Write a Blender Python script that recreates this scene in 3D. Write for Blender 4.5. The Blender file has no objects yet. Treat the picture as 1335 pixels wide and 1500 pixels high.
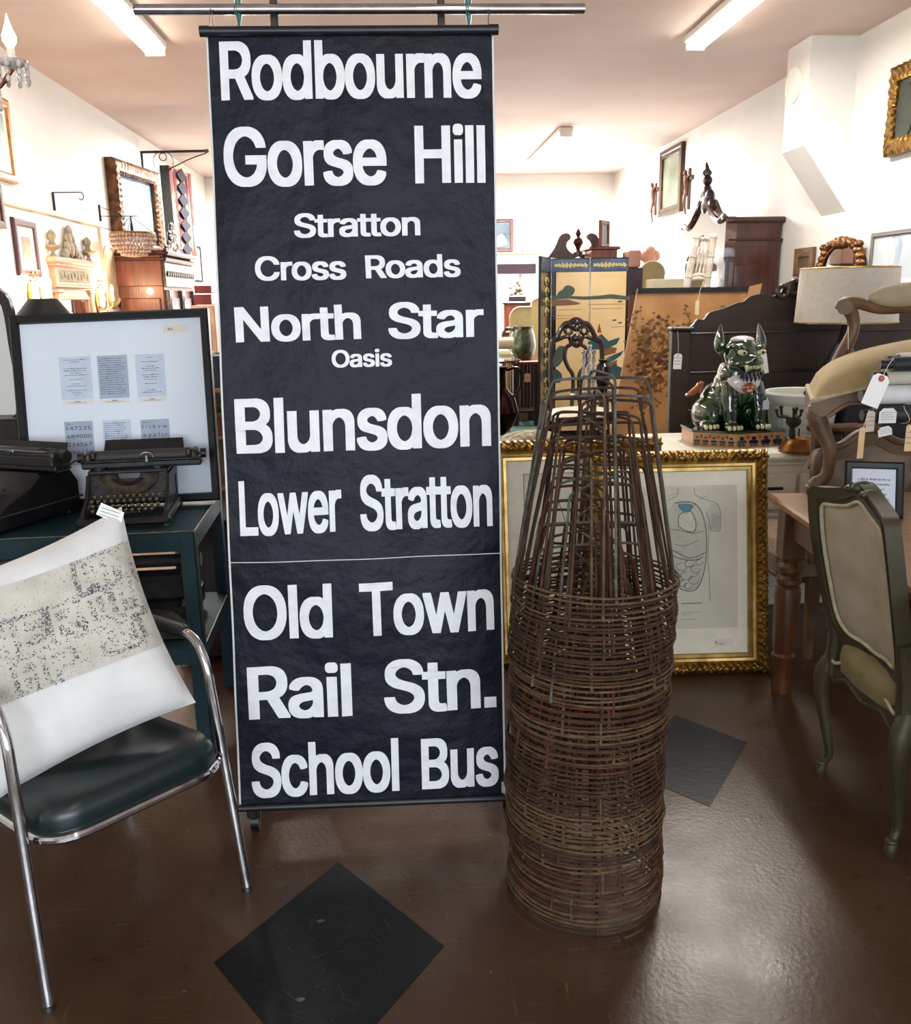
import bpy, math, random
from mathutils import Vector, Matrix, noise
random.seed(7)
PI = math.pi
S = bpy.context.scene
COL = S.collection
V = Vector

# ------------------------------------------------------------------ camera
CAM_Z, F, PITCH, YAW, ROLL = 1.5, 1300.0, math.radians(13.56), math.radians(3.68), math.radians(1.0)
fw = V((math.sin(YAW)*math.cos(PITCH), math.cos(YAW)*math.cos(PITCH), -math.sin(PITCH)))
r0 = V((math.cos(YAW), -math.sin(YAW), 0)); u0 = r0.cross(fw)
rt = r0*math.cos(ROLL) - u0*math.sin(ROLL); up = u0*math.cos(ROLL) + r0*math.sin(ROLL)
cam = bpy.data.cameras.new('camera'); cam.sensor_fit = 'VERTICAL'; cam.sensor_height = 24
cam.lens = F/1500*24; cam.clip_start = .05; cam.clip_end = 200
co = bpy.data.objects.new('camera', cam); COL.objects.link(co)
M3 = Matrix((rt, up, -fw)).transposed().to_4x4(); M3.translation = (0, 0, CAM_Z); co.matrix_world = M3
S.camera = co

def ray(px, py): return rt*((px-667.5)/F) + up*((750-py)/F) + fw
def at(px, py, Y):                       # the point a measured pixel shows at room depth Y
    r = ray(px, py); return V((0, 0, CAM_Z)) + r*(Y/r.y)
def fl(px, py, z=0):                     # ... on a level surface at height z
    r = ray(px, py); return V((0, 0, CAM_Z)) + r*((z-CAM_Z)/r.z)
XL, XR, YB, YF, HC = -2.74, 3.44, 14.2, -3.2, 3.3
def wl(px, py, off=0):                   # ... on the left wall
    r = ray(px, py); return V((0, 0, CAM_Z)) + r*((XL+off)/r.x)
def wr(px, py, off=0):                   # ... on the right wall
    r = ray(px, py); return V((0, 0, CAM_Z)) + r*((XR-off)/r.x)

# ------------------------------------------------------------------ colour management and light
S.view_settings.view_transform = 'Standard'; S.view_settings.look = 'None'
S.view_settings.gamma = 1; S.view_settings.use_curve_mapping = False
S.view_settings.exposure = EXPOSURE = 0.35
S.cycles.max_bounces = 8; S.cycles.diffuse_bounces = 4; S.cycles.glossy_bounces = 4
S.cycles.caustics_reflective = False; S.cycles.caustics_refractive = False
S.cycles.sample_clamp_indirect = 6
W = bpy.data.worlds.new('daylight'); S.world = W; W.use_nodes = True
bg = W.node_tree.nodes['Background']; bg.inputs[0].default_value = (.85, .93, 1, 1); bg.inputs[1].default_value = 2.6

def area(name, loc, target, sx, sy, power, col):
    l = bpy.data.lights.new(name, 'AREA'); l.shape = 'RECTANGLE'; l.size = sx; l.size_y = sy
    l.energy = power; l.color = col
    o = bpy.data.objects.new(name, l); COL.objects.link(o); o.location = loc
    o.rotation_euler = (V(target)-V(loc)).to_track_quat('-Z', 'Y').to_euler(); return o
def point(name, loc, power, col, r=.03):
    l = bpy.data.lights.new(name, 'POINT'); l.energy = power; l.color = col; l.shadow_soft_size = r
    o = bpy.data.objects.new(name, l); COL.objects.link(o); o.location = loc; return o
# daylight through the shop window behind the camera and through the rear window
area('shop_window_daylight', (0.3, YF+.05, 1.6), (0.3, 3, 1.2), 4.6, 1.9, 118, (.78, .89, 1))
area('rear_window_daylight', (2.0, YB-.06, 1.55), (1.2, 8, 1.4), 2.2, 1.2, 170, (.95, .98, 1))
# fluorescent ceiling lamps: (x, y0, y1), with an unseen fill light added rear left
CEILING_LIGHTS = [(-1.62, 4.6, 7.0), (2.22, 4.4, 6.85), (1.95, 10.3, 12.75), (-1.62, 10.3, 12.75), (0.3, -1.6, .8)]
for i, (x, ya, yb) in enumerate(CEILING_LIGHTS):
    area('fluorescent_and_fill_light', (x, (ya+yb)/2, HC-.115), (x, (ya+yb)/2+.001, 0), .14, yb-ya, (46, 66, 330, 330, 12)[i], (1, .97, .92))

# ------------------------------------------------------------------ materials
def hexc(h):
    h = h.lstrip('#'); c = [int(h[i:i+2], 16)/255 for i in (0, 2, 4)]
    return tuple(x/12.92 if x <= .04045 else ((x+.055)/1.055)**2.4 for x in c) + (1,)
MATS = {}
def mat(name, h, rough=.5, metal=0, h2=None, scale=8, bump=0, bscale=None, stretch=None, coat=0, lo=.35, hi=.65, trans=0, spec=None, rvar=0, emit=0, detail=4):
    if name in MATS: return MATS[name]
    m = bpy.data.materials.new(name); m.use_nodes = True; nt = m.node_tree; b = nt.nodes['Principled BSDF']
    b.inputs['Roughness'].default_value = rough; b.inputs['Metallic'].default_value = metal
    b.inputs['Base Color'].default_value = hexc(h)
    if coat: b.inputs['Coat Weight'].default_value = coat; b.inputs['Coat Roughness'].default_value = .08
    if trans: b.inputs['Transmission Weight'].default_value = trans
    if spec is not None: b.inputs['Specular IOR Level'].default_value = spec
    if emit: b.inputs['Emission Color'].default_value = hexc(h); b.inputs['Emission Strength'].default_value = emit
    tc = nt.nodes.new('ShaderNodeTexCoord'); mp = nt.nodes.new('ShaderNodeMapping')
    nt.links.new(tc.outputs['Object'], mp.inputs[0])
    if stretch: mp.inputs['Scale'].default_value = stretch
    n = nt.nodes.new('ShaderNodeTexNoise'); n.inputs['Scale'].default_value = scale; n.inputs['Detail'].default_value = detail
    nt.links.new(mp.outputs[0], n.inputs[0])
    if h2:
        r = nt.nodes.new('ShaderNodeValToRGB'); r.color_ramp.elements[0].position = lo; r.color_ramp.elements[1].position = hi
        r.color_ramp.elements[0].color = hexc(h); r.color_ramp.elements[1].color = hexc(h2)
        nt.links.new(n.outputs[0], r.inputs[0]); nt.links.new(r.outputs[0], b.inputs['Base Color'])
    if rvar:
        mr = nt.nodes.new('ShaderNodeMapRange'); mr.inputs[3].default_value = rough-rvar; mr.inputs[4].default_value = rough+rvar
        nt.links.new(n.outputs[0], mr.inputs[0]); nt.links.new(mr.outputs[0], b.inputs['Roughness'])
    if bump:
        n2 = nt.nodes.new('ShaderNodeTexNoise'); n2.inputs['Scale'].default_value = bscale or scale*3; n2.inputs['Detail'].default_value = 6
        nt.links.new(mp.outputs[0], n2.inputs[0])
        bp = nt.nodes.new('ShaderNodeBump'); bp.inputs['Strength'].default_value = bump; bp.inputs['Distance'].default_value = .01
        nt.links.new(n2.outputs[0], bp.inputs['Height']); nt.links.new(bp.outputs[0], b.inputs['Normal'])
    MATS[name] = m; return m
def wood(name, h, h2, rough=.4, st=(14, 14, 1.2), coat=0, scale=3):
    return mat(name, h, rough, h2=h2, scale=scale, stretch=st, bump=.12, bscale=9, coat=coat, lo=.3, hi=.7, detail=6)

# ------------------------------------------------------------------ mesh helpers
class MB:
    def __init__(s, M=None): s.v = []; s.f = []; s.m = []; s.M = M or Matrix(); s.k = 0
    def add(s, vs, fs):
        o = len(s.v); s.v += [s.M @ V(p) for p in vs]
        for f in fs: s.f.append([i+o for i in f]); s.m.append(s.k)
        return s
    def box(s, c, sz, ch=0, rz=0, R=None):
        R = R or Matrix.Rotation(rz, 3, 'Z'); c = V(c); h = V(sz)/2
        if ch <= 0:
            vs = [c+R@V((x*h.x, y*h.y, z*h.z)) for x in (-1, 1) for y in (-1, 1) for z in (-1, 1)]
            return s.add(vs, [(0, 1, 3, 2), (4, 6, 7, 5), (0, 4, 5, 1), (2, 3, 7, 6), (0, 2, 6, 4), (1, 5, 7, 3)])
        ch = min(ch, min(h)*.95); vs = []; idx = {}
        for x in (-1, 1):
            for y in (-1, 1):
                for z in (-1, 1):
                    for a in range(3):
                        d = [h.x-ch, h.y-ch, h.z-ch]; d[a] = h[a]; idx[x, y, z, a] = len(vs)
                        vs.append(c+R@V((x*d[0], y*d[1], z*d[2])))
        fs = []
        sg = (-1, 1)
        for a in range(3):
            b, d = [(1, 2), (2, 0), (0, 1)][a]
            for e in sg:
                q = []
                for (p, r_) in ((-1, -1), (1, -1), (1, 1), (-1, 1)):
                    t = [0, 0, 0]; t[a] = e; t[b] = p; t[d] = r_; q.append(idx[t[0], t[1], t[2], a])
                fs.append(q if e > 0 else q[::-1])
            for e in sg:
                for g in sg:
                    q = []
                    for (pp, ax) in ((-1, b), (1, b), (1, d), (-1, d)):
                        t = [0, 0, 0]; t[a] = pp; t[b] = e; t[d] = g; q.append(idx[t[0], t[1], t[2], ax])
                    fs.append(q if e*g < 0 else q[::-1])
        for x in sg:
            for y in sg:
                for z in sg:
                    q = [idx[x, y, z, 0], idx[x, y, z, 1], idx[x, y, z, 2]]
                    fs.append(q if x*y*z > 0 else q[::-1])
        return s.add(vs, fs)
    def quad(s, a, b, c, d): return s.add([a, b, c, d], [(0, 1, 2, 3)])
    def tube(s, pts, r, n=8, closed=False, flat=1.0):
        pts = [V(p) for p in pts]; N = len(pts); rs = r if isinstance(r, (list, tuple)) else [r]*N
        tg = []
        for i in range(N):
            a = pts[(i-1) % N] if closed or i > 0 else pts[0]; b = pts[(i+1) % N] if closed or i < N-1 else pts[-1]
            t = b-a; tg.append(t.normalized() if t.length > 1e-9 else V((0, 0, 1)))
        ref = V((0, 0, 1)) if abs(tg[0].z) < .9 else V((1, 0, 0)); nrm = (ref-tg[0]*ref.dot(tg[0])).normalized()
        vs = []
        for i in range(N):
            nrm = nrm-tg[i]*nrm.dot(tg[i]); nrm.normalize(); bn = tg[i].cross(nrm)
            for k in range(n):
                a = 2*PI*k/n; vs.append(pts[i]+(nrm*math.cos(a)*flat+bn*math.sin(a))*rs[i])
        fs = []
        for i in range(N if closed else N-1):
            j = (i+1) % N
            for k in range(n):
                l = (k+1) % n; fs.append((i*n+k, i*n+l, j*n+l, j*n+k))
        if not closed: fs += [tuple(range(n))[::-1], tuple((N-1)*n+k for k in range(n))]
        return s.add(vs, fs)
    def cyl(s, a, b, r, r2=None, n=16): return s.tube([a, b], [r, r if r2 is None else r2], n)
    def lathe(s, prof, n=24, o=(0, 0, 0), R=None, sx=1, sy=1, flute=0, nf=0):
        R = R or Matrix.Identity(3); o = V(o); vs = []; fs = []
        for (r, z) in prof:
            for k in range(n):
                a = 2*PI*k/n; rr = r*(1+flute*math.cos(nf*a)) if flute else r
                vs.append(o+R@V((rr*math.cos(a)*sx, rr*math.sin(a)*sy, z)))
        for i in range(len(prof)-1):
            for k in range(n): l = (k+1) % n; fs.append((i*n+k, i*n+l, (i+1)*n+l, (i+1)*n+k))
        if prof[0][0] > 1e-4: fs.append(tuple(range(n))[::-1])
        if prof[-1][0] > 1e-4: fs.append(tuple((len(prof)-1)*n+k for k in range(n)))
        return s.add(vs, fs)
    def ell(s, c, r, n=14, m=9, R=None):
        R = R or Matrix.Identity(3); c = V(c); r = r if isinstance(r, (tuple, list)) else (r, r, r)
        vs = [c+R@V((0, 0, -r[2]))]; fs = []
        for i in range(1, m):
            t = -PI/2+PI*i/m
            for k in range(n): a = 2*PI*k/n; vs.append(c+R@V((r[0]*math.cos(t)*math.cos(a), r[1]*math.cos(t)*math.sin(a), r[2]*math.sin(t))))
        vs.append(c+R@V((0, 0, r[2]))); L = len(vs)-1
        for k in range(n):
            l = (k+1) % n; fs.append((0, 1+l, 1+k)); fs.append((L, L-n+k, L-n+l))
            for i in range(m-2): fs.append((1+i*n+k, 1+i*n+l, 1+(i+1)*n+l, 1+(i+1)*n+k))
        return s.add(vs, fs)
    def prism(s, poly, fr, d0, d1):          # outline in a frame, extruded along its normal
        n = len(poly); vs = [fr(x, y, d0) for x, y in poly]+[fr(x, y, d1) for x, y in poly]
        ar = sum(poly[i][0]*poly[(i+1) % n][1]-poly[(i+1) % n][0]*poly[i][1] for i in range(n))
        fs = [tuple(range(n))[::-1], tuple(range(n, 2*n))]+[(i, (i+1) % n, n+(i+1) % n, n+i) for i in range(n)]
        if (ar < 0) != (d1 < d0): fs = [f[::-1] for f in fs]
        return s.add(vs, fs)
    def ring(s, outer, inner, fr, d0, d1):   # a band between two outlines with the same count, extruded
        n = len(outer); vs = [fr(x, y, d) for d in (d0, d1) for o in (outer, inner) for x, y in o]; fs = []
        for i in range(n):
            j = (i+1) % n; a, b, c, d = 0, n, 2*n, 3*n
            fs += [(a+i, b+i, b+j, a+j), (c+i, c+j, d+j, d+i), (a+i, a+j, c+j, c+i), (b+i, d+i, d+j, b+j)]
        return s.add(vs, fs)
    def grid(s, fn, nu, nv, wrap=False):
        vs = [fn(i/nu, j/nv) for j in range(nv+1) for i in range(nu+1)]
        return s.add(vs, [(j*(nu+1)+i, j*(nu+1)+i+1, (j+1)*(nu+1)+i+1, (j+1)*(nu+1)+i) for j in range(nv) for i in range(nu)])
    def stroke(s, pts, fr, w, z):            # a flat drawn line on a surface
        pts = [V((p[0], p[1], 0)) for p in pts]; vs = []
        for i, p in enumerate(pts):
            t = (pts[min(i+1, len(pts)-1)]-pts[max(i-1, 0)]).normalized(); q = V((-t.y, t.x, 0))*(w/2)
            vs += [fr(p.x+q.x, p.y+q.y, z), fr(p.x-q.x, p.y-q.y, z)]
        return s.add(vs, [(2*i, 2*i+1, 2*i+3, 2*i+2) for i in range(len(pts)-1)])
    def rect(s, fr, x0, y0, x1, y1, z): return s.add([fr(x0, y0, z), fr(x1, y0, z), fr(x1, y1, z), fr(x0, y1, z)], [(0, 1, 2, 3)])

class Fr:                                    # a local frame: o + u x + v y + n z
    def __init__(s, o, u, v): s.o = V(o); s.u = V(u).normalized(); v = V(v); s.v = (v-s.u*v.dot(s.u)).normalized(); s.n = s.u.cross(s.v)
    def __call__(s, x, y, z=0): return s.o+s.u*x+s.v*y+s.n*z
def sm(pts, k=4, closed=False):              # Catmull-Rom through points of any dimension
    out = []; N = len(pts)
    for i in range(N if closed else N-1):
        g = (lambda j: pts[j % N]) if closed else (lambda j: pts[max(0, min(N-1, j))])
        p0, p1, p2, p3 = g(i-1), g(i), g(i+1), g(i+2)
        for q in range(k):
            t = q/k; out.append(tuple(.5*(2*b+(c-a)*t+(2*a-5*b+4*c-d)*t*t+(3*b-a-3*c+d)*t**3) for a, b, c, d in zip(p0, p1, p2, p3)))
    if not closed: out.append(tuple(pts[-1]))
    return out
def lerp(a, b, t): return a+(b-a)*t

def mesh(name, mb, mats, M=None, smooth=30):
    me = bpy.data.meshes.new(name); Mi = M.inverted() if M else None
    me.from_pydata([tuple(Mi@p) if Mi else tuple(p) for p in mb.v], [], mb.f)
    for m in (mats if isinstance(mats, (list, tuple)) else [mats]): me.materials.append(m)
    for p, k in zip(me.polygons, mb.m): p.material_index = k
    if smooth:
        for p in me.polygons: p.use_smooth = True
        me.set_sharp_from_angle(angle=math.radians(smooth))
    me.update(); return me
ROOT = {}
def tag(o, label, cat, group=None, kind=None):
    if label: o['label'] = label
    if cat: o['category'] = cat
    if group: o['group'] = group
    if kind: o['kind'] = kind
    return o
def thing(name, label, cat, loc=(0, 0, 0), rz=0, group=None):
    o = bpy.data.objects.new(name, None); o.empty_display_size = .1; COL.objects.link(o); o.location = loc; o.rotation_euler = (0, 0, rz)
    ROOT[o.name] = Matrix.Translation(V(loc)) @ Matrix.Rotation(rz, 4, 'Z')
    return tag(o, label, cat, group)
def W_(o):
    return ROOT[o.name]
def part(name, mb, mats, par, label=None, smooth=30):      # mb in world coordinates; stored relative to its parent
    M = ROOT[par.name]; o = bpy.data.objects.new(name, mesh(name, mb, mats, M, smooth)); COL.objects.link(o); o.parent = par
    ROOT[o.name] = M
    if label: o['label'] = label
    return o
def single(name, mb, mats, label, cat, group=None, smooth=30, kind=None):
    me = None
    c = sum(mb.v, V())/len(mb.v); c.z = min(p.z for p in mb.v); M = Matrix.Translation(c)
    o = bpy.data.objects.new(name, mesh(name, mb, mats, M, smooth)); o.location = c; COL.objects.link(o); ROOT[o.name] = M
    return tag(o, label, cat, group, kind)
def struct(name, mb, mats, par=None, smooth=0):
    if par: return part(name, mb, mats, par, smooth=smooth)
    o = bpy.data.objects.new(name, mesh(name, mb, mats, None, smooth)); COL.objects.link(o); ROOT[o.name] = Matrix(); o['kind'] = 'structure'; return o
def copy_tree(o, par=None):
    c = o.copy(); COL.objects.link(c)
    if par: c.parent = par
    for ch in o.children: copy_tree(ch, c)
    return c
_txt = {}
def text(mb, s, fr, x, y, h, w=None, z=.0005, align='L'):   # small print with the built-in font
    if s not in _txt:
        cu = bpy.data.curves.new('t', 'FONT'); cu.body = s; cu.size = 1; cu.resolution_u = 2
        o = bpy.data.objects.new('t', cu); COL.objects.link(o); dg = bpy.context.evaluated_depsgraph_get(); dg.update()
        me = o.evaluated_get(dg).to_mesh()
        _txt[s] = ([tuple(v.co[:2]) for v in me.vertices], [tuple(p.vertices) for p in me.polygons])
        o.evaluated_get(dg).to_mesh_clear(); bpy.data.objects.remove(o); bpy.data.curves.remove(cu)
    vs, fs = _txt[s]
    if not vs: return
    xs = [v[0] for v in vs]; W0 = max(xs)-min(xs); m = min(xs); kx = (w/W0) if w else h/.7
    if align == 'C': x -= W0*kx/2
    mb.add([fr(x+(v[0]-m)*kx, y+v[1]*h/.7, z) for v in vs], fs)

# ------------------------------------------------------------------ common materials
wallm = mat('wall_paint', '#e6e4e0', .75, h2='#e0ded8', scale=2, bump=.05, bscale=60)
ceilm = mat('bounce_tinted_ceiling', '#d8c5bc', .85, h2='#d0b9ae', scale=1.2, bump=.04, bscale=50)  # pinkish tint puts the warm bounce light into the ceiling colour
whitep = mat('white_paint', '#e8e6de', .5, h2='#dedbd0', scale=5)
blackp = mat('black_paint', '#0f1013', .4, h2='#1a1b1e', scale=20)
chrome = mat('chrome', '#d8d8da', .09, 1, h2='#b9b9bd', scale=25, rvar=.05)
steel = mat('steel', '#8d8d8f', .3, 1, h2='#6b6a69', scale=20)
iron = mat('black_iron', '#1d1c1d', .55, .6, h2='#2b2929', scale=30)
gold = mat('gilt', '#94702f', .36, .85, h2='#4a3314', scale=26, lo=.38, hi=.72, bump=.25, bscale=60)
goldl = mat('bright_gilt', '#b9975a', .3, .85, h2='#8f7038', scale=18)
bulbm = mat('lit_bulb', '#ffdca8', .5, emit=22)
tubem = mat('lit_tube', '#fff6e8', .5, emit=15)
cream = mat('cream_paint', '#d9cfae', .55, h2='#cbbf9c', scale=6)
paper = mat('paper', '#ece6d6', .8, h2='#e3dcc8', scale=9)
ink = mat('ink', '#34343a', .7)
greyink = mat('grey_ink', '#6f7076', .7)
stringm = mat('string', '#d9d3c2', .8)
maho = wood('mahogany', '#4a1f14', '#2c110b', .3, (9, 9, .9), coat=.3)
redw = wood('red_wood', '#7a3a24', '#4f2013', .35, (9, 9, .9), coat=.2)
walnut = wood('dark_walnut', '#35231a', '#22150f', .45, (2.0, 14, 14))
darkw = wood('dark_wood', '#2a1712', '#170c09', .35, (10, 10, 1))
pine = wood('pine', '#8a5a1e', '#6a4213', .45, (2, 12, 12), coat=.1)
pinev = wood('pine_turned', '#653c17', '#45270f', .42, (12, 12, 1.5), coat=.1)
mirror = mat('mirror_glass', '#e8ecec', .03, 1)
glassd = mat('dark_glass', '#1c1e1d', .08, .0, spec=.8)

# ------------------------------------------------------------------ floor with inlaid diamonds
def floor_material():
    m = bpy.data.materials.new('stained_concrete'); m.use_nodes = True; nt = m.node_tree; b = nt.nodes['Principled BSDF']
    L = nt.links.new; N = nt.nodes.new
    tc = N('ShaderNodeTexCoord')
    def noi(sc, det=5, st=None, dist=0):
        n = N('ShaderNodeTexNoise'); n.inputs['Scale'].default_value = sc; n.inputs['Detail'].default_value = det; n.inputs['Distortion'].default_value = dist
        if st:
            mp = N('ShaderNodeMapping'); mp.inputs['Scale'].default_value = st[:3]; mp.inputs['Rotation'].default_value = (0, 0, st[3]); L(tc.outputs['Object'], mp.inputs[0]); L(mp.outputs[0], n.inputs[0])
        else: L(tc.outputs['Object'], n.inputs[0])
        return n.outputs[0]
    def ramp(src, stops):
        r = N('ShaderNodeValToRGB'); e = r.color_ramp.elements
        while len(e) < len(stops): e.new(.5)
        for q, (p, c) in zip(e, stops): q.position = p; q.color = hexc(c) if isinstance(c, str) else (c, c, c, 1)
        L(src, r.inputs[0]); return r.outputs[0]
    def mix(f, a, c):
        x = N('ShaderNodeMix'); x.data_type = 'RGBA'; L(f, x.inputs[0]); L(a, x.inputs[6])
        if isinstance(c, str): x.inputs[7].default_value = hexc(c)
        else: L(c, x.inputs[7])
        return x.outputs[2]
    base = ramp(noi(1.6, 7, dist=.6), [(.3, '#38261a'), (.5, '#452e20'), (.72, '#4f3827')])
    base = mix(ramp(noi(9, 6), [(.55, 0), (.8, .5)]), base, '#4b3c31')
    scr = None
    for (st) in ((2.2, 40, 1, .5), (34, 1.7, 1, .25), (1.4, 30, 1, -1.0)):
        q = ramp(noi(3.2, 3, st, .25), [(.675, 0), (.70, .7), (.725, 0)])
        base = mix(q, base, '#69563f'); scr = q
    spot = ramp(noi(38, 2), [(.73, 0), (.76, .75)])
    base = mix(spot, base, '#6f5f4b')
    dark = ramp(noi(24, 3, (1, 1, 1, .4)), [(.28, .7), (.33, 0)])
    base = mix(dark, base, '#2a1a11')
    base = mix(ramp(noi(95, 2, (1, 1, 1, .9)), [(.26, .85), (.31, 0)]), base, '#1f140d')
    L(base, b.inputs['Base Color'])
    r = ramp(noi(5, 6), [(.3, .27), (.7, .40)]); L(r, b.inputs['Roughness'])
    bp = N('ShaderNodeBump'); bp.inputs['Strength'].default_value = .09; bp.inputs['Distance'].default_value = .01
    L(noi(70, 9), bp.inputs['Height']); L(bp.outputs[0], b.inputs['Normal'])
    b.inputs['Specular IOR Level'].default_value = .5
    return m
flm = floor_material()
tilem = mat('black_inlay', '#0b0c0e', .42, h2='#131417', scale=16, bump=.12, bscale=45, rvar=.06, spec=.3)
scuff = mat('scuff_mark', '#4a4136', .6, h2='#6b5f4c', scale=60)
mb = MB(); mb.quad((XL-.2, YF-.2, 0), (XR+.2, YF-.2, 0), (XR+.2, YB+.2, 0), (XL-.2, YB+.2, 0)); mb.box(((XL+XR)/2, (YF+YB)/2, -.06), (XR-XL+.4, YB-YF+.4, .1)); struct('floor', mb, flm)
k = 0
for c in ([fl(313.4, 1410.5), fl(466.5, 1598), fl(651, 1386.4), fl(496, 1263)], [fl(1040, 1182), fl(1095, 1088), fl(990, 1048), fl(905, 1125)]):
    k += 1; mb = MB(); c = [V((p.x, p.y, .0012)) for p in c]; mb.add(c+[p-V((0, 0, .004)) for p in c], [(0, 1, 2, 3), (0, 4, 5, 1), (1, 5, 6, 2), (2, 6, 7, 3), (3, 7, 4, 0)])
    mb.k = 1
    if k == 1:
        f2 = Fr((0, 0, .0012), (1, 0, 0), (0, 1, 0)); rnd = random.Random(3)
        for q in range(90):
            u, v = rnd.random(), rnd.random(); p = (c[0].lerp(c[1], u)).lerp(c[3].lerp(c[2], u), v)
            a = rnd.random()*PI; l = rnd.choice([.004, .006, .01, .02, .045]); pts = [(p.x+math.cos(a)*l*t+.05*l*math.sin(5*t), p.y+math.sin(a)*l*t) for t in (0, .3, .6, 1)]
            if all(abs((x-c[0].x)) < 9 for x, y in pts) and .06 < u < .92 and .06 < v < .9: mb.stroke(pts, f2, rnd.choice([.0004, .0006, .0009]), .0003)
        for p in (fl(470, 1350), fl(440, 1465)): mb.prism([(p.x+.007*math.cos(a)*(1.4+.4*math.sin(3*a)), p.y+.006*math.sin(a)) for a in [i*PI/6 for i in range(12)]], f2, 0, .0006)
    struct('trim_%d' % k, mb, [tilem, scuff])

# ------------------------------------------------------------------ walls, ceiling, windows
def slab(name, x0, x1, y0, y1, z0, z1, m=wallm):
    mb = MB(); mb.box(((x0+x1)/2, (y0+y1)/2, (z0+z1)/2), (x1-x0, y1-y0, z1-z0)); return mb
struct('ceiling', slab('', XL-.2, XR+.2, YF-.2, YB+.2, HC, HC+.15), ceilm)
struct('wall_left', slab('', XL-.2, XL, YF-.2, YB+.2, 0, HC), wallm)
struct('wall_right', slab('', XR, XR+.2, YF-.2, YB+.2, 0, HC), wallm)
def wall_with_hole(name, y0, y1, hx0, hx1, hz0, hz1):
    mb = MB()
    for (a, b, c, d) in ((XL, hx0, 0, HC), (hx1, XR, 0, HC), (hx0, hx1, 0, hz0), (hx0, hx1, hz1, HC)):
        mb.box(((a+b)/2, (y0+y1)/2, (c+d)/2), (b-a, y1-y0, d-c))
    struct(name, mb, wallm)
wall_with_hole('wall_front', YF-.2, YF, -2.2, 2.9, .55, 2.65)
wall_with_hole('wall_back', YB, YB+.2, .9, 3.1, .95, 2.15)
def window(name, x0, x1, z0, z1, y, bars):
    mb = MB(); t = .06
    for (a, b, c, d) in ((x0, x1, z0, z0+t), (x0, x1, z1-t, z1), (x0, x0+t, z0, z1), (x1-t, x1, z0, z1)): mb.box(((a+b)/2, y, (c+d)/2), (b-a, .07, d-c), .005)
    for q in bars: mb.box((q, y, (z0+z1)/2), (.05, .06, z1-z0-.02), .004)
    o = struct(name, mb, whitep)
    return o
window('window_1', -2.2, 2.9, .55, 2.65, YF-.1, (-.5, 1.2))
window('window_2', .9, 3.1, .95, 2.15, YB+.1, (2.0,))
mb = MB(); p, q = at(722, 387, YB-.06), at(785, 401, YB-.06); mb.box(((.9+q.x)/2-.05, YB-.05, (p.z+q.z)/2), (q.x-.9+.1, .09, p.z-q.z), .01)
o = struct('trim_3', mb, mat('valence_cloth', '#33222a', .9, h2='#2a1b22', scale=30))
mb = MB()
for x in (XL+.01, XR-.01): mb.box((x, (YF+YB)/2, .05), (.02, YB-YF, .1))
struct('baseboard_side', mb, whitep)

# boxed duct on the right wall with a round cover plate
pA = wr(1261, 44); Yf = pA.y; xo = at(1190, 46, Yf).x; Yb = at(1156, 100, Yf).y
Yb = (xo/ray(1156, 67).x*ray(1156, 67).y)
zb = at(1192, 213, Yf).z; zw = at(1255, 310, Yf).z; zt = HC
mb = MB(); fr = Fr((0, 0, 0), (1, 0, 0), (0, 0, 1))
mb.prism([(xo, zt), (xo, zb), (XR, zw), (XR, zt)], Fr((0, Yf, 0), (1, 0, 0), (0, 0, 1)), 0, -(Yb-Yf))
struct('trim_4', mb, wallm)
mb = MB(); c = V((xo, (Yf+Yb)/2+.05, at(1171, 122, (Yf+Yb)/2).z)); Rr = Matrix.Rotation(-PI/2, 3, 'Y')
mb.lathe([(.135, -.002), (.135, .012), (.115, .022), (.09, .012), (.05, .012), (.0001, .014)], 32, c, Rr)
single('round_vent_cover', mb, whitep, 'round white cover plate on the boxed-out duct of the right wall', 'vent cover')
# ------------------------------------------------------------------ ceiling lamps
labs = ['left fluorescent ceiling lamp above the chrome rail', 'right fluorescent ceiling lamp in front of the duct box', 'far fluorescent ceiling lamp above the folding screen', 'added unseen rear left fill light', 'fluorescent ceiling lamp nearest the shop window']
for i, (x, ya, yb) in enumerate(CEILING_LIGHTS):
    if i > 2: continue
    t = thing('fluorescent_lamp', labs[i], 'ceiling lamp', (x, (ya+yb)/2, HC-.11), group='fluorescent ceiling lamps')
    mb = MB(); mb.box((x, (ya+yb)/2, HC-.03), (.16, yb-ya, .055), .01); part('housing', mb, whitep, t)
    for s in (-1, 1):
        mb = MB(); mb.cyl((x+s*.045, ya+.03, HC-.08), (x+s*.045, yb-.03, HC-.08), .019, n=12); part('tube', mb, tubem, t)
    for yy in (ya+.02, yb-.02):
        mb = MB(); mb.box((x, yy, HC-.075), (.14, .03, .06), .005); part('socket', mb, whitep, t)

# ================================================================== bus blind on its rail
fabric = mat('blind_cloth', '#070a16', .5, h2='#0b1020', scale=9, bump=1.0, bscale=13, lo=.3, hi=.7, spec=.26)
letter = mat('blind_lettering', '#eef0f0', .6, h2='#dfe1e2', scale=30, bump=.1, bscale=9, lo=.4, hi=.8)
edgem = mat('blind_edge', '#d8d9d8', .7)
YT, YBt = 2.45, 2.30
TL, TR = at(303, 50, YT), at(722, 48, YT); BL, BR = at(352, 1178, YBt), at(740, 1165, YBt)
def sheet(u, v, d=0):                        # u left to right, v bottom to top
    p = (BL.lerp(BR, u)).lerp(TL.lerp(TR, u), v)
    w = .004*math.sin(u*5+v*9)+.003*math.sin(v*31+u*4)+.002*math.sin(u*17-v*12)
    return V((p.x, p.y-.006*math.sin(PI*u)+w*min(1, 6*(1-v), 8*v+.1)-d, p.z))
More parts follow.
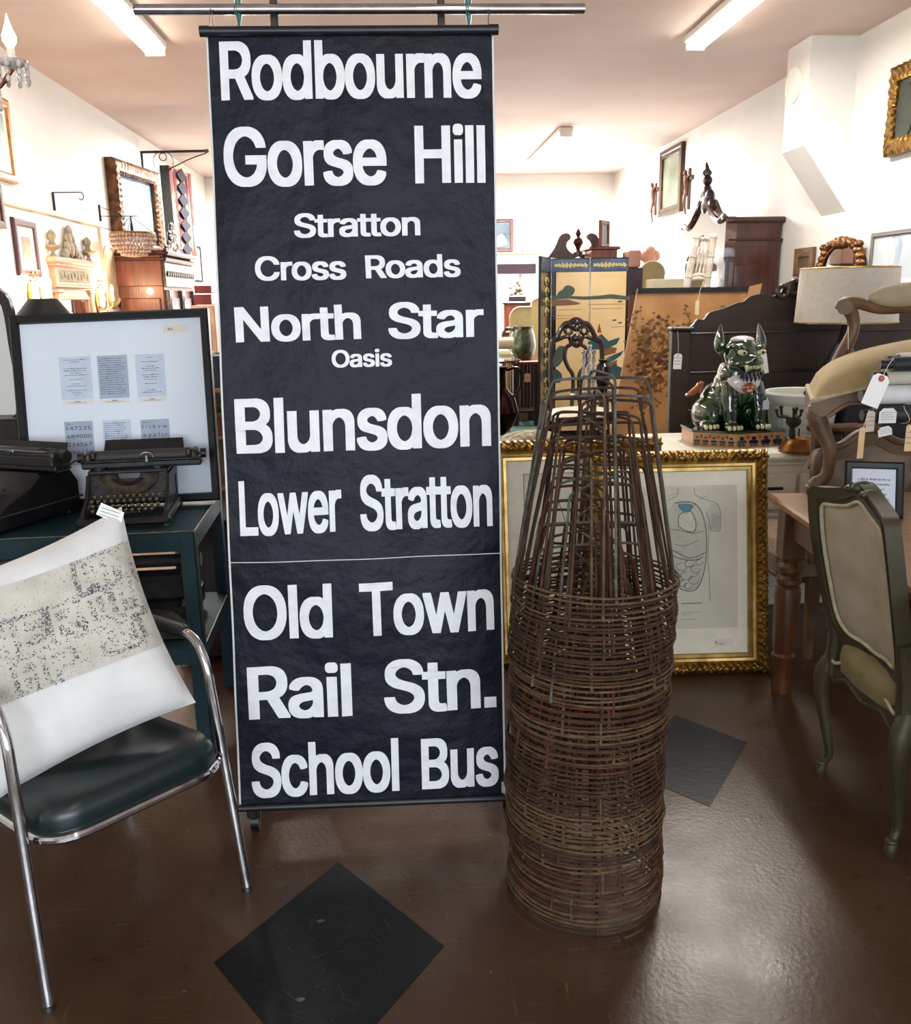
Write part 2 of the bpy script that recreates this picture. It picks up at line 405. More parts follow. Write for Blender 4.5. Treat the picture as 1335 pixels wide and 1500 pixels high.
WORDS = [('Rodbourne', 0.0411, 0.9238, 0.9571, 0.925, -0.0001, 0.0674, 0.2063), ('Gorse', 0.0397, 0.8232, 0.6122, 0.8231, -0.0006, 0.0693, 0.3395), ('Hill', 0.7125, 0.8239, 0.9648, 0.8242, 0.0008, 0.0685, 0.7607), ('Stratton', 0.2767, 0.7605, 0.7265, 0.7616, -0.0001, 0.0293, 0.1827), ('Cross', 0.1345, 0.7087, 0.4578, 0.7087, 0.0002, 0.0296, 0.2562), ('Roads', 0.5275, 0.7097, 0.8688, 0.7102, -0.0018, 0.0283, 0.2327), ('North', 0.0564, 0.6323, 0.5045, 0.6342, -0.002, 0.044, 0.2755), ('Star', 0.6026, 0.6339, 0.9495, 0.6349, -0.0002, 0.0453, 0.3658), ('Oasis', 0.3954, 0.5985, 0.6125, 0.599, 0.0001, 0.0221, 0.2855), ('Blunsdon', 0.0427, 0.4898, 0.9695, 0.4935, -0.0, 0.0711, 0.2152), ('Lower', 0.0437, 0.3806, 0.4144, 0.3842, -0.0001, 0.073, 0.5516), ('Stratton', 0.482, 0.3845, 0.9703, 0.386, -0.0014, 0.0737, 0.4228), ('Old', 0.0425, 0.2366, 0.3679, 0.2391, 0.0004, 0.0758, 0.6534), ('Town', 0.4702, 0.2399, 0.9701, 0.2426, -0.0016, 0.0742, 0.4162), ('Rail', 0.0465, 0.1238, 0.4307, 0.1274, -0.0012, 0.0749, 0.5464), ('Stn.', 0.5508, 0.1288, 0.9737, 0.1309, -0.0021, 0.0756, 0.5008), ('School', 0.0465, 0.0093, 0.598, 0.0145, 0.0, 0.0788, 0.4007), ('Bus', 0.6832, 0.0151, 0.9765, 0.0167, -0.0004, 0.0762, 0.7284)]
GLYPHS = {'.':(455,[[(60,1),(306,1),(308,205),(60,207)]]),'B':(983,[[(77,1),(560,1),(610,5),(675,19),(732,40),(777,68),(810,100),(823,116),(845,158),(862,225),(862,328),(857,362),(839,417),(814,456),(773,496),(725,526),(773,559),(798,591),(807,610),(820,646),(824,677),(824,771),(811,830),(787,881),(771,902),(733,938),(716,949),(674,972),(633,985),(552,999),(75,997)],[(290,155),(290,433),(469,432),(518,424),(549,413),(583,395),(619,361),(632,343),(653,295),(652,266),(642,240),(629,221),(598,191),(580,180),(551,168),(481,156)],[(290,583),(290,845),(456,845),(493,839),(525,831),(555,816),(589,785),(607,754),(616,712),(595,661),(583,645),(558,621),(512,597),(464,584)]]),'C':(1089,[[(437,-10),(606,-11),(643,-6),(716,11),(793,45),(842,78),(885,120),(902,140),(935,191),(957,246),(970,289),(969,349),(765,349),(748,306),(728,269),(704,237),(673,207),(630,180),(601,168),(543,153),(511,152),(443,171),(407,188),(373,211),(332,251),(309,281),(286,322),(264,380),(246,467),(246,530),(255,588),(277,658),(307,714),(338,755),(373,789),(413,815),(449,832),(507,848),(539,848),(571,843),(630,820),(673,793),(706,761),(733,723),(765,651),(971,652),(970,707),(949,778),(912,846),(883,882),(839,924),(772,967),(716,989),(668,1002),(606,1011),(444,1011),(407,1006),(349,994),(278,967),(211,924),(180,897),(136,848),(90,773),(64,707),(51,663),(38,569),(38,423),(46,360),(60,305),(77,255),(104,200),(152,132),(211,76),(255,47),(289,28),(340,9),(382,-2)]]),'G':(1109,[[(437,-10),(606,-11),(647,-6),(718,10),(782,36),(835,68),(871,98),(898,128),(920,158),(945,202),(970,269),(979,316),(983,367),(981,528),(515,528),(515,373),(771,371),(767,367),(761,337),(746,295),(704,233),(681,211),(637,182),(584,160),(547,152),(511,152),(449,168),(415,184),(369,215),(338,245),(305,289),(277,342),(255,412),(246,478),(246,530),(251,565),(275,652),(305,711),(335,753),(392,803),(451,833),(507,848),(539,848),(589,836),(639,812),(679,783),(710,749),(745,691),(760,651),(975,652),(974,696),(953,770),(932,814),(883,882),(831,928),(776,963),(722,986),(663,1002),(606,1011),(436,1010),(358,997),(308,981),(261,959),(221,933),(192,910),(163,882),(132,844),(108,808),(81,757),(51,663),(38,565),(38,431),(42,388),(60,302),(81,243),(108,192),(132,156),(165,116),(194,88),(246,51),(297,24),(336,10),(382,-2)]]),'H':(1102,[[(77,1),(288,3),(290,433),(727,433),(729,3),(942,3),(940,999),(729,997),(727,587),(290,587),(288,997),(75,997)]]),'L':(858,[[(77,1),(750,3),(748,155),(288,157),(285,999),(75,997)]]),'N':(1115,[[(77,1),(288,3),(290,647),(355,542),(715,5),(731,1),(954,3),(952,999),(742,997),(740,353),(311,996),(294,999),(75,997)]]),'O':(1134,[[(437,-10),(602,-11),(643,-6),(716,11),(795,47),(852,88),(892,126),(927,172),(973,259),(999,345),(1008,403),(1009,450),(1012,474),(1008,593),(991,687),(963,764),(918,840),(892,874),(844,920),(793,955),(743,979),(668,1002),(606,1011),(440,1010),(382,1002),(337,990),(257,955),(206,920),(158,874),(115,817),(91,776),(72,731),(51,659),(38,565),(38,435),(42,388),(65,290),(77,255),(99,208),(154,130),(204,82),(242,55),(263,43),(334,11),(382,-2)],[(503,153),(446,169),(388,201),(338,245),(298,298),(277,342),(260,392),(246,470),(246,530),(255,588),(276,655),(297,699),(338,755),(388,799),(440,828),(503,847),(535,848),(601,832),(635,816),(683,783),(727,737),(761,683),(782,632),(799,557),(804,482),(795,416),(778,356),(761,317),(745,289),(708,241),(662,201),(607,171),(539,152)]]),'R':(969,[[(77,1),(288,3),(290,369),(431,369),(444,366),(629,42),(654,3),(883,3),(881,52),(679,399),(730,426),(752,441),(793,485),(824,539),(836,574),(846,625),(845,743),(840,774),(824,826),(799,873),(771,910),(712,953),(643,982),(585,995),(544,999),(75,997)],[(290,524),(290,845),(456,845),(488,839),(530,828),(555,816),(573,805),(600,779),(620,747),(632,711),(637,681),(627,639),(613,608),(600,589),(573,564),(553,551),(521,538),(477,528),(435,524)]]),'S':(964,[[(345,-14),(531,-14),(626,2),(683,23),(720,43),(756,68),(775,86),(816,142),(836,194),(846,253),(846,320),(840,358),(820,414),(789,456),(773,472),(718,511),(662,537),(605,558),(442,601),(354,633),(319,655),(294,678),(280,697),(273,714),(271,735),(277,753),(290,777),(315,805),(363,835),(399,847),(443,855),(509,840),(560,813),(592,783),(603,767),(623,706),(827,706),(829,767),(824,802),(806,849),(773,900),(731,939),(680,971),(643,986),(588,1002),(531,1011),(365,1011),(303,1002),(233,981),(180,953),(134,918),(95,871),(76,834),(64,790),(58,720),(64,654),(76,614),(91,585),(125,542),(190,497),(238,474),(308,451),(475,407),(547,381),(602,346),(620,323),(631,302),(633,273),(626,252),(606,219),(581,195),(539,168),(512,158),(480,149),(444,144),(403,149),(361,160),(306,191),(283,213),(270,232),(259,253),(244,302),(33,300),(34,245),(44,195),(66,141),(98,96),(142,55),(170,37),(214,16),(287,-6)]]),'T':(968,[[(340,1),(546,3),(546,843),(860,845),(860,999),(21,997),(23,845),(338,843)]]),'a':(851,[[(237,-14),(393,-14),(460,1),(502,21),(506,1),(704,3),(704,534),(699,577),(685,627),(666,664),(652,682),(608,719),(571,739),(534,752),(464,765),(294,765),(228,752),(188,739),(160,726),(111,694),(73,654),(44,603),(44,544),(157,512),(234,513),(267,557),(288,577),(335,604),(377,615),(397,614),(422,606),(456,587),(474,569),(494,528),(498,510),(493,500),(480,489),(454,478),(249,451),(178,436),(126,417),(105,407),(69,381),(44,349),(33,328),(22,295),(17,260),(17,201),(26,139),(40,104),(65,68),(98,37),(125,19),(188,-5)],[(332,137),(285,151),(248,176),(233,196),(226,217),(229,237),(238,252),(249,265),(275,284),(313,300),(373,313),(498,330),(500,288),(495,265),(481,231),(458,197),(439,179),(412,161),(376,145)]]),'b':(920,[[(382,-14),(510,-15),(551,-10),(594,1),(626,13),(658,31),(700,62),(733,99),(752,128),(782,190),(795,230),(808,308),(808,442),(803,485),(785,555),(755,621),(719,670),(662,719),(596,751),(531,765),(365,765),(308,751),(269,730),(267,997),(65,999),(62,3),(260,1),(265,29),(286,14),(317,-1)],[(428,141),(393,151),(355,174),(323,203),(311,219),(290,259),(276,297),(267,336),(263,383),(271,438),(283,482),(295,510),(319,547),(352,579),(382,598),(435,613),(464,606),(497,590),(519,575),(543,551),(566,517),(586,469),(595,438),(604,379),(599,340),(585,282),(571,248),(552,215),(521,181),(487,158),(458,146)]]),'c':(864,[[(337,-14),(469,-15),(510,-10),(584,10),(621,27),(660,53),(704,94),(727,128),(753,186),(754,237),(747,241),(643,266),(556,266),(537,222),(508,186),(475,162),(450,150),(418,140),(395,141),(342,162),(296,201),(270,236),(250,280),(233,352),(234,406),(244,452),(258,491),(286,539),(319,575),(357,598),(374,606),(410,613),(443,606),(474,592),(494,579),(521,553),(553,497),(561,493),(643,493),(750,518),(750,569),(745,588),(720,636),(696,668),(664,698),(630,721),(583,743),(555,752),(494,765),(327,765),(274,756),(231,742),(180,715),(125,672),(83,617),(56,567),(43,529),(34,494),(25,431),(25,316),(34,257),(43,222),(61,175),(77,144),(115,92),(154,54),(178,37),(224,13),(256,1)]]),'d':(920,[[(316,-14),(444,-15),(481,-10),(529,3),(573,29),(577,1),(771,3),(769,999),(571,997),(569,726),(525,751),(472,765),(302,765),(257,756),(209,739),(170,717),(142,696),(102,654),(84,628),(61,583),(47,548),(30,474),(25,431),(25,328),(39,234),(65,160),(88,119),(113,86),(150,50),(171,35),(228,6),(266,-6)],[(395,141),(367,150),(334,166),(302,191),(276,226),(255,265),(239,317),(234,348),(233,403),(239,437),(256,492),(268,517),(298,559),(315,575),(339,592),(370,606),(402,613),(437,605),(475,585),(502,563),(527,531),(548,492),(557,465),(570,398),(571,367),(553,277),(540,247),(518,211),(496,185),(460,160),(412,142)]]),'e':(880,[[(345,-14),(489,-14),(563,-2),(621,19),(675,51),(712,86),(742,129),(757,166),(756,219),(639,246),(560,247),(549,222),(531,195),(508,174),(478,155),(437,142),(399,141),(353,156),(313,181),(282,211),(262,240),(247,273),(238,304),(240,318),(771,320),(771,454),(766,494),(749,560),(721,621),(687,668),(637,712),(575,743),(518,760),(481,765),(319,765),(267,755),(207,733),(148,694),(102,646),(84,620),(62,578),(39,513),(25,431),(25,316),(34,257),(43,222),(69,156),(108,98),(132,73),(178,37),(226,12),(267,-1)],[(240,460),(238,462),(242,466),(248,488),(268,525),(279,541),(315,575),(336,590),(364,604),(402,614),(426,610),(453,600),(487,577),(517,549),(528,533),(558,466),(556,460)]]),'h':(892,[[(65,1),(267,3),(268,469),(283,514),(297,541),(315,563),(360,596),(396,609),(410,611),(429,609),(458,597),(496,569),(520,536),(536,489),(542,446),(542,3),(742,3),(741,545),(732,596),(717,637),(689,682),(652,718),(603,746),(555,760),(523,765),(365,765),(315,753),(269,734),(265,999),(62,997)]]),'i':(414,[[(65,1),(267,3),(265,757),(62,755)],[(103,830),(222,829),(247,837),(271,855),(286,883),(291,910),(291,945),(282,984),(264,1007),(244,1019),(222,1026),(115,1027),(85,1019),(60,1000),(47,984),(39,956),(39,899),(47,871),(60,856),(82,837)]]),'l':(414,[[(62,0),(267,0),(267,1000),(62,1000)]]),'n':(891,[[(65,1),(267,3),(268,469),(283,514),(297,541),(315,563),(360,596),(396,609),(410,611),(429,609),(458,597),(496,569),(520,536),(536,489),(542,446),(542,3),(742,3),(741,549),(732,596),(713,645),(687,684),(650,719),(600,747),(527,765),(365,765),(311,752),(265,730),(260,757),(62,755)]]),'o':(902,[[(337,-14),(469,-15),(510,-10),(566,3),(629,31),(669,60),(704,94),(727,124),(751,165),(769,207),(782,258),(791,328),(791,423),(778,513),(753,581),(732,620),(710,650),(687,676),(652,706),(622,725),(586,742),(526,760),(490,765),(319,765),(271,755),(233,743),(203,729),(138,684),(94,634),(56,567),(35,497),(25,431),(26,312),(34,257),(44,219),(61,175),(80,138),(115,92),(154,54),(178,37),(224,13),(256,1)],[(395,141),(364,151),(327,171),(292,205),(272,233),(251,277),(239,321),(234,348),(233,399),(243,449),(256,488),(276,525),(298,555),(319,575),(343,592),(374,606),(410,613),(451,602),(470,593),(500,573),(531,539),(559,491),(573,452),(583,406),(585,375),(583,344),(573,298),(559,260),(531,211),(492,173),(469,159),(422,141)]]),'r':(595,[[(65,1),(267,3),(269,484),(279,511),(296,541),(313,561),(360,592),(411,606),(440,603),(521,605),(519,765),(340,765),(300,755),(265,738),(260,757),(62,755)]]),'s':(803,[[(282,-14),(431,-14),(522,2),(567,19),(610,45),(650,82),(673,116),(686,151),(691,173),(692,260),(686,299),(666,343),(637,375),(601,400),(559,420),(509,436),(362,469),(318,484),(285,504),(269,520),(260,539),(261,547),(272,569),(292,589),(329,609),(369,618),(399,612),(435,591),(466,557),(485,520),(577,520),(677,544),(677,595),(652,651),(631,682),(604,708),(580,725),(533,747),(505,756),(456,765),(285,765),(213,751),(153,725),(115,698),(80,660),(55,604),(50,577),(50,514),(55,467),(77,417),(117,375),(151,353),(198,334),(412,280),(448,262),(471,240),(478,228),(481,214),(471,196),(444,167),(412,150),(360,136),(320,145),(281,163),(254,189),(243,206),(227,247),(136,246),(29,225),(30,170),(39,139),(61,96),(94,56),(145,22),(179,7),(224,-6)]]),'t':(533,[[(257,-6),(398,-7),(458,3),(458,62),(438,146),(329,150),(312,161),(302,172),(292,205),(292,609),(442,613),(442,755),(292,759),(290,928),(90,928),(88,759),(-29,755),(-29,613),(88,609),(88,150),(93,119),(113,71),(144,37),(188,11)]]),'u':(892,[[(270,-6),(439,-6),(493,6),(519,16),(540,29),(546,27),(548,1),(742,3),(740,757),(542,755),(542,328),(536,285),(521,240),(492,197),(473,179),(453,167),(427,155),(394,148),(361,156),(336,168),(313,185),(283,228),(268,277),(267,755),(62,755),(63,221),(72,166),(86,128),(101,99),(121,70),(146,47),(196,15),(232,2)]]),'w':(1201,[[(233,2),(433,3),(556,417),(682,6),(698,1),(885,1),(1103,681),(1112,712),(1112,755),(900,755),(781,342),(670,739),(662,755),(644,757),(454,755),(368,465),(338,351),(331,349),(245,651),(210,757),(6,757),(4,708),(14,673),(223,17)]])}
_gl = {}
def glyph(ch):                               # one filled letter, cached
    if ch in _gl: return _gl[ch]
    cu = bpy.data.curves.new('w', 'CURVE'); cu.dimensions = '2D'; cu.fill_mode = 'FRONT'; cu.resolution_u = 1
    for sp0 in GLYPHS[ch][1]:
        spts = []
        for a, b in zip(sp0, sp0[1:]+sp0[:1]):
            n = max(1, int(math.dist(a, b)/70)); spts += [(lerp(a[0], b[0], i/n), lerp(a[1], b[1], i/n)) for i in range(n)]
        sp = cu.splines.new('POLY'); sp.points.add(len(spts)-1); sp.use_cyclic_u = True
        for b, p in zip(sp.points, spts): b.co = (p[0]/1000, p[1]/1000, 0, 1)
    o = bpy.data.objects.new('w', cu); COL.objects.link(o); dg = bpy.context.evaluated_depsgraph_get(); dg.update()
    me = o.evaluated_get(dg).to_mesh(); r = ([tuple(v.co[:2]) for v in me.vertices], [tuple(p.vertices) for p in me.polygons])
    o.evaluated_get(dg).to_mesh_clear(); bpy.data.objects.remove(o); bpy.data.curves.remove(cu)
    _gl[ch] = r; return r
def word_mesh(mb, s, u0, v0, u1, v1, du, dv, ratio):
    # ratio = height of a capital over word width on the cloth; the letters are laid out tight and heavy
    x = 0; pl = []
    for ch in s: pl.append((x, ch)); x += GLYPHS[ch][0]/1000-TRACK
    x0 = min(q[0] for q in glyph(pl[0][1])[0]); x1 = pl[-1][0]+max(q[0] for q in glyph(pl[-1][1])[0]); wd = x1-x0
    for px, ch in pl:
        vs, fs = glyph(ch)
        mb.add([sheet(u0+(u1-u0)*(px+x-x0)/wd+du*y, v0+(v1-v0)*(px+x-x0)/wd+dv*y, .0024) for x, y in vs], fs)
TRACK = .135
blind = thing('bus_blind', 'tall black cloth destination blind with white place names hung from a rail', 'bus blind', ((BL.x+BR.x)/2, YBt, .1))
mb = MB(); mb.grid(lambda u, v: sheet(u, v), 40, 110); mb.grid(lambda u, v: sheet(1-u, v, -.0012), 40, 110)
mb.k = 1
for w in WORDS: word_mesh(mb, *w)
mb.k = 2
for e in (0, 1): mb.grid(lambda u, v: sheet(e+(.007*u-.0035 if e == 0 else .0035-.007*(1-u)), v, .001 if 0 < u < 1 else .0005), 2, 80)
mb.grid(lambda u, v: sheet(u, .3442+.0032*u+.0011*v, .0012), 30, 1)
part('cloth', mb, [fabric, letter, edgem], blind, smooth=60)
mb = MB(); a, b = at(294, 46, YT-.01), at(729, 43.5, YT-.01); mb.tube([a, b], .0115, 14); mb.tube([a-V((.002, 0, 0)), a+V((.02, 0, 0))], .013, 14); mb.tube([b-V((.02, 0, 0)), b+V((.002, 0, 0))], .013, 14); part('top_batten', mb, blackp, blind)
mb = MB(); a, b = at(350, 1184, YBt-.005), at(753, 1168, YBt-.005); mb.tube([a, b], .0105, 14); part('bottom_batten', mb, blackp, blind)
mb = MB()
for px in (310, 716):                        # split rings on the rail
    c = at(px, 30, YT); mb.tube([c+V((.006*math.sin(a)*.4, .012*math.sin(a), .026*math.cos(a))) for a in [i*PI/9 for i in range(18)]], .0013, 6, closed=True)
part('hanging_ring', mb, steel, blind)
# curled spare paper tag at the lower right corner
mb = MB(); a = at(735, 1149, YBt-.03); mb.grid(lambda u, v: a+V((.052*u, -.012*math.sin(u*2.6), .008-.036*v+.012*u)), 8, 3); mb.grid(lambda u, v: a+V((.052*(1-u), -.012*math.sin((1-u)*2.6)+.001, .008-.036*v+.012*(1-u))), 8, 3)
single('paper_tag', mb, mat('grey_paper', '#b9b6b0', .6, h2='#8d8a86', scale=40), 'small curled grey paper tag at the lower right corner of the bus blind', 'tag')
# garment rack carrying it
rack = thing('garment_rack', 'garment rack with long chrome rail and dark uprights behind the bus blind', 'garment rack', (-.08, 2.55, 0))
a, b = at(197, 14, YT+.03), at(856, 13, YT+.03); mb = MB(); mb.tube([a, b], .0125, 18); mb.tube([a, a+V((.004, 0, 0))], .0125, 18); part('rail', mb, chrome, rack)
rustw = wood('rack_post', '#3b2722', '#261713', .5, (10, 10, 1))
for (px, py, qx) in ((398, 20, 380), (645, 20, 735)):
    t = at(px, -40, 2.52); f_ = V((t.x, 2.52, .06)); mb = MB(); mb.box((t.x, 2.52, (t.z+.06)/2), (.019, .019, t.z-.06), .003); part('upright', mb, rustw, rack)
ztop = at(398, -40, 2.52).z
mb = MB(); x0, x1 = at(398, -40, 2.52).x, at(645, -40, 2.52).x; mb.box(((x0+x1)/2, 2.52, ztop), (x1-x0+.02, .019, .019), .003); part('cross_bar', mb, rustw, rack)
teal = mat('teal_wire', '#6f9a96', .35, .6, h2='#4d6f6d', scale=40)
for px in (348.5, 686.5):                    # twisted wire ties that hold the rail
    c = at(px, 14, YT+.03); mb = MB(); top = V((c.x, 2.50, ztop+.01))
    mb.tube([top, c+V((0, .012, .045)), c+V((0, .014, 0)), c+V((.001, .006, -.02)), c+V((0, -.004, -.045))], [.010, .010, .0085, .007, .003], 10)
    mb.tube([c+V((-.004+.003*math.sin(i), .0145*math.cos(i*.7), .0145*math.sin(i*.7))) for i in range(20)], .0016, 6)
    part('wire_tie', mb, teal, rack)
fy = fl(380, 1198).y
for px, py in ((380, 1190), (738, 1157)):
    c = fl(px, py+6); x = c.x
    mb = MB(); mb.box((x, c.y+.1, .075), (.03, .42, .03), .005); part('foot', mb, blackp, rack)
    mb = MB()
    for yy in (c.y-.06, c.y+.26): mb.cyl((x-.012, yy, .026), (x+.012, yy, .026), .026, n=18); mb.box((x, yy, .05), (.03, .03, .03), .004)
    part('caster', mb, blackp, rack)
mb = MB(); xa, xb = fl(380, 1196).x, fl(738, 1163).x; mb.box(((xa+xb)/2, 2.52, .085), (xb-xa, .03, .03), .004); part('base_bar', mb, blackp, rack)

# ================================================================== stack of wire plant cages
rust = [mat('rusty_wire_%s' % n, a, .75, .35, h2=b, scale=26, bump=.4, bscale=90, lo=.35, hi=.65) for n, a, b in (('brown', '#503524', '#302017'), ('red', '#5e3320', '#3b2015'), ('tan', '#6d5338', '#4a3522'), ('grey', '#66665e', '#483f34'))]
cc = fl(879, 1372); CX, CY = cc.x+.004, cc.y+.2
rnd = random.Random(11); NC = 46; ZR = .835
def cage_parts(i):
    R = .197+rnd.uniform(-.004, .004); mats = rnd.choice([rust[0], rust[0], rust[1], rust[1], rust[2]])
    e = rnd.uniform(-.02, .02); out = []
    for k, (r, z) in enumerate(((R, .003), (R-.002, .0145))):
        mb = MB(); ph = rnd.random()*6; sq = rnd.uniform(0, .012)
        mb.tube([(r*(1+e*math.cos(2*a)+sq*math.cos(3*a+ph))*math.cos(a), r*(1-e*math.cos(2*a)+sq*math.cos(3*a+ph))*math.sin(a), z+.0018*math.sin(a+ph)+.0012*math.sin(3*a+ph)) for a in [j*2*PI/44 for j in range(44)]], .0029, 6, closed=True)
        out.append(('ring', mb, mats))
    for k in range(2):
        mb = MB(); a = k*PI/2+rnd.uniform(-.06, .06); top = .485+rnd.uniform(-.012, .006)+.006*k; hw = .114+rnd.uniform(-.010, .010); c, s = math.cos(a), math.sin(a)
        pr = [(-R, .002), (-R+.002, .02), (-hw-.004, top-.035), (-hw+.002, top-.012), (-hw+.022, top-.001), (0, top+.002), (hw-.022, top-.001), (hw-.002, top-.012), (hw+.004, top-.035), (R-.002, .02), (R, .002)]
        pr = [(x+rnd.uniform(-.004, .004), z) for x, z in pr]; of = rnd.uniform(-.01, .01)
        pr = pr[:2]+sm(pr[2:9], 3)+pr[9:]
        mb.tube([(x*c-of*s*(z/top), x*s+of*c*(z/top), z) for x, z in pr], .0033, 7)
        for q in (-1, 1): mb.ell((q*R*c, q*R*s, .006), .0055, 6, 4)
        out.append(('leg_hoop', mb, mats if rnd.random() < .7 else rnd.choice(rust)))
    return out
protos = []
for v in range(7):
    ps = []
    for (n, mb, m) in cage_parts(v):
        if v == 6: m = rust[3] if n == 'leg_hoop' else rust[2]
        ps.append((n, mesh(n, mb, m, None, 40)))
    protos.append(ps)
drift = [0, 0]
for i in range(NC):
    z = ZR*i/(NC-1); ps = protos[6] if i == NC-1 else protos[rnd.randrange(6)]
    bow = .010*math.sin(PI*i/NC*1.2+.4)
    lab = 'rusty wire plant cage nested somewhere inside the tall stack of cages beside the bus blind'
    if i == NC-1: lab = 'topmost wire plant cage, its grey hooped legs crowning the stack'
    if i == 0: lab = 'bottom wire plant cage standing on the floor under the whole stack'
    t = thing('wire_plant_cage', lab, 'plant cage', (CX-bow*.8+rnd.uniform(-.004, .004)+.003, CY+rnd.uniform(-.004, .004), z+.002), rnd.choice([0, 0, 0, .5, -.4, .8])*1.0+rnd.uniform(-.16, .16) if i < NC-1 else .02, 'stack of nested wire plant cages')
    t.rotation_euler.x = rnd.uniform(-.009, .009); t.rotation_euler.y = rnd.uniform(-.010, .010)
    if i == 0: t.rotation_euler.x = t.rotation_euler.y = 0
    for n, me in ps:
        o = bpy.data.objects.new(n, me); COL.objects.link(o); o.parent = t

# ================================================================== chrome armchair
CH = V((-.617, 1.88, 0)); CR = math.radians(45)
MC = Matrix.Translation(CH) @ Matrix.Rotation(CR, 4, 'Z')
chair = thing('chrome_armchair', 'tubular chrome armchair with dark green vinyl seat and black armrests', 'armchair', CH, CR)
vinyl = mat('green_vinyl', '#0d1b1d', .33, h2='#122426', scale=3, bump=.12, bscale=14, spec=.6)
rub = mat('black_rubber', '#121214', .5)
def arc(pts, k=6): return sm(pts, k)
for s in (-1, 1):
    mb = MB(MC); x = s*.2625
    kx = .034 if s < 0 else .006
    path = arc([(x+kx*min(1, z/.62), y, z) for x, y, z in [(x, 0, .012), (x, .035, .2), (x, .072, .40), (x, .098, .54), (x, .112, .60), (x, .142, .648), (x, .19, .668), (x, .25, .668), (x, .44, .655), (x, .52, .64)]])
    mb.tube(path, .0125, 14); part('front_leg', mb, chrome, chair)
    mb = MB(MC); mb.tube([(x+kx, .195, .668), (x+kx, .21, .669), (x+kx, .43, .657), (x+kx, .45, .655)], [.017, .019, .019, .016], 12); part('armrest', mb, rub, chair)
    mb = MB(MC); mb.tube([(x, 0, 0), (x, .001, .012)], [.014, .014], 14); part('foot_cap', mb, steel, chair)
    mb = MB(MC); mb.tube(arc([(x, .60, .012), (x, .55, .25), (x*.98, .50, .45), (x*.98, .53, .64), (x*.98, .58, .86)]), .0125, 12); part('rear_leg', mb, chrome, chair)
def rrect(hx, y0, y1, r, n=6):
    pts = []
    for cx, cy, a0 in ((hx-r, y1-r, 0), (-hx+r, y1-r, PI/2), (-hx+r, y0+r, PI), (hx-r, y0+r, 1.5*PI)):
        for i in range(n+1): a = a0+PI/2*i/n; pts.append((cx+r*math.cos(a), cy+r*math.sin(a)))
    return pts
out = [(x*.87 if x < 0 else x, y) for x, y in rrect(.248, .005, .50, .10)]
mb = MB(MC); NN = len(out); layers = [(1.0, .385), (1.005, .40), (1.0, .425), (.975, .445), (.90, .460), (.72, .470), (.4, .474), (.0, .475)]
cyy = .25; vs = []; fs = []
def tilt(y): return -.05*(y/.5)
for k_, z in layers:
    for x, y in out: yy = cyy+(y-cyy)*k_; vs.append((x*k_, yy, z-.012+tilt(yy)))
for i in range(len(layers)-1):
    for k in range(NN): l = (k+1) % NN; fs.append((i*NN+k, i*NN+l, (i+1)*NN+l, (i+1)*NN+k))
fs.append(tuple(range(NN))[::-1]); mb.add(vs, fs); part('seat', mb, vinyl, chair, smooth=70)
mb = MB(MC); mb.tube([(x*1.01, cyy+(y-cyy)*1.015, .372+tilt(y)) for x, y in out], .011, 10, closed=True); part('seat_rim', mb, chrome, chair)
mb = MB(MC)
mb.box((0, .575, .72), (.46, .05, .26), .022, R=Matrix.Rotation(-.2, 3, 'X')); part('backrest', mb, vinyl, chair)

# pillow
pTR, pBR, pBL, pTL = at(178, 742, 2.17), at(287, 1029, 2.07), at(-30, 1188, 1.86), at(-105, 862, 2.03)
nrm = ((pTR-pBR).cross(pBL-pBR)).normalized()
if nrm.y > 0: nrm = -nrm
def pil(u, v, side):
    p = pBL.lerp(pBR, u).lerp(pTL.lerp(pTR, u), v)
    pin = .075*(1-(2*u-1)**2)**1 ; pin2 = .075*(1-(2*v-1)**2)
    c = (pTR+pBR+pBL+pTL)/4
    sag_v = (v-.5)*2; sag_u = (u-.5)*2
    p = p-(pTL-pBL)*(.035*sag_v*(1-sag_u**2))-(pBR-pBL)*(.045*sag_u*(1-sag_v**2))
    th = .085*max(0, (1-abs(sag_u)**3.2)*(1-abs(sag_v)**3.2))**.5
    wr_ = .0035*math.sin(11*u+5*v)*math.sin(7*v-3*u)+.004*math.sin(26*u*v+4)*(abs(sag_u)**3+abs(sag_v)**3)*.5
    return p+nrm*(side*th+(wr_ if th > .01 else 0))
canvas = mat('pillow_canvas', '#e6e5e2', .85, h2='#d9d8d6', scale=9, bump=.25, bscale=18)
printc = mat('pillow_print_cloth', '#cfcabf', .85, h2='#b9b3a6', scale=14, bump=.25, bscale=40, lo=.35, hi=.7)
speck = mat('faded_black_print', '#3c3c42', .8, h2='#6a6a70', scale=60)
pillow = thing('throw_pillow', 'square white throw pillow with faded black stencil print leaning on the chrome armchair', 'pillow', (pBL+pBR)/2)
mb = MB(); mb.grid(lambda u, v: pil(u, v, 1), 36, 36); mb.grid(lambda u, v: pil(1-u, v, -1), 36, 36); part('cushion', mb, canvas, pillow, smooth=180)
mb = MB(); b0 = lambda u: .40-.075*u; b1 = lambda u: .925-.085*u
def band(u, t, e=.0025): return pil(.003+.994*u, lerp(b0(u), b1(u), t), 1)+nrm*e
mb.grid(lambda u, v: band(u, v), 40, 24); mb.k = 1
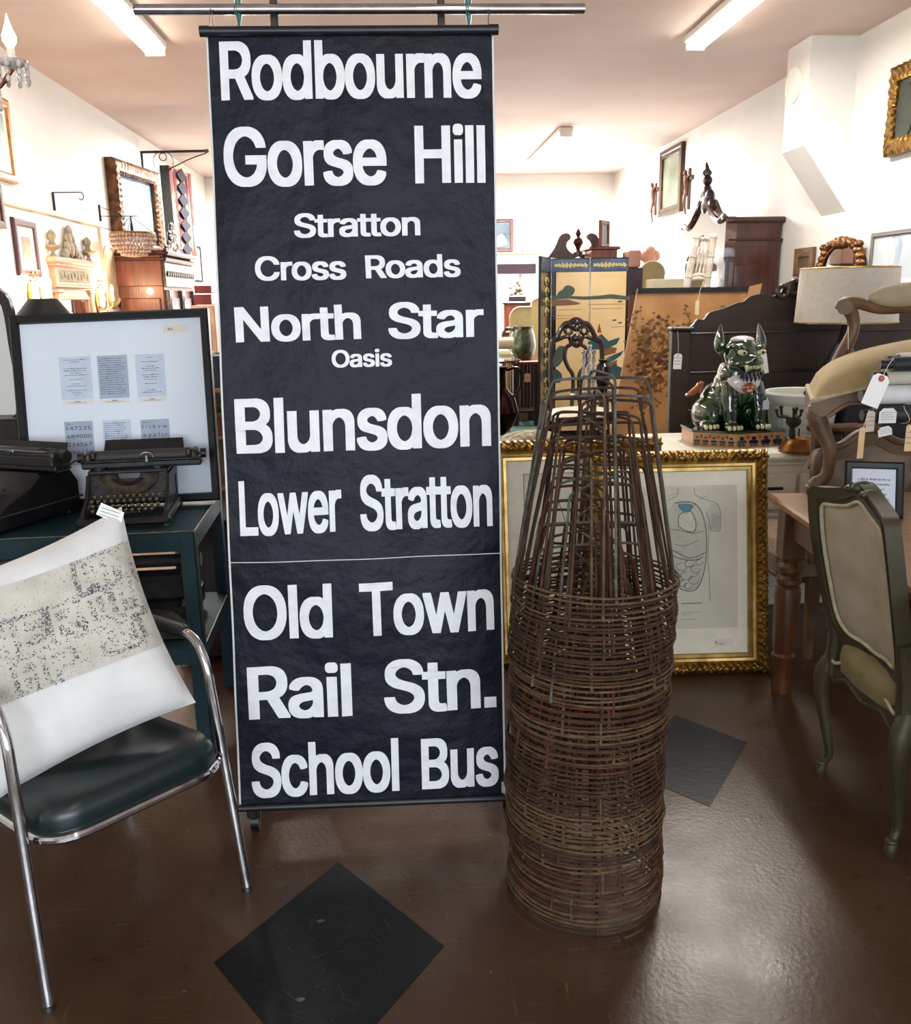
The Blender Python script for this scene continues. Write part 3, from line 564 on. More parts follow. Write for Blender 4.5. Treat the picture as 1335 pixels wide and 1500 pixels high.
F57 = {'W': '10001 10001 10001 10101 10101 11011 10001', 'N': '10001 11001 11001 10101 10011 10011 10001', 'H': '10001 10001 10001 11111 10001 10001 10001', 'E': '11111 10000 10000 11110 10000 10000 11111', 'R': '11110 10001 10001 11110 10100 10010 10001', 'D': '11110 10001 10001 10001 10001 10001 11110', 'U': '10001 10001 10001 10001 10001 10001 01110', 'O': '01110 10001 10001 10001 10001 10001 01110', 'P': '11110 10001 10001 11110 10000 10000 10000', '8': '01110 10001 10001 01110 10001 10001 01110', 'T': '11111 00100 00100 00100 00100 00100 00100', 'I': '111 010 010 010 010 010 111', 'A': '01110 10001 10001 11111 10001 10001 10001'}
cells = []
def put(chars, u0, t0, w, h):
    for i, ch in enumerate(chars):
        for r, row in enumerate(F57[ch].split()):
            for c_, q in enumerate(row):
                if q == '1': cells.append((u0+i*w*1.25+c_*w/5, t0-(r+1)*h/7, w/5, h/7))
put('WN', .70, .97, .12, .27); put('HERDU', .17, .66, .135, .30); put('OO', .73, .32, .08, .22); put('AP', .28, .30, .12, .26)
rnd = random.Random(5)
for q in range(20000):
    u, t = rnd.random(), rnd.random()
    if u < .1: continue
    dens = .16+.84*max(0, noise.noise(V((u*7, t*5, 2)))*1.6+.25)*(.35+.65*u)
    near = False; inside = False
    for (a, b, w, h) in cells:
        if a <= u <= a+w and b <= t <= b+h: inside = True; break
        if a-.03 <= u <= a+w+.03 and b-.04 <= t <= b+h+.04: near = True
    if inside or rnd.random() > dens*(1.0 if near else .13): continue
    r = rnd.uniform(.0005, .0013)*(1.5 if near else 1); c = band(u, t, .0032); e1 = (band(min(1, u+.01), t, .0032)-c).normalized(); e2 = (band(u, min(1, t+.01), .0032)-c).normalized(); a0 = rnd.random()*6
    kk = rnd.choice([4, 5]); mb.add([c+e1*(r*math.cos(a0+j*2*PI/kk)*rnd.uniform(.6, 1.6))+e2*(r*math.sin(a0+j*2*PI/kk)) for j in range(kk)], [tuple(range(kk))])
part('printed_band', mb, [printc, speck], pillow, 'grey band of faded stencil print', smooth=180)
mb = MB(); c = pil(.97, .965, 1)+nrm*.004; e1 = (pil(.9, .97, 1)-c).normalized(); e1 = -e1; e2 = V((0, 0, 1))-nrm*nrm.z; fr = Fr(c+nrm*.002, V((.93, 0, -.36)), V((.36, 0, .93)))
mb.prism([(-.05, -.012), (.012, -.018), (.012, .014), (-.046, .02)], fr, 0, .0006); mb.k = 1
for q in range(3): mb.rect(fr, -.042, .008-q*.009, .002, .0095-q*.009, .0009)
single('paper_tag', mb, [mat('white_card', '#efeeea', .7), greyink], 'white paper tag pinned to the top corner of the throw pillow', 'tag')

# ================================================================== green metal work table
gm = mat('worn_green_metal', '#172f36', .45, .35, h2='#24434a', scale=5, bump=.15, bscale=30, lo=.3, hi=.75, rvar=.08)
gedge = mat('bare_metal_edge', '#8f8a78', .5, .5, h2='#5d6a62', scale=40)
ZT = .80
c0 = fl(284, 778, ZT); cl = fl(0, 789, ZT); ang = math.atan2(c0.y-cl.y, c0.x-cl.x)
MT = Matrix.Translation((c0.x, c0.y, 0)) @ Matrix.Rotation(ang+.02, 4, 'Z')      # local: x to the left is negative, y back
tabl = thing('work_table', 'dark green painted metal work table carrying the typewriters and framed documents', 'table', (c0.x-.5, c0.y+.3, 0))
TW, TD = 1.45, .60
mb = MB(MT); mb.box((-TW/2, TD/2, ZT-.004), (TW, TD, .008), .002); part('table_top', mb, gm, tabl)
mb = MB(MT)
mb.box((-TW/2, .004, ZT-.035), (TW, .006, .06), .001); mb.box((-TW/2, TD-.004, ZT-.035), (TW, .006, .06), .001)
mb.box((-.004, TD/2, ZT-.035), (.006, TD, .06), .001); mb.box((-TW+.004, TD/2, ZT-.035), (.006, TD, .06), .001); part('apron', mb, gm, tabl)
mb = MB(MT); mb.tube([(-TW, -.001, ZT+.001), (0, -.001, ZT+.001), (.001, 0, ZT+.001), (.001, TD, ZT+.001)], .0022, 5); part('worn_edge', mb, gedge, tabl, 'bare metal showing along the worn top edge')
for x, y in ((0, 0), (0, TD), (-TW, 0), (-TW, TD)):
    sx, sy = (-1 if x == 0 else 1), (1 if y == 0 else -1); mb = MB(MT)
    mb.box((x+sx*.024, y+sy*.003, (ZT-.006)/2), (.048, .006, ZT-.006), .001); mb.box((x+sx*.003, y+sy*.024, (ZT-.006)/2), (.006, .048, ZT-.006), .001)
    part('leg', mb, gm, tabl)
mb = MB(MT); mb.box((-TW/2, TD/2, .40), (TW-.012, TD-.012, .006), .001); mb.box((-TW/2, .008, .375), (TW-.012, .006, .05)); mb.box((-.008, TD/2, .375), (.006, TD-.012, .05)); part('lower_shelf', mb, gm, tabl)
mb = MB(MT); mb.tube([(-.004, .01, .402), (-.003, TD, .402)], .002, 5); part('shelf_edge', mb, gedge, tabl)
def tt(x, y, z=0): return MT @ V((x, y, z))

# ================================================================== framed documents leaning on the table
blackf = mat('black_lacquer_frame', '#0b0a0d', .36, h2='#131113', scale=10, rvar=.06, spec=.25)
board = mat('pale_blue_board', '#e9f0fa', .6, h2='#e2eaf6', scale=3, spec=.6)
def frame_fr(TLp, TRp, BLp): return Fr(BLp, TRp-TLp, TLp-BLp), (TRp-TLp).length, (TLp-BLp).length
def frame_sides(mb, fr, w, h, prof, seg=1, orn=0, per=.05):
    # prof: list of (inset, height); swept round the rectangle with mitred corners; orn adds carved relief
    nP = len(prof); vs = []; fs = []; ring = []
    cor = [(0, 0, 1, 1), (w, 0, -1, 1), (w, h, -1, -1), (0, h, 1, -1)]; ln = [w, h, w, h]; cnt = 0
    for k in range(4):
        x0, y0, a0, b0 = cor[k]; x1, y1, a1, b1 = cor[(k+1) % 4]; n = max(1, int(ln[k]/per*6)) if orn else seg
        for i in range(n):
            t = i/n; row = []
            for j, (ins, z) in enumerate(prof):
                xx = lerp(x0+a0*ins, x1+a1*ins, t); yy = lerp(y0+b0*ins, y1+b1*ins, t)
                dz = orn*(math.sin(t*ln[k]/per*2*PI+j*1.3)+.6*math.sin(t*ln[k]/per*5.1+j*2.4)) if orn and 0 < j < nP-1 and i > 0 and j % 3 != 0 else 0
                row.append(fr(xx, yy, z+dz))
            vs += row; cnt += 1
    for i in range(cnt):
        j = (i+1) % cnt
        for p in range(nP-1): fs.append((i*nP+p, j*nP+p, j*nP+p+1, i*nP+p+1))
    mb.add(vs, fs); return mb
pbr, pbl = fl(318, 739, ZT), fl(36, 747, ZT)
ptl, ptr = at(8, 463, pbl.y+.11), at(300, 451, pbr.y+.11)
fr, w, h = frame_fr(ptl, ptr, pbl)
dst = thing('framed_documents', 'wide black framed pale board of six small typed documents leaning behind the typewriters', 'framed documents', pbl)
mb = MB(); frame_sides(mb, fr, w, h, [(0, -.03), (0, 0), (.006, .006), (.026, .004), (.03, -.006), (.03, -.02)]); part('frame', mb, blackf, dst)
mb = MB(); mb.rect(fr, .02, .02, w-.02, h-.02, -.012); mb.box(fr(w/2, h/2, -.024), (.01, .01, .01)); part('backing_board', mb, board, dst)
greyd, pald, cap, dark = mat('grey_document', '#b3bfd0', .8, h2='#a9b6c9', scale=30), mat('pale_document', '#d2dded', .8, h2='#c8d4e6', scale=20), mat('cream_caption', '#ece4d6', .8), mat('type_ink', '#4f576a', .8)
def imgxy(px, py):                          # where the sight line meets the leaning board
    r = ray(px, py); o = V((0, 0, CAM_Z)); t = (fr.o-o).dot(fr.n)/r.dot(fr.n); p = o+r*t-fr.o; return p.dot(fr.u), p.dot(fr.v)
docs = [((84, 523), (130, 523), (90, 586), pald, 0), ((140, 521), (184, 520), (146, 584), greyd, 1), ((196, 519), (238, 517), (201, 582), pald, 2), ((92, 618), (134, 617), (97, 682), greyd, 3), ((148, 616), (190, 615), (152, 676), pald, 1), ((204, 615), (246, 613), (207, 676), greyd, 4)]
rnd = random.Random(2)
for (a, b, c, m, kind) in docs:
    x0, y1 = imgxy(*a); x1, _ = imgxy(*b); _, y0 = imgxy(*c); W2, H2 = x1-x0, y1-y0
    mb = MB(); mb.rect(fr, x0, y0, x1, y1, -.0105); mb.k = 1
    if kind in (0, 1, 2):
        n = 17
        for i in range(n):
            yy = y1-.012-(H2-.02)*i/n; q = rnd.random()
            if kind == 1: xa, xb = x0+.006, x1-.006-.02*rnd.random()
            else:
                if q < .35: continue
                l = W2*rnd.uniform(.2, .75); xa, xb = (x0+x1-l)/2, (x0+x1+l)/2
            xx = xa
            while xx < xb: e = min(xb, xx+rnd.uniform(.004, .012)); mb.rect(fr, xx, yy, e, yy+(.0016 if rnd.random() < .8 else .0026), -.0099); xx = e+.0016
    rows = {3: ['147235', '689000', '234567', '890123'], 4: ['l i t k v w', 'x y z f j r']}.get(kind, [])
    if rows:
        text(mb, 'Plate V', fr, x0+.008, y1-.012, .006, z=-.0099)
        for i, s in enumerate(rows): text(mb, s, fr, x0+.007, y1-.031-i*.0285, .014, w=W2-.014, z=-.0099)
    part('document', mb, [m, dark], dst)
    if kind in (0, 1, 2) and a[1] < 600:
        mb = MB(); mb.rect(fr, x0+.002, y0-.017, x1-.002, y0-.004, -.0105); mb.k = 1; mb.rect(fr, x0+W2*.4, y0-.0085, x1-W2*.4, y0-.0065, -.0099); mb.rect(fr, x0+W2*.2, y0-.0125, x1-W2*.2, y0-.0115, -.0099); part('caption', mb, [cap, dark], dst)
x0, y0 = imgxy(238, 487); x1, y1 = imgxy(273, 475)
mb = MB(); mb.rect(fr, x0, y0, x1, y1, -.0105); mb.k = 1; text(mb, '865', fr, x0+.016, y0+.008, .009, z=-.0099); part('number_label', mb, [cap, dark], dst)

# ================================================================== typewriters
tyb = mat('typewriter_enamel', '#16161a', .38, .2, h2='#2a2723', scale=16, bump=.12, bscale=50, rvar=.1, lo=.4, hi=.8)
tym = mat('dusty_steel', '#5c564c', .5, .7, h2='#332e29', scale=30)
platm = mat('platen_rubber', '#2b2a2b', .6, h2='#3a3632', scale=12)
keym = mat('key_top', '#b5ac86', .35, h2='#8b8260', scale=30)
def typewriter(M, label, rz, keys=True, low=0):
    loc = M.translation; t = thing('typewriter', label, 'typewriter', loc, rz)
    P = lambda name, mb, m, par=t, **k: part(name, mb, m, par, **k)
    mb = MB(M)                                  # base with splayed front rail and feet
    mb.box((0, .012, .022), (.325, .034, .028), .008); mb.box((-.145, .18, .024), (.03, .33, .032), .006); mb.box((.145, .18, .024), (.03, .33, .032), .006); mb.box((0, .335, .024), (.30, .03, .03), .006)
    for x in (-.145, .145):
        for y in (.015, .335): mb.cyl((x, y, 0), (x, y, .012), .014, .011, 10)
    P('base', mb, tyb)
    side = [(.02, .03), (.035, .055), (.10, .088), (.135, .135), (.15, .165), (.33, .165), (.34, .03)]
    for s in (-1, 1):
        mb = MB(M); f_ = Fr((s*.142, 0, 0), (0, 1, 0), (0, 0, 1)); mb.ring(side, [(lerp(y, .2, .34), lerp(z, .09, .42)) for y, z in side], f_, -.006, .006); mb.box((s*.142, .24, .09), (.006, .17, .10)); P('side_panel', mb, tyb)
    pts = [(-.142, .078), (-.142, .168), (-.098, .168)]+[(.098*math.cos(a)*-1, .168-.066*math.sin(a)) for a in [PI*i/14 for i in range(1, 14)]]+[(.098, .168), (.142, .168), (.142, .078)]
    mb = MB(M); f_ = Fr((0, .118, 0), (1, 0, 0), (0, .32, .95)); mb.prism(pts, f_, 0, .006); P('front_panel', mb, tyb)
    mb = MB(M)
    mb.tube([f_(-x*1.0, z, .007) for x, z in [(.098*math.cos(a), .168-.066*math.sin(a)) for a in [PI*i/16 for i in range(17)]]], .0022, 6); 
    for x, z in ((-.125, .15), (.125, .15), (-.125, .10), (.125, .10), (-.118, .125)): mb.ell(f_(x, z, .008), .0035, 8, 5)
    P('front_trim', mb, tym)
    mb = MB(M); f2 = Fr((0, .165, .165), (1, 0, 0), (0, .55, .84))    # type basket: a fan of type bars
    for i in range(34):
        a = PI*(i+.5)/34; a = PI+a; c_, s_ = math.cos(a), math.sin(a); mb.tube([f2(.04*c_, .04*s_+.012, -.012), f2(.104*c_, .094*s_+.012, .004)], [.0016, .0022], 4)
    arcp = [(.110*math.cos(a), .098*math.sin(a)+.012) for a in [PI+PI*i/20 for i in range(21)]]; inn = [(.07*math.cos(a), .06*math.sin(a)+.012) for a in [PI+PI*i/20 for i in range(21)]]
    mb.ring(arcp+[(.110, .014)], inn+[(.07, .014)], f2, -.003, .001); P('type_basket', mb, tym)
    mb = MB(M); mb.prism([(-.12, .0), (.12, .0), (.12, .09), (-.12, .09)], Fr((0, .15, .06), (1, 0, 0), (0, .3, .9)), 0, .004); P('inner_plate', mb, tyb)
    if keys:
        first = None
        for r, n in enumerate((10, 11, 11, 11)):
            for i in range(n):
                x = (i-(n-1)/2)*.0225+(.004 if r % 2 else -.004); y = .028+r*.021; z = .060+r*.0125
                if first is None:
                    mb = MB(M); mb.cyl((x, y, z-.004), (x, y, z+.003), .0078, n=12); mb.k = 1; mb.lathe([(.0001, .0035), (.0062, .0035), (.0062, .003)][::-1], 12, (x, y, z)); mb.k = 2; mb.tube([(x, y, z-.004), (x, y+.008, z-.03)], .002, 5)
                    first = part('key', mb, [tym, keym, tyb], t); fx = V((x, y, z))
                else:
                    o = first.copy(); COL.objects.link(o); d = M.to_3x3() @ (V((x, y, z))-fx); d = ROOT[t.name].to_3x3().inverted() @ d; o.location = d
        mb = MB(M); mb.box((0, .018, .052), (.12, .016, .012), .005); P('space_bar', mb, tyb)
    mb = MB(M); mb.box((0, .205, .176), (.285, .10, .014), .004); mb.cyl((-.105, .185, .183), (-.105, .185, .192), .026, n=20); mb.cyl((.105, .185, .183), (.105, .185, .192), .026, n=20); P('top_plate', mb, tyb)
    cz = .205; M = M @ Matrix.Translation((.045, 0, 0))
    mb = MB(M); mb.box((0, .225, cz-.016), (.43, .06, .016), .004); mb.box((0, .193, cz-.008), (.43, .010, .020), .003); mb.cyl((-.215, .19, cz+.006), (.215, .19, cz+.006), .005, n=10); car = P('carriage', mb, tyb)
    mb = MB(M); mb.cyl((-.165, .225, cz+.018), (.17, .225, cz+.018), .024, n=20); part('platen', mb, platm, car)
    mb = MB(M); mb.prism([(-.145, 0), (.15, 0), (.145, .058), (-.14, .058)], Fr((0, .247, cz+.022), (1, 0, 0), (0, .5, .86)), 0, .004); part('paper_table', mb, tyb, car)
    for s in (-1, 1):
        mb = MB(M); x = s*.19; mb.box((x, .225, cz+.014), (.022, .07, .05), .006); mb.box((s*.172, .205, cz+.03), (.02, .03, .03), .005); mb.tube([(x, .2, cz+.03), (x+s*.014, .175, cz+.036), (x+s*.012, .16, cz+.01)], .004, 7); part('end_plate', mb, tym, car)
        mb = MB(M); mb.cyl((s*.20, .225, cz+.018), (s*.213, .225, cz+.018), .006, n=10); mb.cyl((s*.213, .225, cz+.018), (s*.232, .225, cz+.018), .019, n=18); part('platen_knob', mb, tyb, car)
    mb = MB(M); mb.box((.02, .188, cz+.012), (.014, .012, .03), .003); mb.tube([(.0, .19, cz+.022)]+[(.02+.024*math.cos(a), .191, cz+.014+.022*math.sin(a)) for a in [PI-PI*i/8 for i in range(9)]], .0025, 6); part('type_guide', mb, steel, car)
    mb = MB(M); mb.tube([(-.2, .2, cz+.02), (-.235, .18, cz+.015), (-.25, .15, cz+.004), (-.235, .135, cz)], [.005, .004, .004, .003], 7); part('carriage_lever', mb, tym, car)
    return t
bl = fl(112, 777, ZT); br = fl(250, 771, ZT)
M1 = Matrix.Translation(((bl.x+br.x)/2, (bl.y+br.y)/2, ZT+.001)) @ Matrix.Rotation(.10, 4, 'Z') @ Matrix.Diagonal((.90, 1.0, .88, 1))
typewriter(M1, 'black upright typewriter with cream keys in front of the framed documents', .10)
M2 = Matrix.Translation(tt(-.76, .10, ZT+.001)) @ Matrix.Rotation(-.42, 4, 'Z') @ Matrix.Diagonal((1.0, 1.05, 1.05, 1))
def cased_typewriter():
    t = thing('typewriter', 'dusty black desk typewriter with closed angular body at the left edge of the work table', 'typewriter', M2.translation, -.42)
    prof = [(0, .012), (0, .045), (.05, .085), (.16, .125), (.20, .155), (.33, .155), (.36, .11), (.36, .012)]
    mb = MB(M2); vs = []; n = len(prof); 
    for x, k in ((-.17, 0), (-.155, 1), (.155, 1), (.17, 0)):
        for y, z in prof: vs.append((x, .18+(y-.18)*(1 if k else .95), .012+(z-.012)*(1 if k else .93)))
    fs = [tuple(range(n)), tuple(3*n+i for i in range(n))[::-1]]
    for a in range(3):
        for i in range(n): j = (i+1) % n; fs.append((a*n+i, (a+1)*n+i, (a+1)*n+j, a*n+j))
    mb.add(vs, fs); part('body', mb, tyb, t)
    mb = MB(M2); mb.box((0, .18, .052), (.352, .372, .006), .002); part('body_band', mb, mat('scuffed_band', '#33343a', .45, h2='#22232a', scale=30), t)
    mb = MB(M2)
    for x in (-.14, .14):
        for y in (.03, .33): mb.cyl((x, y, 0), (x, y, .014), .014, n=10)
    part('foot', mb, rub, t)
    cz = .19
    mb = MB(M2); mb.box((0, .25, cz-.022), (.44, .07, .02), .004); mb.box((0, .21, cz), (.44, .012, .03), .003); mb.prism([(-.2, 0), (.2, 0), (.2, .05), (-.2, .05)], Fr((0, .285, cz), (1, 0, 0), (0, .3, .95)), 0, .004); ca = part('carriage', mb, tyb, t)
    mb = MB(M2); mb.cyl((-.2, .25, cz+.014), (.2, .25, cz+.014), .023, n=18); part('platen', mb, platm, ca)
    mb = MB(M2); mb.cyl((-.2, .222, cz+.028), (.2, .222, cz+.028), .003, n=8); mb.box((.03, .218, cz+.028), (.04, .008, .01), .002); part('paper_bail', mb, steel, ca)
    for s in (-1, 1):
        mb = MB(M2); mb.box((s*.205, .25, cz+.005), (.02, .075, .055), .006); mb.tube([(s*.2, .22, cz+.035), (s*.19, .2, cz+.045), (s*.17, .205, cz+.04)], .004, 7); part('end_plate', mb, tym, ca)
        mb = MB(M2); mb.cyl((s*.215, .25, cz+.012), (s*.24, .25, cz+.012), .02, n=16); part('platen_knob', mb, tyb, ca)
    for r in range(4):
        mb = MB(M2)
        for i in range(11): mb.cyl(((i-5)*.023, .02+r*.026, .068+r*.016), ((i-5)*.023, .02+r*.026, .076+r*.016), .008, n=8)
        part('key_row', mb, rub, t)
cased_typewriter()

# things under the table
def shadow_thing(name, mb, m, label, cat): return single(name, mb, m, label, cat)
t = thing('typewriter', 'black portable typewriter with silver maker lettering on the lower shelf of the green table', 'typewriter', tt(-.24, .26, .405))
mb = MB(MT); mb.box((-.24, .30, .47), (.36, .30, .12), .03); mb.box((-.24, .17, .575), (.34, .05, .10), .012); part('body', mb, tyb, t)
mb = MB(MT); mb.cyl((-.44, .24, .64), (-.05, .24, .64), .022, n=14); mb.box((-.24, .27, .63), (.36, .06, .03), .008); mb.cyl((-.03, .24, .64), (-.05, .24, .64), .026, n=14); part('carriage', mb, platm, t)
mb = MB(MT); text(mb, 'Remington', Fr(MT @ V((-.155, .1445, .60)), MT.to_3x3() @ V((1, 0, 0)), (0, 0, 1)), 0, 0, .012, w=.075, z=.0006); part('nameplate_lettering', mb, steel, t)
mb = MB(MT); mb.grid(lambda u, v: V((lerp(-.30, -.07, u), lerp(.09, .20, v), .41+.10*math.sin(PI*u)**.6*math.sin(PI*v)**.5*(1+.1*math.sin(9*u)))), 14, 8); mb.box((-.185, .145, .41), (.2, .1, .006), .002)
single('typewriter_cover', mb, mat('grey_felt', '#34332f', .9, h2='#25241f', scale=20), 'crumpled dark grey cloth cover on the lower shelf in front of the portable typewriter', 'cover', smooth=60)
kil = mat('red_kilim', '#4a1c18', .95, h2='#1f1413', scale=9, bump=.5, bscale=60)
mb = MB(); o = tt(.08, .85, 0)
mb.grid(lambda u, v: V((o.x-.36+.85*u+.02*math.sin(9*v), o.y+.30*v+.06*math.sin(5*u), .012+.40*min(1, v*1.6)*(.85+.15*math.sin(u*7+v*3)))), 18, 10)
mb.box((o.x+.05, o.y+.34, .17), (.8, .12, .34), .04); mb.box((o.x+.02, o.y+.15, .10), (.8, .3, .18), .06)
single('kilim_pile', mb, kil, 'folded dark red patterned rug on the floor behind the green table', 'rug', smooth=60)
mb = MB(); o = tt(.12, 1.15, 0); mb.box((o.x, o.y, .33), (.75, .35, .5), .01); t = thing('wooden_chest', 'plain dark brown wooden chest behind the green table', 'chest', (o.x, o.y, 0)); part('body', mb, darkw, t)
mb = MB(); 
for x in (-.3, .3):
    for y in (-.13, .13): mb.tube([(o.x+x, o.y+y, 0), (o.x+x*.97, o.y+y*.97, .09)], [.016, .022], 8)
part('leg', mb, darkw, t)
mb = MB(); mb.box((o.x, o.y, .59), (.79, .38, .02), .005); part('lid', mb, darkw, t)

# plant, books and shelf seen between the framed documents and the blind
sx = at(318, 560, 4.6); t = thing('open_bookcase', 'pale open bookcase with books and a plant between the framed documents and the blind', 'bookcase', (sx.x, 4.75, 0))
lightw = wood('pale_wood', '#a98f63', '#8d744c', .5, (3, 12, 12))
mb = MB()
for x in (sx.x-.28, sx.x+.28): mb.box((x, 4.75, .62), (.025, .28, 1.24), .003)
part('side_panel', mb, lightw, t)
for z in (.25, .55, .82, 1.06): mb = MB(); mb.box((sx.x, 4.75, z), (.56, .27, .024), .003); part('shelf', mb, lightw, t)
mb = MB(); mb.box((sx.x, 4.885, .62), (.56, .012, 1.24)); part('back_panel', mb, lightw, t)
rnd = random.Random(9); x = sx.x-.25; n = 0
for i in range(12):
    w = rnd.uniform(.022, .045); h = rnd.uniform(.15, .21); mb = MB(); mb.box((x+w/2, 4.72, 1.074+h/2), (w-.003, .15, h), .002)
    single('book', mb, mat('book_cloth_%s' % 'abcde'[i % 5], ('#6d7f8c', '#8c8577', '#3c4a63', '#7a2f2a', '#b9b2a0')[i % 5], .7), 'upright %s book in the row on the top shelf of the pale bookcase' % ('slate blue', 'beige', 'navy', 'dark red', 'cream')[i % 5], 'book', 'books on the pale bookcase'); x += w
leafm = mat('leaf', '#56793a', .5, h2='#88a04f', scale=6)
t = thing('potted_plant', 'green spiky leaved plant in terracotta pot on the bookcase beside the bus blind', 'plant', (sx.x, 4.66, .832)); mb = MB(); mb.lathe([(.05, .832), (.07, .93), (.078, .93), (.078, .95), (.065, .95)], 18, (sx.x, 4.66, 0)); part('pot', mb, mat('terracotta', '#8d5a3d', .8, h2='#774a31', scale=20), t)
mb = MB()
for i in range(26):
    a = rnd.random()*2*PI; l = rnd.uniform(.10, .2); b = V((sx.x, 4.66, .945)); d = V((math.cos(a), math.sin(a)*.8, 0)); pts = [b+d*(l*q)+V((0, 0, .20*q-.24*q*q)) for q in (0, .25, .5, .75, 1)]; wv = V((-d.y, d.x, 0)); vs = []
    for p, ww in zip(pts, (.004, .012, .013, .008, .001)): vs += [p-wv*ww, p+V((0, 0, .003)), p+wv*ww]
    mb.add(vs, [f for q in range(4) for f in ((3*q, 3*q+1, 3*q+4, 3*q+3), (3*q+1, 3*q+2, 3*q+5, 3*q+4))])
part('foliage', mb, leafm, t)

# ================================================================== left wall
def wall_picture(corners, side, fw_, dep, fm, pm, label, cat='picture', name='framed_picture', orn=0, mount=0, mm=None, ins=None, prof=None, extra=None):
    TLp, TRp, BLp = corners; fr, w, h = frame_fr(TLp, TRp, BLp); t = thing(name, label, cat, BLp)
    mb = MB(); frame_sides(mb, fr, w, h, prof or [(0, -dep), (0, -dep*.2), (fw_*.25, 0), (fw_*.6, -dep*.1), (fw_*.8, -dep*.05), (fw_, -dep*.2), (fw_, -dep*.6)], orn=orn, per=.07); part('frame', mb, fm, t)
    mb = MB(); mb.rect(fr, fw_*.6, fw_*.6, w-fw_*.6, h-fw_*.6, -dep*.55)
    if mount:
        part('mount', mb, mm or paper, t); mb = MB(); g = fw_+mount; mb.rect(fr, g, g, w-g, h-g, -dep*.5)
    part('picture', mb, pm, t)
    if extra: extra(fr, w, h, t)
    return t
def lw_quad(x0, x1, yt0, yt1, yb0, off):   # rectangle on the left wall from its two top corners and the lower left corner
    a = wl(x0, yt0, off); b = wl(x1, yt1, off); z0 = at(x0, yb0, a.y).z; zt = (a.z+b.z)/2
    return V((a.x, a.y, zt)), V((b.x, b.y, zt)), V((a.x, a.y, z0))
pic1 = mat('sepia_print', '#6e5e56', .7, h2='#a08d7e', scale=7); pic2 = mat('landscape_print', '#6d7c83', .6, h2='#b9c1bd', scale=5)
wall_picture(lw_quad(20, 53, 318, 324, 404, .03), 0, .055, .03, wood('plum_frame', '#4d2630', '#3b1b25', .45, (9, 9, 2)), pic1, 'plum framed sepia print with cream mount on the left wall', mount=.07)
wall_picture(lw_quad(-30, 14, 120, 152, 258, .04), 0, .06, .035, mat('copper_gilt', '#b78350', .35, .6, h2='#8f5f38', scale=14), pic2, 'gilt framed picture high on the left wall cut by the photo edge', mount=.05)
wall_picture(lw_quad(-30, 3, 262, 270, 330, .04), 0, .05, .03, maho, pic1, 'brown framed picture at the left photo edge below the gilt one')
# overmantel mirror with painted columns
def pier_mirror():
    m = mat('peach_paint', '#d6a88c', .55, h2='#c4977b', scale=8); m2 = mat('grey_green_carving', '#a89b84', .7, h2='#857a66', scale=30, bump=.4, bscale=40)
    a = wl(66, 372, .0); b = wl(130, 384, .0); zt = (a.z+b.z)/2; yA, yB = a.y, b.y; W2 = yB-yA
    fr = Fr((XL, yA, 0), (0, 1, 0), (0, 0, 1)); fr.n = V((1, 0, 0)); zb = .95
    t = thing('pier_mirror', 'tall peach painted wall mirror with columns and urn finials on the left wall', 'mirror', (XL, (yA+yB)/2, zb))
    f = lambda x, z, d: V((XL+d*.4, yA+x, z))
    for s in (.07, W2-.17):
        mb = MB(); mb.box(f(s+.05, (zb+zt-.26)/2, .05), (.04, .10, zt-.26-zb), .01); mb.box(f(s+.05, zt-.275, .06), (.05, .15, .03), .008); mb.box(f(s+.05, zb+.03, .06), (.05, .15, .06), .008); part('column', mb, m, t)
    mb = MB(); mb.box(f(W2/2, zt-.03, .085), (.075, W2, .05), .015); mb.box(f(W2/2, zt-.065, .07), (.06, W2-.05, .03), .01); mb.box(f(W2/2, zt-.15, .045), (.04, W2-.12, .15), .006); mb.box(f(W2/2, zt-.235, .06), (.05, W2-.07, .025), .008); part('cornice', mb, m, t)
    mb = MB(); mb.box(f(W2/2, zt-.15, .09), (.012, W2-.30, .10), .004)
    for i in range(9): mb.ell(f(.2+(W2-.4)*i/8, zt-.15+.012*math.sin(i*2), .095), (.015, .035, .03), 8, 6)
    part('frieze', mb, m2, t)
    mb = MB(); x0, x1 = .20, W2-.20; z1 = zt-.33
    for (c, sz) in ((f((x0+x1)/2, z1, .04), (.03, x1-x0+.06, .03)), (f(x0, (z1+zb)/2, .04), (.03, .03, z1-zb)), (f(x1, (z1+zb)/2, .04), (.03, .03, z1-zb)), (f((x0+x1)/2, zb+.02, .04), (.03, x1-x0, .04))): mb.box(c, sz, .006)
    part('mirror_frame', mb, m, t)
    mb = MB(); mb.add([f(x0, zb, .035), f(x1, zb, .035), f(x1, z1, .035), f(x0, z1, .035)], [(0, 1, 2, 3)]); part('mirror_glass', mb, mirror, t)
    mb = MB(); mb.box(f(W2/2, zt-.29, .03), (.015, W2-.3, .06), .004); part('head_panel', mb, mat('pale_peach', '#d9bfae', .6), t)
    for s in (.09, W2-.09):
        mb = MB(); mb.lathe([(.03, 0), (.012, .03), (.02, .045), (.07, .075), (.075, .085), (.03, .09), (.02, .12), (.034, .15), (.036, .17), (.02, .195), (.0005, .21)], 16, f(s, zt-.005, .08)); part('finial', mb, m2, t)
    mb = MB(); c = W2/2
    for (x, z, rr) in ((0, .22, .06), (-.05, .16, .06), (.05, .16, .06), (-.10, .09, .06), (.10, .09, .06), (-.15, .04, .05), (.15, .04, .05), (0, .08, .07), (-.2, .02, .03), (.2, .02, .03)): mb.ell(f(c+x*.9, zt+z-.01, .07), (.03, rr*.8, rr), 10, 7)
    part('crest', mb, m2, t)
pier_mirror()
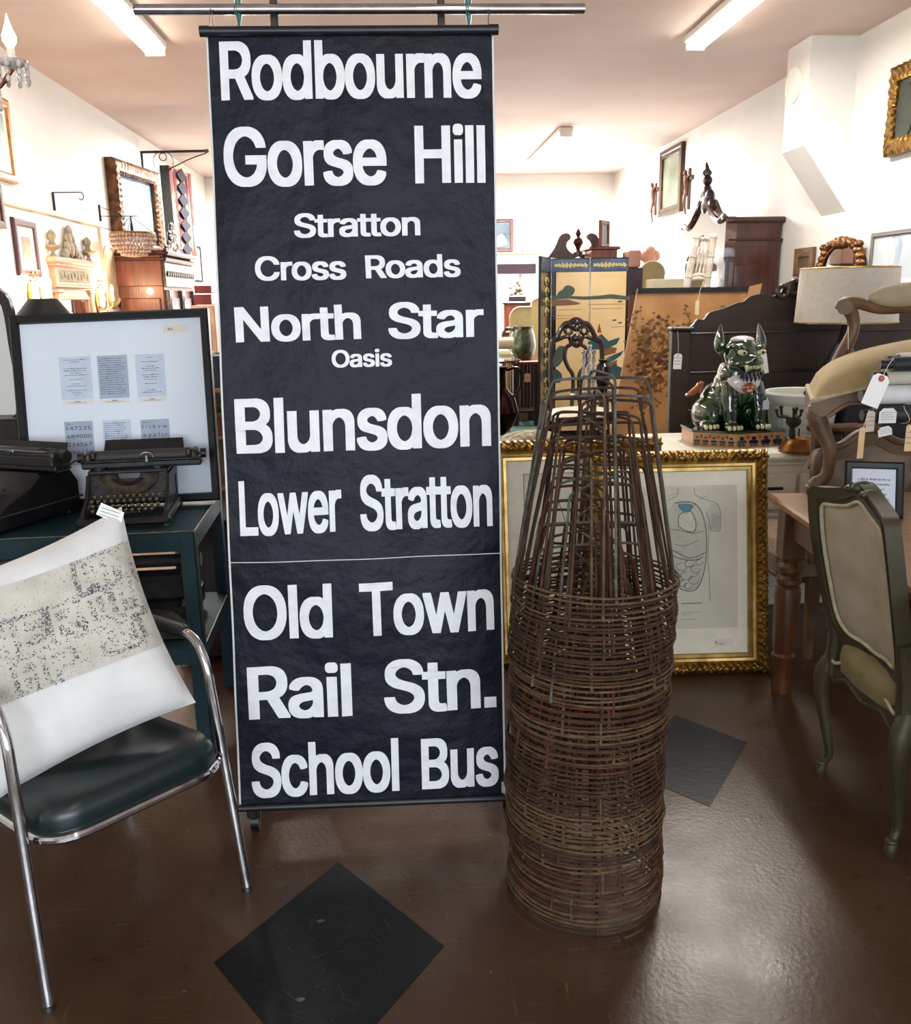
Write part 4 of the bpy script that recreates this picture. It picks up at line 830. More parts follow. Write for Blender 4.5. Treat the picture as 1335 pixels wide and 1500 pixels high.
# wall sconces with lit candle bulbs
brass = mat('brass', '#b98f4a', .3, .9, h2='#8a6630', scale=30)
def sconce(px, py, label):
    p = wl(px, py, .0); t = thing('wall_sconce', label, 'wall lamp', p, group='lit wall sconces')
    mb = MB(); mb.ell(p+V((.01, 0, -.02)), (.015, .05, .11), 12, 8); part('back_plate', mb, brass, t)
    for s in (-1, 1):
        mb = MB(); mb.tube(sm([(p.x+.01, p.y, p.z-.05), (p.x+.06, p.y+s*.05, p.z-.10), (p.x+.11, p.y+s*.09, p.z-.07), (p.x+.12, p.y+s*.1, p.z-.02)], 4), .006, 8); part('arm', mb, brass, t)
        mb = MB(); mb.cyl((p.x+.12, p.y+s*.1, p.z-.02), (p.x+.12, p.y+s*.1, p.z+.06), .012, n=10); part('candle', mb, cream, t)
        mb = MB(); mb.lathe([(.008, 0), (.017, .02), (.015, .04), (.006, .06), (.0005, .07)], 12, (p.x+.12, p.y+s*.1, p.z+.06)); part('bulb', mb, bulbm, t)
    mb = MB()
    for i in range(5): mb.ell(p+V((.05, (i-2)*.03, .1+.03*((i*2) % 3))), (.012, .02, .012), 8, 5)
    part('flower_ornament', mb, brass, t)
    point('sconce_light', p+V((.16, 0, .08)), 15, (1, .66, .38), .03)
sconce(43, 432, 'lit gilt wall sconce between the plum framed print and the peach mirror')
sconce(141, 438, 'lit gilt wall sconce right of the peach mirror')
# small things on that wall
def bracket(px, py, qx, qy, drop, label, hook=True):
    p = wl(px, py); e = at(qx, qy, p.y); e.x = max(e.x, p.x+.1); mb = MB(); mb.box((XL+.008, p.y, p.z-drop/2), (.016, .02, drop), .003)
    pts = [p, V((e.x, p.y, p.z))]
    if hook: pts += [V((e.x+.02*math.sin(a), p.y, p.z-.03+.03*math.cos(a))) for a in [i*PI/6 for i in range(1, 9)]]
    mb.tube(pts, .0045, 8); return single('wall_bracket', mb, iron, label, 'bracket')
bracket(76, 282, 118, 281, .14, 'black iron hook bracket above the peach mirror')
p = wl(206, 223); e = at(303, 221, p.y)
t = thing('iron_sign_bracket', 'long scrolled black iron bracket sticking out of the left wall beside the bus blind', 'bracket', p)
mb = MB(); mb.tube([p, e], .014, 8); mb.ell(e, (.03, .03, .02), 8, 6); part('arm', mb, iron, t)
mb = MB(); zb = at(208, 262, p.y).z; mb.box((XL+.01, p.y, (p.z+zb)/2), (.02, .03, p.z-zb), .003); part('wall_plate', mb, iron, t)
mb = MB(); c = V((lerp(p.x, e.x, .33), p.y, p.z-.10)); mb.tube(sm([(p.x, p.y, zb), (lerp(p.x, e.x, .4), p.y, lerp(zb, p.z, .35)), (lerp(p.x, e.x, .7), p.y, lerp(zb, p.z, .7)), (e.x, p.y, e.z-.02)], 5), .006, 6); mb.tube([c+V((.11*math.cos(a), 0, .11*math.sin(a))) for a in [i*PI/8 for i in range(16)]], .004, 6, closed=True); mb.tube([c+V((.04*math.cos(a), 0, .05+.04*math.sin(a))) for a in [i*PI/6 for i in range(12)]], .005, 6, closed=True); part('scrollwork', mb, iron, t)
a, b, c = wl(0, 297, .01), wl(145, 331, .01), wl(155, 452, .01); mb = MB(); zz = (a.z+b.z)/2; mb.tube([(a.x, a.y-1, zz), (b.x, b.y, zz), (b.x, b.y, .1)], .010, 8)
single('wall_cable', mb, mat('cable_cover', '#cfae98', .7), 'thin painted cable run along and down the left wall', 'cable')
mb = MB(); mb.tube([(b.x, b.y, zz), (b.x, YB-.1, zz-.02)], .003, 6); single('picture_wire', mb, iron, 'thin dark wire running along the left wall toward the back', 'wire')
# gilt framed picture, crystal basket light, armoire, plate, rug
def gilt_pic():
    A = wl(168, 240, .10); Bq = wl(217, 262, .10); zt = (A.z+Bq.z)/2+.06; zb = at(172, 371, A.y).z-.02
    TLp, TRp, BLp = V((A.x, A.y, zt)), V((Bq.x+.16, Bq.y-.1, zt)), V((A.x, A.y, zb))
    bg_ = mat('gilt_walnut', '#7a5230', .4, .45, h2='#3d2415', scale=14, bump=.3, bscale=30)
    sky = mat('castle_print', '#55799b', .5, h2='#a5b9c6', scale=3)
    t = wall_picture((TLp, TRp, BLp), 0, .14, .12, bg_, sky, 'large carved gilt framed picture of blue sky on the left wall above the armoire', orn=.005)
gilt_pic()
def basket_light():
    pw = wl(146, 318); c = at(195, 352, pw.y); t = thing('crystal_basket_light', 'crystal beaded basket chandelier hanging before the armoire on the left', 'chandelier', c)
    cry = mat('crystal', '#d8c4b8', .12, .1, h2='#a5887c', scale=60, spec=.9, trans=.3)
    mb = MB(); mb.tube([(c.x+.2*math.cos(a), c.y+.2*math.sin(a), c.z+.06) for a in [i*PI/16 for i in range(32)]], .012, 8, closed=True); mb.tube([(c.x+.11*math.cos(a), c.y+.11*math.sin(a), c.z-.13) for a in [i*PI/16 for i in range(32)]], .006, 6, closed=True); part('brass_ring', mb, brass, t)
    mb = MB()
    for r_, z, n in ((.2, .045, 40), (.205, .01, 40), (.195, -.03, 38), (.17, -.07, 34), (.14, -.10, 28), (.11, -.13, 22)):
        for i in range(n): a = 2*PI*i/n; mb.ell((c.x+r_*math.cos(a), c.y+r_*math.sin(a), c.z+z), (.016, .016, .019), 6, 4)
    o = part('crystal_beads', mb, cry, t); o['kind'] = 'stuff'
    mb = MB(); mb.ell((c.x, c.y, c.z-.14), (.1, .1, .02), 16, 6); part('bottom_dish', mb, cry, t)
    top = c+V((0, 0, .22)); mb = MB()
    for i in range(3): a = 2*PI*i/3; mb.tube([(c.x+.2*math.cos(a), c.y+.2*math.sin(a), c.z+.06), top], .003, 5)
    mb.tube([top-V((0, 0, .16)), top-V((0, 0, .1)), top-V((0, 0, .05)), top], [.012, .016, .008, .004], 8); part('chain', mb, iron, t)
    p = V((XL, c.y, top.z)); mb = MB(); mb.box((XL+.008, p.y, p.z+.03), (.016, .02, .15), .003); mb.tube([p, (c.x+.06, p.y, p.z)], .004, 6); mb.tube([p+V((0, 0, .09)), (c.x-.08, p.y, p.z+.01)], .003, 6); single('wall_bracket', mb, iron, 'black iron bracket carrying the crystal basket chandelier', 'bracket')
basket_light()
def left_armoire():
    Y0 = wl(170, 420).y; x0, x1 = XL+.02, at(238, 400, Y0).x; zt = at(200, 372, Y0).z; L = 1.35
    t = thing('carved_armoire', 'red mahogany armoire with carved grey-lit front against the left wall', 'armoire', ((x0+x1)/2, Y0+L/2, 0))
    mb = MB(); mb.box(((x0+x1)/2, Y0+L/2, zt/2), (x1-x0, L, zt-.02), .01); mb.box(((x0+x1)/2, Y0-.008, zt-.16), (x1-x0, .02, .30), .006); mb.box(((x0+x1)/2, Y0-.006, .6), (x1-x0-.08, .02, 1.9), .008); part('carcass', mb, redw, t)
    mb = MB(); mb.box(((x0+x1)/2+.03, Y0+L/2, zt+.01), (x1-x0+.10, L+.08, .045), .015); mb.box(((x0+x1)/2+.02, Y0+L/2, zt-.05), (x1-x0+.06, L+.05, .05), .015); part('cornice', mb, maho, t)
    carv = mat('waxed_carving', '#3c2722', .25, h2='#231512', scale=20, coat=.6)
    mb = MB(); mb.box((x1+.012, Y0+L/2, zt-.20), (.03, L, .24), .006)
    for i in range(14): mb.ell((x1+.03, Y0+.1+(L-.2)*i/13, zt-.19), (.014, .035, .03), 8, 6)
    part('frieze', mb, carv, t)
    for s in (.12, L/2, L-.12):
        mb = MB(); mb.box((x1+.015, Y0+s, (zt-.35)/2), (.05, .15, zt-.35), .008)
        for i in range(5): mb.ell((x1+.04, Y0+s, zt-.5-i*.3), (.018, .045, .10), 10, 7)
        part('pilaster', mb, carv, t)
    for s in (.20, L/2+.08):
        mb = MB(); mb.box((x1+.008, Y0+s+.19, (zt-.4)/2+.05), (.02, .37, zt-.55), .006); d = part('door', mb, maho, t)
        mb = MB(); mb.add([(x1+.0195, Y0+s+.06, .3), (x1+.0195, Y0+s+.32, .3), (x1+.0195, Y0+s+.32, zt-.55), (x1+.0195, Y0+s+.19, zt-.46), (x1+.0195, Y0+s+.06, zt-.55)], [(0, 1, 2, 3, 4)]); part('mirror_panel', mb, mirror, d)
    mb = MB(); cy = Y0+L/2
    for (y, z, r_) in ((0, .14, .09), (-.16, .08, .08), (.16, .08, .08), (-.3, .05, .06), (.3, .05, .06), (0, .28, .07), (-.1, .2, .06), (.1, .2, .06)): mb.ell((x1-.03, cy+y, zt+z), (.03, r_, r_), 10, 7)
    part('crest', mb, carv, t)
left_armoire()
p = wl(166, 405, .05); t = thing('oval_plaque', 'oval blue and white plate in cream rim on the left wall beside the armoire', 'plate', p); Rr = Matrix.Rotation(PI/2, 3, 'Y')
p = wl(162, 405, .0)
mb = MB(); mb.lathe([(.30, 0), (.30, .02), (.27, .035), (.255, .02)], 28, p, Rr, sx=1, sy=.9); part('rim', mb, cream, t); mb = MB(); mb.lathe([(.26, .018), (.0005, .012)], 28, p, Rr, sx=1, sy=.9); part('face', mb, mat('blue_white_print', '#8a90a8', .4, h2='#d3d4da', scale=7), t)
def hanging_rug():
    a = wl(247, 245, .10); b = wl(268, 262, .10); zt = (a.z+b.z)/2+.04; zb = at(250, 372, a.y).z
    m = mat('kilim_weave', '#7c3634', .95, h2='#a89a80', scale=5, stretch=(2, 1, .6), lo=.45, hi=.6)
    t = thing('hanging_rug', 'narrow red and grey patterned rug hung high on the left wall behind the iron bracket', 'rug', (a.x, (a.y+b.y)/2, zb))
    L = b.y-a.y
    mb = MB(); mb.grid(lambda u, v: V((a.x+.09*u+.012*math.sin(u*14), a.y+L*u, lerp(zb, zt, v))), 20, 12); mb.grid(lambda u, v: V((a.x+.09*u-.03+.012*math.sin(u*14), a.y+L*u, lerp(zt, zb, v))), 20, 12)
    mb.k = 1; f = Fr((a.x+.006, a.y, zb), V((.09, L, 0)), (0, 0, 1)); f.n = V((.99, -.12, 0)).normalized()
    for i in range(7): z = (zt-zb)*(i+.5)/7; mb.prism([(L*.5-.16, z), (L*.5, z-.09), (L*.5+.16, z), (L*.5, z+.09)], f, .015, .022)
    mb.rect(f, .10, .03, .15, zt-zb-.03, .02); mb.rect(f, L-.15, .03, L-.10, zt-zb-.03, .02); part('weave', mb, [m, mat('dark_wool', '#22202c', .95)], t)
    mb = MB(); mb.box((XL+.055, a.y-.01, (zt+zb)/2), (.11, .04, zt-zb), .004); part('backing_board', mb, iron, t)
    mb = MB()
    for i in range(16): y = a.y+L*i/15; x = a.x+.09*i/15; mb.tube([(x, y, zt), (x+.01, y, zt+.05)], .006, 4)
    part('fringe', mb, cream, t)
hanging_rug()
# framed sheet, red boxes, cream lamp shade beside the blind
wall_picture(lw_quad(274, 294, 357, 360, 412, .03), 0, .03, .03, iron, paper, 'thin framed pale print on the left wall behind the armoire crest')
for i, (z0, z1) in enumerate(((430, 418), (447, 431))):
    a = at(285, z0, 8.0); b = at(309, z1, 8.0); mb = MB(); mb.box(((a.x+b.x)/2, 8.1, (a.z+b.z)/2), (b.x-a.x, .2, b.z-a.z-.002), .006); single('red_box', mb, mat('red_lacquer', '#7d2a1e', .35, h2='#601c14', scale=10), ('upper red lacquer box stacked beside the bus blind', 'lower red lacquer box stacked beside the bus blind')[i], 'box', 'red boxes beside the bus blind')
a = at(283, 447, 8.0); b = at(312, 448, 8.0); t = thing('side_cabinet', 'peach topped cabinet under the red boxes left of the bus blind', 'cabinet', ((a.x+b.x)/2, 8.15, 0)); mb = MB(); mb.box(((a.x+b.x)/2, 8.15, (a.z-.002)/2), (b.x-a.x+.04, .4, a.z-.002), .01); part('body', mb, mat('peach_cabinet', '#c99f84', .5, h2='#b98c70', scale=8), t)
mb = MB(); mb.box(((a.x+b.x)/2, 7.945, a.z*.5), (b.x-a.x-.05, .02, a.z*.8), .005); part('door', mb, maho, t)
# dark lamp behind the framed documents
c = at(66, 460, 4.1)
t = thing('table_lamp', 'lamp with black tapered shade behind the framed documents', 'lamp', (c.x, c.y, .75)); mb = MB(); mb.lathe([(.155, c.z-.05), (.062, c.z+.065)], 28, (c.x, c.y, 0)); mb.lathe([(.058, c.z+.065), (.151, c.z-.05)], 28, (c.x, c.y, 0)); part('lamp_shade', mb, blackp, t)
mb = MB(); mb.lathe([(.07, .75), (.07, .77), (.02, .79), (.035, .9), (.05, 1.05), (.02, 1.2), (.008, 1.25), (.008, c.z+.05)], 18, (c.x, c.y, 0)); part('base', mb, brass, t)
t = thing('side_table', 'dark side table under the black shaded lamp', 'table', (c.x, c.y, 0)); mb = MB(); mb.lathe([(.3, .72), (.3, .75)], 28, (c.x, c.y, 0)); part('table_top', mb, darkw, t); mb = MB(); mb.lathe([(.2, 0), (.2, .03), (.05, .06), (.03, .4), (.06, .7), (.06, .72)], 18, (c.x, c.y, 0)); part('pedestal', mb, darkw, t)
# tall carved mirror at the left photo edge
t = thing('dressing_mirror', 'dark wavy framed standing mirror at the left photo edge', 'mirror', (at(0, 460, 3.9).x, 3.9, 0)); c = at(-22, 470, 3.9)
ol = sm([(-.12, -.45), (-.13, -.1), (-.10, .1), (-.12, .2), (-.06, .29), (0, .33), (.06, .29), (.085, .22), (.075, .14), (.12, .08), (.13, -.1), (.12, -.45)], 3, True); il = [(x*.72, z*.84-.01) for x, z in ol]
fr = Fr(c, (1, 0, 0), (0, 0, 1)); mb = MB(); mb.ring(ol, il, fr, 0, .03); part('frame', mb, darkw, t); mb = MB(); mb.prism(il, fr, .005, .012); part('mirror_glass', mb, mirror, t)
mb = MB(); mb.box((c.x, 3.9, (c.z-.4)/2), (.24, .2, c.z-.4), .01); part('stand', mb, darkw, t)
# crystal chandelier arm at the top left
def chandelier():
    b = at(18, 92, 3.0); cx = V((b.x-.36, b.y+.02, 0)); t = thing('crystal_chandelier', 'gilt crystal chandelier with a lit candle bulb at the top left corner', 'chandelier', (cx.x, cx.y, b.z-.25))
    cg = mat('copper_arm', '#a0603a', .3, .8, h2='#74401f', scale=30); cry = mat('crystal_drop', '#e6dcd6', .08, .1, h2='#bfae a6'.replace(' ', ''), scale=50, spec=.9)
    mb = MB(); mb.tube([(cx.x, cx.y, HC), (cx.x, cx.y, b.z+.15)], .006, 6); mb.lathe([(.01, .16), (.035, .1), (.02, .04), (.05, -.02), (.06, -.08), (.03, -.14), (.04, -.2), (.0005, -.24)], 16, (cx.x, cx.y, b.z)); part('stem', mb, cg, t)
    for i in range(5):
        a = 2*PI*i/5-.055; d = V((math.cos(a), math.sin(a), 0)); R_ = .36; e = V((cx.x, cx.y, 0))+d*R_
        mb = MB(); mb.tube(sm([(cx.x+d.x*.04, cx.y+d.y*.04, b.z-.05), (cx.x+d.x*.18, cx.y+d.y*.18, b.z-.12), (cx.x+d.x*.30, cx.y+d.y*.30, b.z-.075), (e.x, e.y, b.z-.015)], 5), .007, 8); part('arm', mb, cg, t)
        mb = MB(); mb.lathe([(.012, -.02), (.04, -.004), (.044, .006), (.02, .004)], 18, (e.x, e.y, b.z)); part('drip_pan', mb, cry, t)
        mb = MB(); mb.cyl((e.x, e.y, b.z), (e.x, e.y, b.z+.04), .011, n=12); part('candle', mb, whitep, t)
        mb = MB(); mb.lathe([(.008, 0), (.019, .018), (.020, .034), (.010, .06), (.004, .08), (.0005, .095)], 14, (e.x, e.y, b.z+.04)); part('bulb', mb, bulbm, t)
        mb = MB()
        for k in range(8):
            q = 2*PI*k/8
            for z in (.008, -.014, -.036): mb.ell((e.x+.042*math.cos(q), e.y+.042*math.sin(q), b.z-z*-1-.016), (.008, .008, .011), 6, 4)
        part('crystal_drops', mb, cry, t)
        if i == 0: point('candle_bulb_light', (e.x, e.y, b.z+.10), 5, (1, .75, .5), .02)
chandelier()

# ================================================================== gilt framed prints leaning in the middle
matb = mat('linen_mount', '#e8e0cc', .8, h2='#e0d7c2', scale=20); printp = mat('aged_print_paper', '#d2ccba', .8, h2='#c9c3b1', scale=6)
pencil = mat('pencil_line', '#3f4144', .8); shade = mat('pencil_shade', '#b9b5a8', .8, h2='#c4c0b2', scale=14); blueink = mat('blue_wash', '#5c8a9a', .8)
def gilt_frame(fr, w, h, t, fw_):
    k = fw_/.085
    mb = MB(); frame_sides(mb, fr, w, h, [(0, -.045), (0, -.012), (.008*k, .004), (.02*k, .012), (.034*k, .012), (.044*k, .0), (.048*k, -.006)], orn=.0042, per=.030)
    rnd = random.Random(4)
    for k_, (L, f) in enumerate(((w, lambda s: (s, .026*k)), (w, lambda s: (s, h-.026*k)), (h, lambda s: (.026*k, s)), (h, lambda s: (w-.026*k, s)))):
        n = int(L/.027)
        for i in range(n): x, y = f(L*(i+.5)/n); a = (k_ >= 2)*PI/2+(1 if i % 2 else -1)*.6; Rm = Matrix((fr.u, fr.v, fr.n)).transposed() @ Matrix.Rotation(a, 3, 'Z'); mb.ell(fr(x, y, .012), (.016, .0065, .009), 8, 5, Rm)
    part('carved_border', mb, gold, t, 'carved gilt border')
    mb = MB(); frame_sides(mb, fr, w, h, [(.046*k, -.03), (.046*k, -.002), (.056*k, .004), (.066*k, .001), (.07*k, -.005), (.082*k, -.005), (.085*k, -.012), (.085*k, -.02)]); part('inner_moulding', mb, goldl, t)
    mb = MB(); mb.rect(fr, .05, .05, w-.05, h-.05, -.016); mb.box(fr(w/2, h/2, -.03), (.01, .01, .01)); part('mount', mb, matb, t)
YR = 3.26
br = fl(1128, 986); tr = at(1139, 657, 3.42); wid = .74
ux = V((-1, .04, 0)).normalized()
bl = br+ux*wid
fr = Fr(bl, -ux, tr-br); h = (tr-br).length
t = thing('framed_anatomy_print', 'ornate gilt framed anatomical torso drawing leaning on the white dresser', 'framed print', bl)
gilt_frame(fr, wid, h, t, .085)
def rimg(px, py):
    r = ray(px, py); o = V((0, 0, CAM_Z)); q = (fr.o-o).dot(fr.n)/r.dot(fr.n); p = o+r*q-fr.o; return p.dot(fr.u), p.dot(fr.v)
x1, y1 = rimg(1082, 710); x0, y0 = rimg(930, 924); x0 = wid-x1+.0
mb = MB(); mb.rect(fr, x0, y0, x1, y1, -.0155)
I = lambda pts: [rimg(720+x/3.034, 620+y/3.034) for x, y in pts]
Z = -.0150
def st(pts, w=.0018, k=4, m=1): mb.k = m; mb.stroke(sm(I(pts), k), fr, w, Z)
def fill(pts, m=2, z=-.0153): mb.k = m; mb.prism(sm(I(pts), 3, True), fr, z-.0001, z)
fill([(820, 352), (912, 352), (955, 430), (960, 600), (935, 720), (900, 748), (850, 742), (800, 690), (780, 560), (785, 430)], 2)
fill([(960, 400), (1000, 350), (1025, 400), (1022, 478), (985, 478), (962, 470)], 2)
fill([(835, 362), (900, 362), (885, 392), (862, 398)], 3, -.0152)
fill([(845, 400), (890, 395), (912, 440), (905, 475), (875, 482), (840, 460)], 0, -.0151)
st([(835, 290), (830, 320), (790, 345)]); st([(908, 290), (912, 318), (960, 340), (1010, 360), (1026, 410), (1022, 478)]); st([(820, 355), (905, 355), (948, 420), (962, 520), (955, 640), (930, 720), (900, 747), (850, 740), (810, 700)], .003)
st([(835, 362), (862, 398), (885, 392), (912, 356)], .002); st([(838, 462), (840, 410), (890, 392), (914, 440), (908, 482), (870, 480), (842, 462)], .003); st([(788, 470), (840, 478), (900, 490), (950, 480)]); st([(790, 560), (830, 575), (880, 600), (930, 590), (955, 575)], .003); st([(800, 585), (850, 605), (910, 610), (948, 595)], .003)
for (cx, cy, r) in ((850, 640, 22), (885, 625, 20), (915, 650, 22), (870, 680, 24), (905, 700, 22), (840, 690, 18), (880, 725, 18), (930, 620, 16), (855, 715, 16)):
    st([(cx+r*math.cos(a), cy+r*.8*math.sin(a)) for a in [i*.8 for i in range(7)]], .0022)
st([(820, 540), (870, 545), (930, 520)]); st([(972, 480), (968, 600), (975, 700), (978, 795)]); st([(962, 395), (975, 440), (982, 478), (1022, 478)]); st([(790, 325), (830, 310)], .001); st([(970, 320), (925, 340)], .001)
for i in range(26): q = random.Random(i).uniform(0, 1); st([(800+120*q, 430+i*11), (815+120*q, 426+i*11)], .0009, 1)
for i in range(12): st([(985+i*3.2, 400+i), (984+i*3.2, 470)], .0006, 1)
mb.k = 1
for (yy, xa, xb) in ((806, 850, 940), (846, 850, 930), (855, 850, 890), (876, 848, 915)):
    p, q = rimg(720+xa/3.034, 620+yy/3.034), rimg(720+xb/3.034, 620+yy/3.034); x = p[0]
    while x < q[0]: mb.rect(fr, x, p[1], x+.006, p[1]+(.004 if yy == 806 else .0018), Z); x += .0085
for i in range(8): p = rimg(720+1038/3.034, 620+(400+i*9)/3.034); mb.rect(fr, p[0], p[1], p[0]+.003, p[1]+.0015, Z)
part('print', mb, [printp, pencil, shade, blueink], t)
p = rimg(1049, 947); q = rimg(1075, 937); mb = MB(); mb.rect(fr, p[0], p[1], q[0], q[1], -.013); mb.k = 1; mb.prism([(p[0]+.006+.004*math.cos(a), (p[1]+q[1])/2+.004*math.sin(a)) for a in [i*PI/5 for i in range(10)]], fr, -.0131, -.0125); mb.k = 2; [mb.rect(fr, p[0]+.016+i*.005, p[1]+.005, p[0]+.019+i*.005, p[1]+.009, -.0127) for i in range(5)]
single('price_label', mb, [mat('pale_label', '#d8cfc4', .7), mat('red_dot', '#a0473c', .7), greyink], 'small pale price label at the bottom corner of the anatomical print', 'label')
# the second one behind, to the left
bl2 = fl(741, 962); bl2 = V((bl2.x-.07, 3.42, 0)); tl2 = at(738, 646, 3.58); tl2.x = bl2.x
fr = Fr(bl2, (1, .02, 0), tl2-bl2); h = (tl2-bl2).length; w = .74
t = thing('framed_botanical_print', 'gilt framed print with pale mount half hidden behind the cages and the blind', 'framed print', bl2)
gilt_frame(fr, w, h, t, .085)
mb = MB(); mb.rect(fr, .155, .16, w-.155, h-.14, -.0155); mb.k = 1
for (a, b) in (((.155, .16), (.155, h-.14)), ((.155, h-.14), (w-.155, h-.14)), ((.155, .16), (w-.155, .16))): mb.stroke([a, b], fr, .0025, Z)
for i in range(30): y = .3+i*.011; mb.stroke([(.19, y), (.20+.02*math.sin(i), y+.008), (.21+.02*math.sin(i), y+.004)], fr, .0012, Z)
mb.stroke(sm([(.3, .25), (.28, .4), (.33, .55), (.30, .68)], 5), fr, .003, Z)
part('print', mb, [printp, pencil], t)
for i in (1,):
    mb = MB(); mb.grid(lambda u, v: V((lerp(.36, .72, u), lerp(3.75, 4.15, v), .86+.055*(math.sin(PI*u)*math.sin(PI*v))**.45)), 14, 12)
t = thing('upholstered_stool', 'stool with mottled beige tapestry seat behind the half hidden gilt frame', 'stool', (.5, 3.95, 0))
c = at(772, 645, 3.95); cx, cz = c.x, c.z
tap = mat('tapestry', '#b5a78b', .9, h2='#75664f', scale=30, bump=.3, bscale=60, lo=.4, hi=.6)
mb = MB(); mb.grid(lambda u, v: V((cx+lerp(-.14, .2, u), lerp(3.8, 4.15, v), cz-.03+.07*(max(0, math.sin(PI*u)*math.sin(PI*v)))**.45)), 16, 12); part('seat', mb, tap, t, smooth=80)
mb = MB(); mb.box((cx+.03, 3.975, cz-.05), (.35, .36, .05), .01); part('seat_rail', mb, darkw, t)
for x in (-.12, .18):
    for y in (3.82, 4.13): mb = MB(); mb.tube(sm([(cx+x, y, cz-.06), (cx+x*1.15, y, cz-.2), (cx+x*.9, y, .25), (cx+x*1.1, y, 0)], 4), [.03]*4+[.022]*4+[.016]*4+[.02], 8); part('leg', mb, darkw, t)

# ================================================================== pine table
ZP = .77
pc = fl(1125, 722, ZP); pn = fl(1168.7, 751.6, ZP); pd = (pn-pc).normalized(); px_ = V((-pd.y, pd.x, 0))
if px_.x < 0: px_ = -px_
MP = Matrix((( px_.x, -pd.x, 0, pc.x), (px_.y, -pd.y, 0, pc.y), (0, 0, 1, 0), (0, 0, 0, 1)))   # local: x right, y away (negative towards the camera)
tab = thing('pine_table', 'long waxed pine farm table with turned legs at the right', 'table', pc*1+V((.5, -.4, 0)))
PLn, PW = 1.55, 1.0
mb = MB(MP); mb.box((PW/2, -PLn/2, ZP-.016), (PW, PLn, .032), .008); part('table_top', mb, pine, tab)
mb = MB(MP); mb.box((PW/2, -.07, ZP-.09), (PW-.16, .022, .115), .003); mb.box((.07, -PLn/2, ZP-.09), (.022, PLn-.16, .115), .003); mb.box((PW-.07, -PLn/2, ZP-.09), (.022, PLn-.16, .115), .003); mb.box((PW/2, -PLn+.07, ZP-.09), (PW-.16, .022, .115), .003); part('apron', mb, pinev, tab)
for x in (.075, PW-.075):
    for y in (-.075, -PLn+.075):
        mb = MB(MP); mb.box((x, y, ZP-.13), (.085, .085, .20), .005); mb.lathe([(.034, 0), (.036, .02), (.037, .13), (.042, .14), (.043, .155), (.036, .165), (.04, .18), (.046, .30), (.048, .40), (.044, .425), (.036, .432), (.046, .445), (.046, .462), (.035, .475), (.045, .49), (.046, .51), (.036, .525), (.042, .545)], 22, (x, y, 0)); part('leg', mb, pinev, tab)
mb = MB(MP)
# ================================================================== painted side chair seen from behind
olive = mat('olive_paint', '#3f3822', .5, h2='#2d2717', scale=7, bump=.12, bscale=25, lo=.3, hi=.7)
linen = mat('linen_upholstery', '#a89c85', .9, h2='#998c75', scale=8, bump=.2, bscale=120)
welt = mat('linen_welt', '#b5aa8c', .8, h2='#a0957a', scale=40)
seatv = mat('olive_velvet', '#776b46', .8, h2='#645837', scale=9, bump=.15, bscale=60)
rl, rr = fl(1195, 1134), fl(1303, 1260)
dv = (rr-rl); ax = dv.normalized(); WC = dv.length
fwd = V((-ax.y, ax.x, 0))
if fwd.x < 0: fwd = -fwd
mid = (rl+rr)/2
MCH = Matrix(((ax.x, fwd.x, 0, mid.x), (ax.y, fwd.y, 0, mid.y), (0, 0, 1, 0), (0, 0, 0, 1)))   # local: x along the back (positive near the camera), y to the seat front
sc = thing('side_chair', 'olive painted french side chair seen from behind, pale linen back, tucked to the pine table', 'chair', mid)
hw = WC/2
def backpt(x, z, d=0): # plane of the back leans away from the seat and is gently dished
    y = .045-.20*(z-.40)+.05*(1-(x/hw)**2)*1.0-.03; return MCH @ V((x, y-d, z))
frb = lambda x, z, d=0: backpt(x, z, d)
bo = sm([(-.155, .47), (-.20, .52), (-.215, .62), (-.225, .78), (-.22, .90), (-.205, .945), (-.15, .955), (-.08, .97), (0, 1.0), (.08, .97), (.15, .955), (.205, .945), (.22, .90), (.225, .78), (.215, .62), (.20, .52), (.155, .47), (.08, .465), (0, .455), (-.08, .465)], 4, True)
bi = [(x*.80, .715+(z-.715)*.80) for x, z in bo]
mb = MB(); mb.ring(bo, bi, frb, -.030, .014); part('back_frame', mb, olive, sc)
mb = MB(); b2 = [(x*.93, .715+(z-.715)*.93) for x, z in bo]; b3 = [(x*.87, .715+(z-.715)*.87) for x, z in bo]; mb.ring(b2, b3, frb, .013, .019)
mb.ell(backpt(0, .985, 0), (.03, .02, .02), 12, 8); mb.ell(backpt(.04, .975, 0), (.03, .018, .014), 10, 6); mb.ell(backpt(-.04, .975, 0), (.03, .018, .014), 10, 6); part('crest_carving', mb, olive, sc)
mb = MB(); n = len(bi); vs = []; fs = []
for k_, d in ((1, .004), (.93, .012), (.75, .016), (.4, .018), (.0, .019)):
    for x, z in bi: vs.append(backpt(x*k_*1.02, .715+(z-.715)*k_*1.02, d))
for i in range(4):
    for k in range(n): l = (k+1) % n; fs.append((i*n+k, i*n+l, (i+1)*n+l, (i+1)*n+k))
mb.add(vs, fs); vs = [backpt(x, z, -.028) for x, z in bi]; mb.add(vs, [tuple(range(n))]); part('back_panel', mb, linen, sc, smooth=70)
mb = MB(); mb.tube([backpt(x*1.01, .715+(z-.715)*1.01, .012) for x, z in bi], .006, 8, closed=True); part('welt', mb, welt, sc)
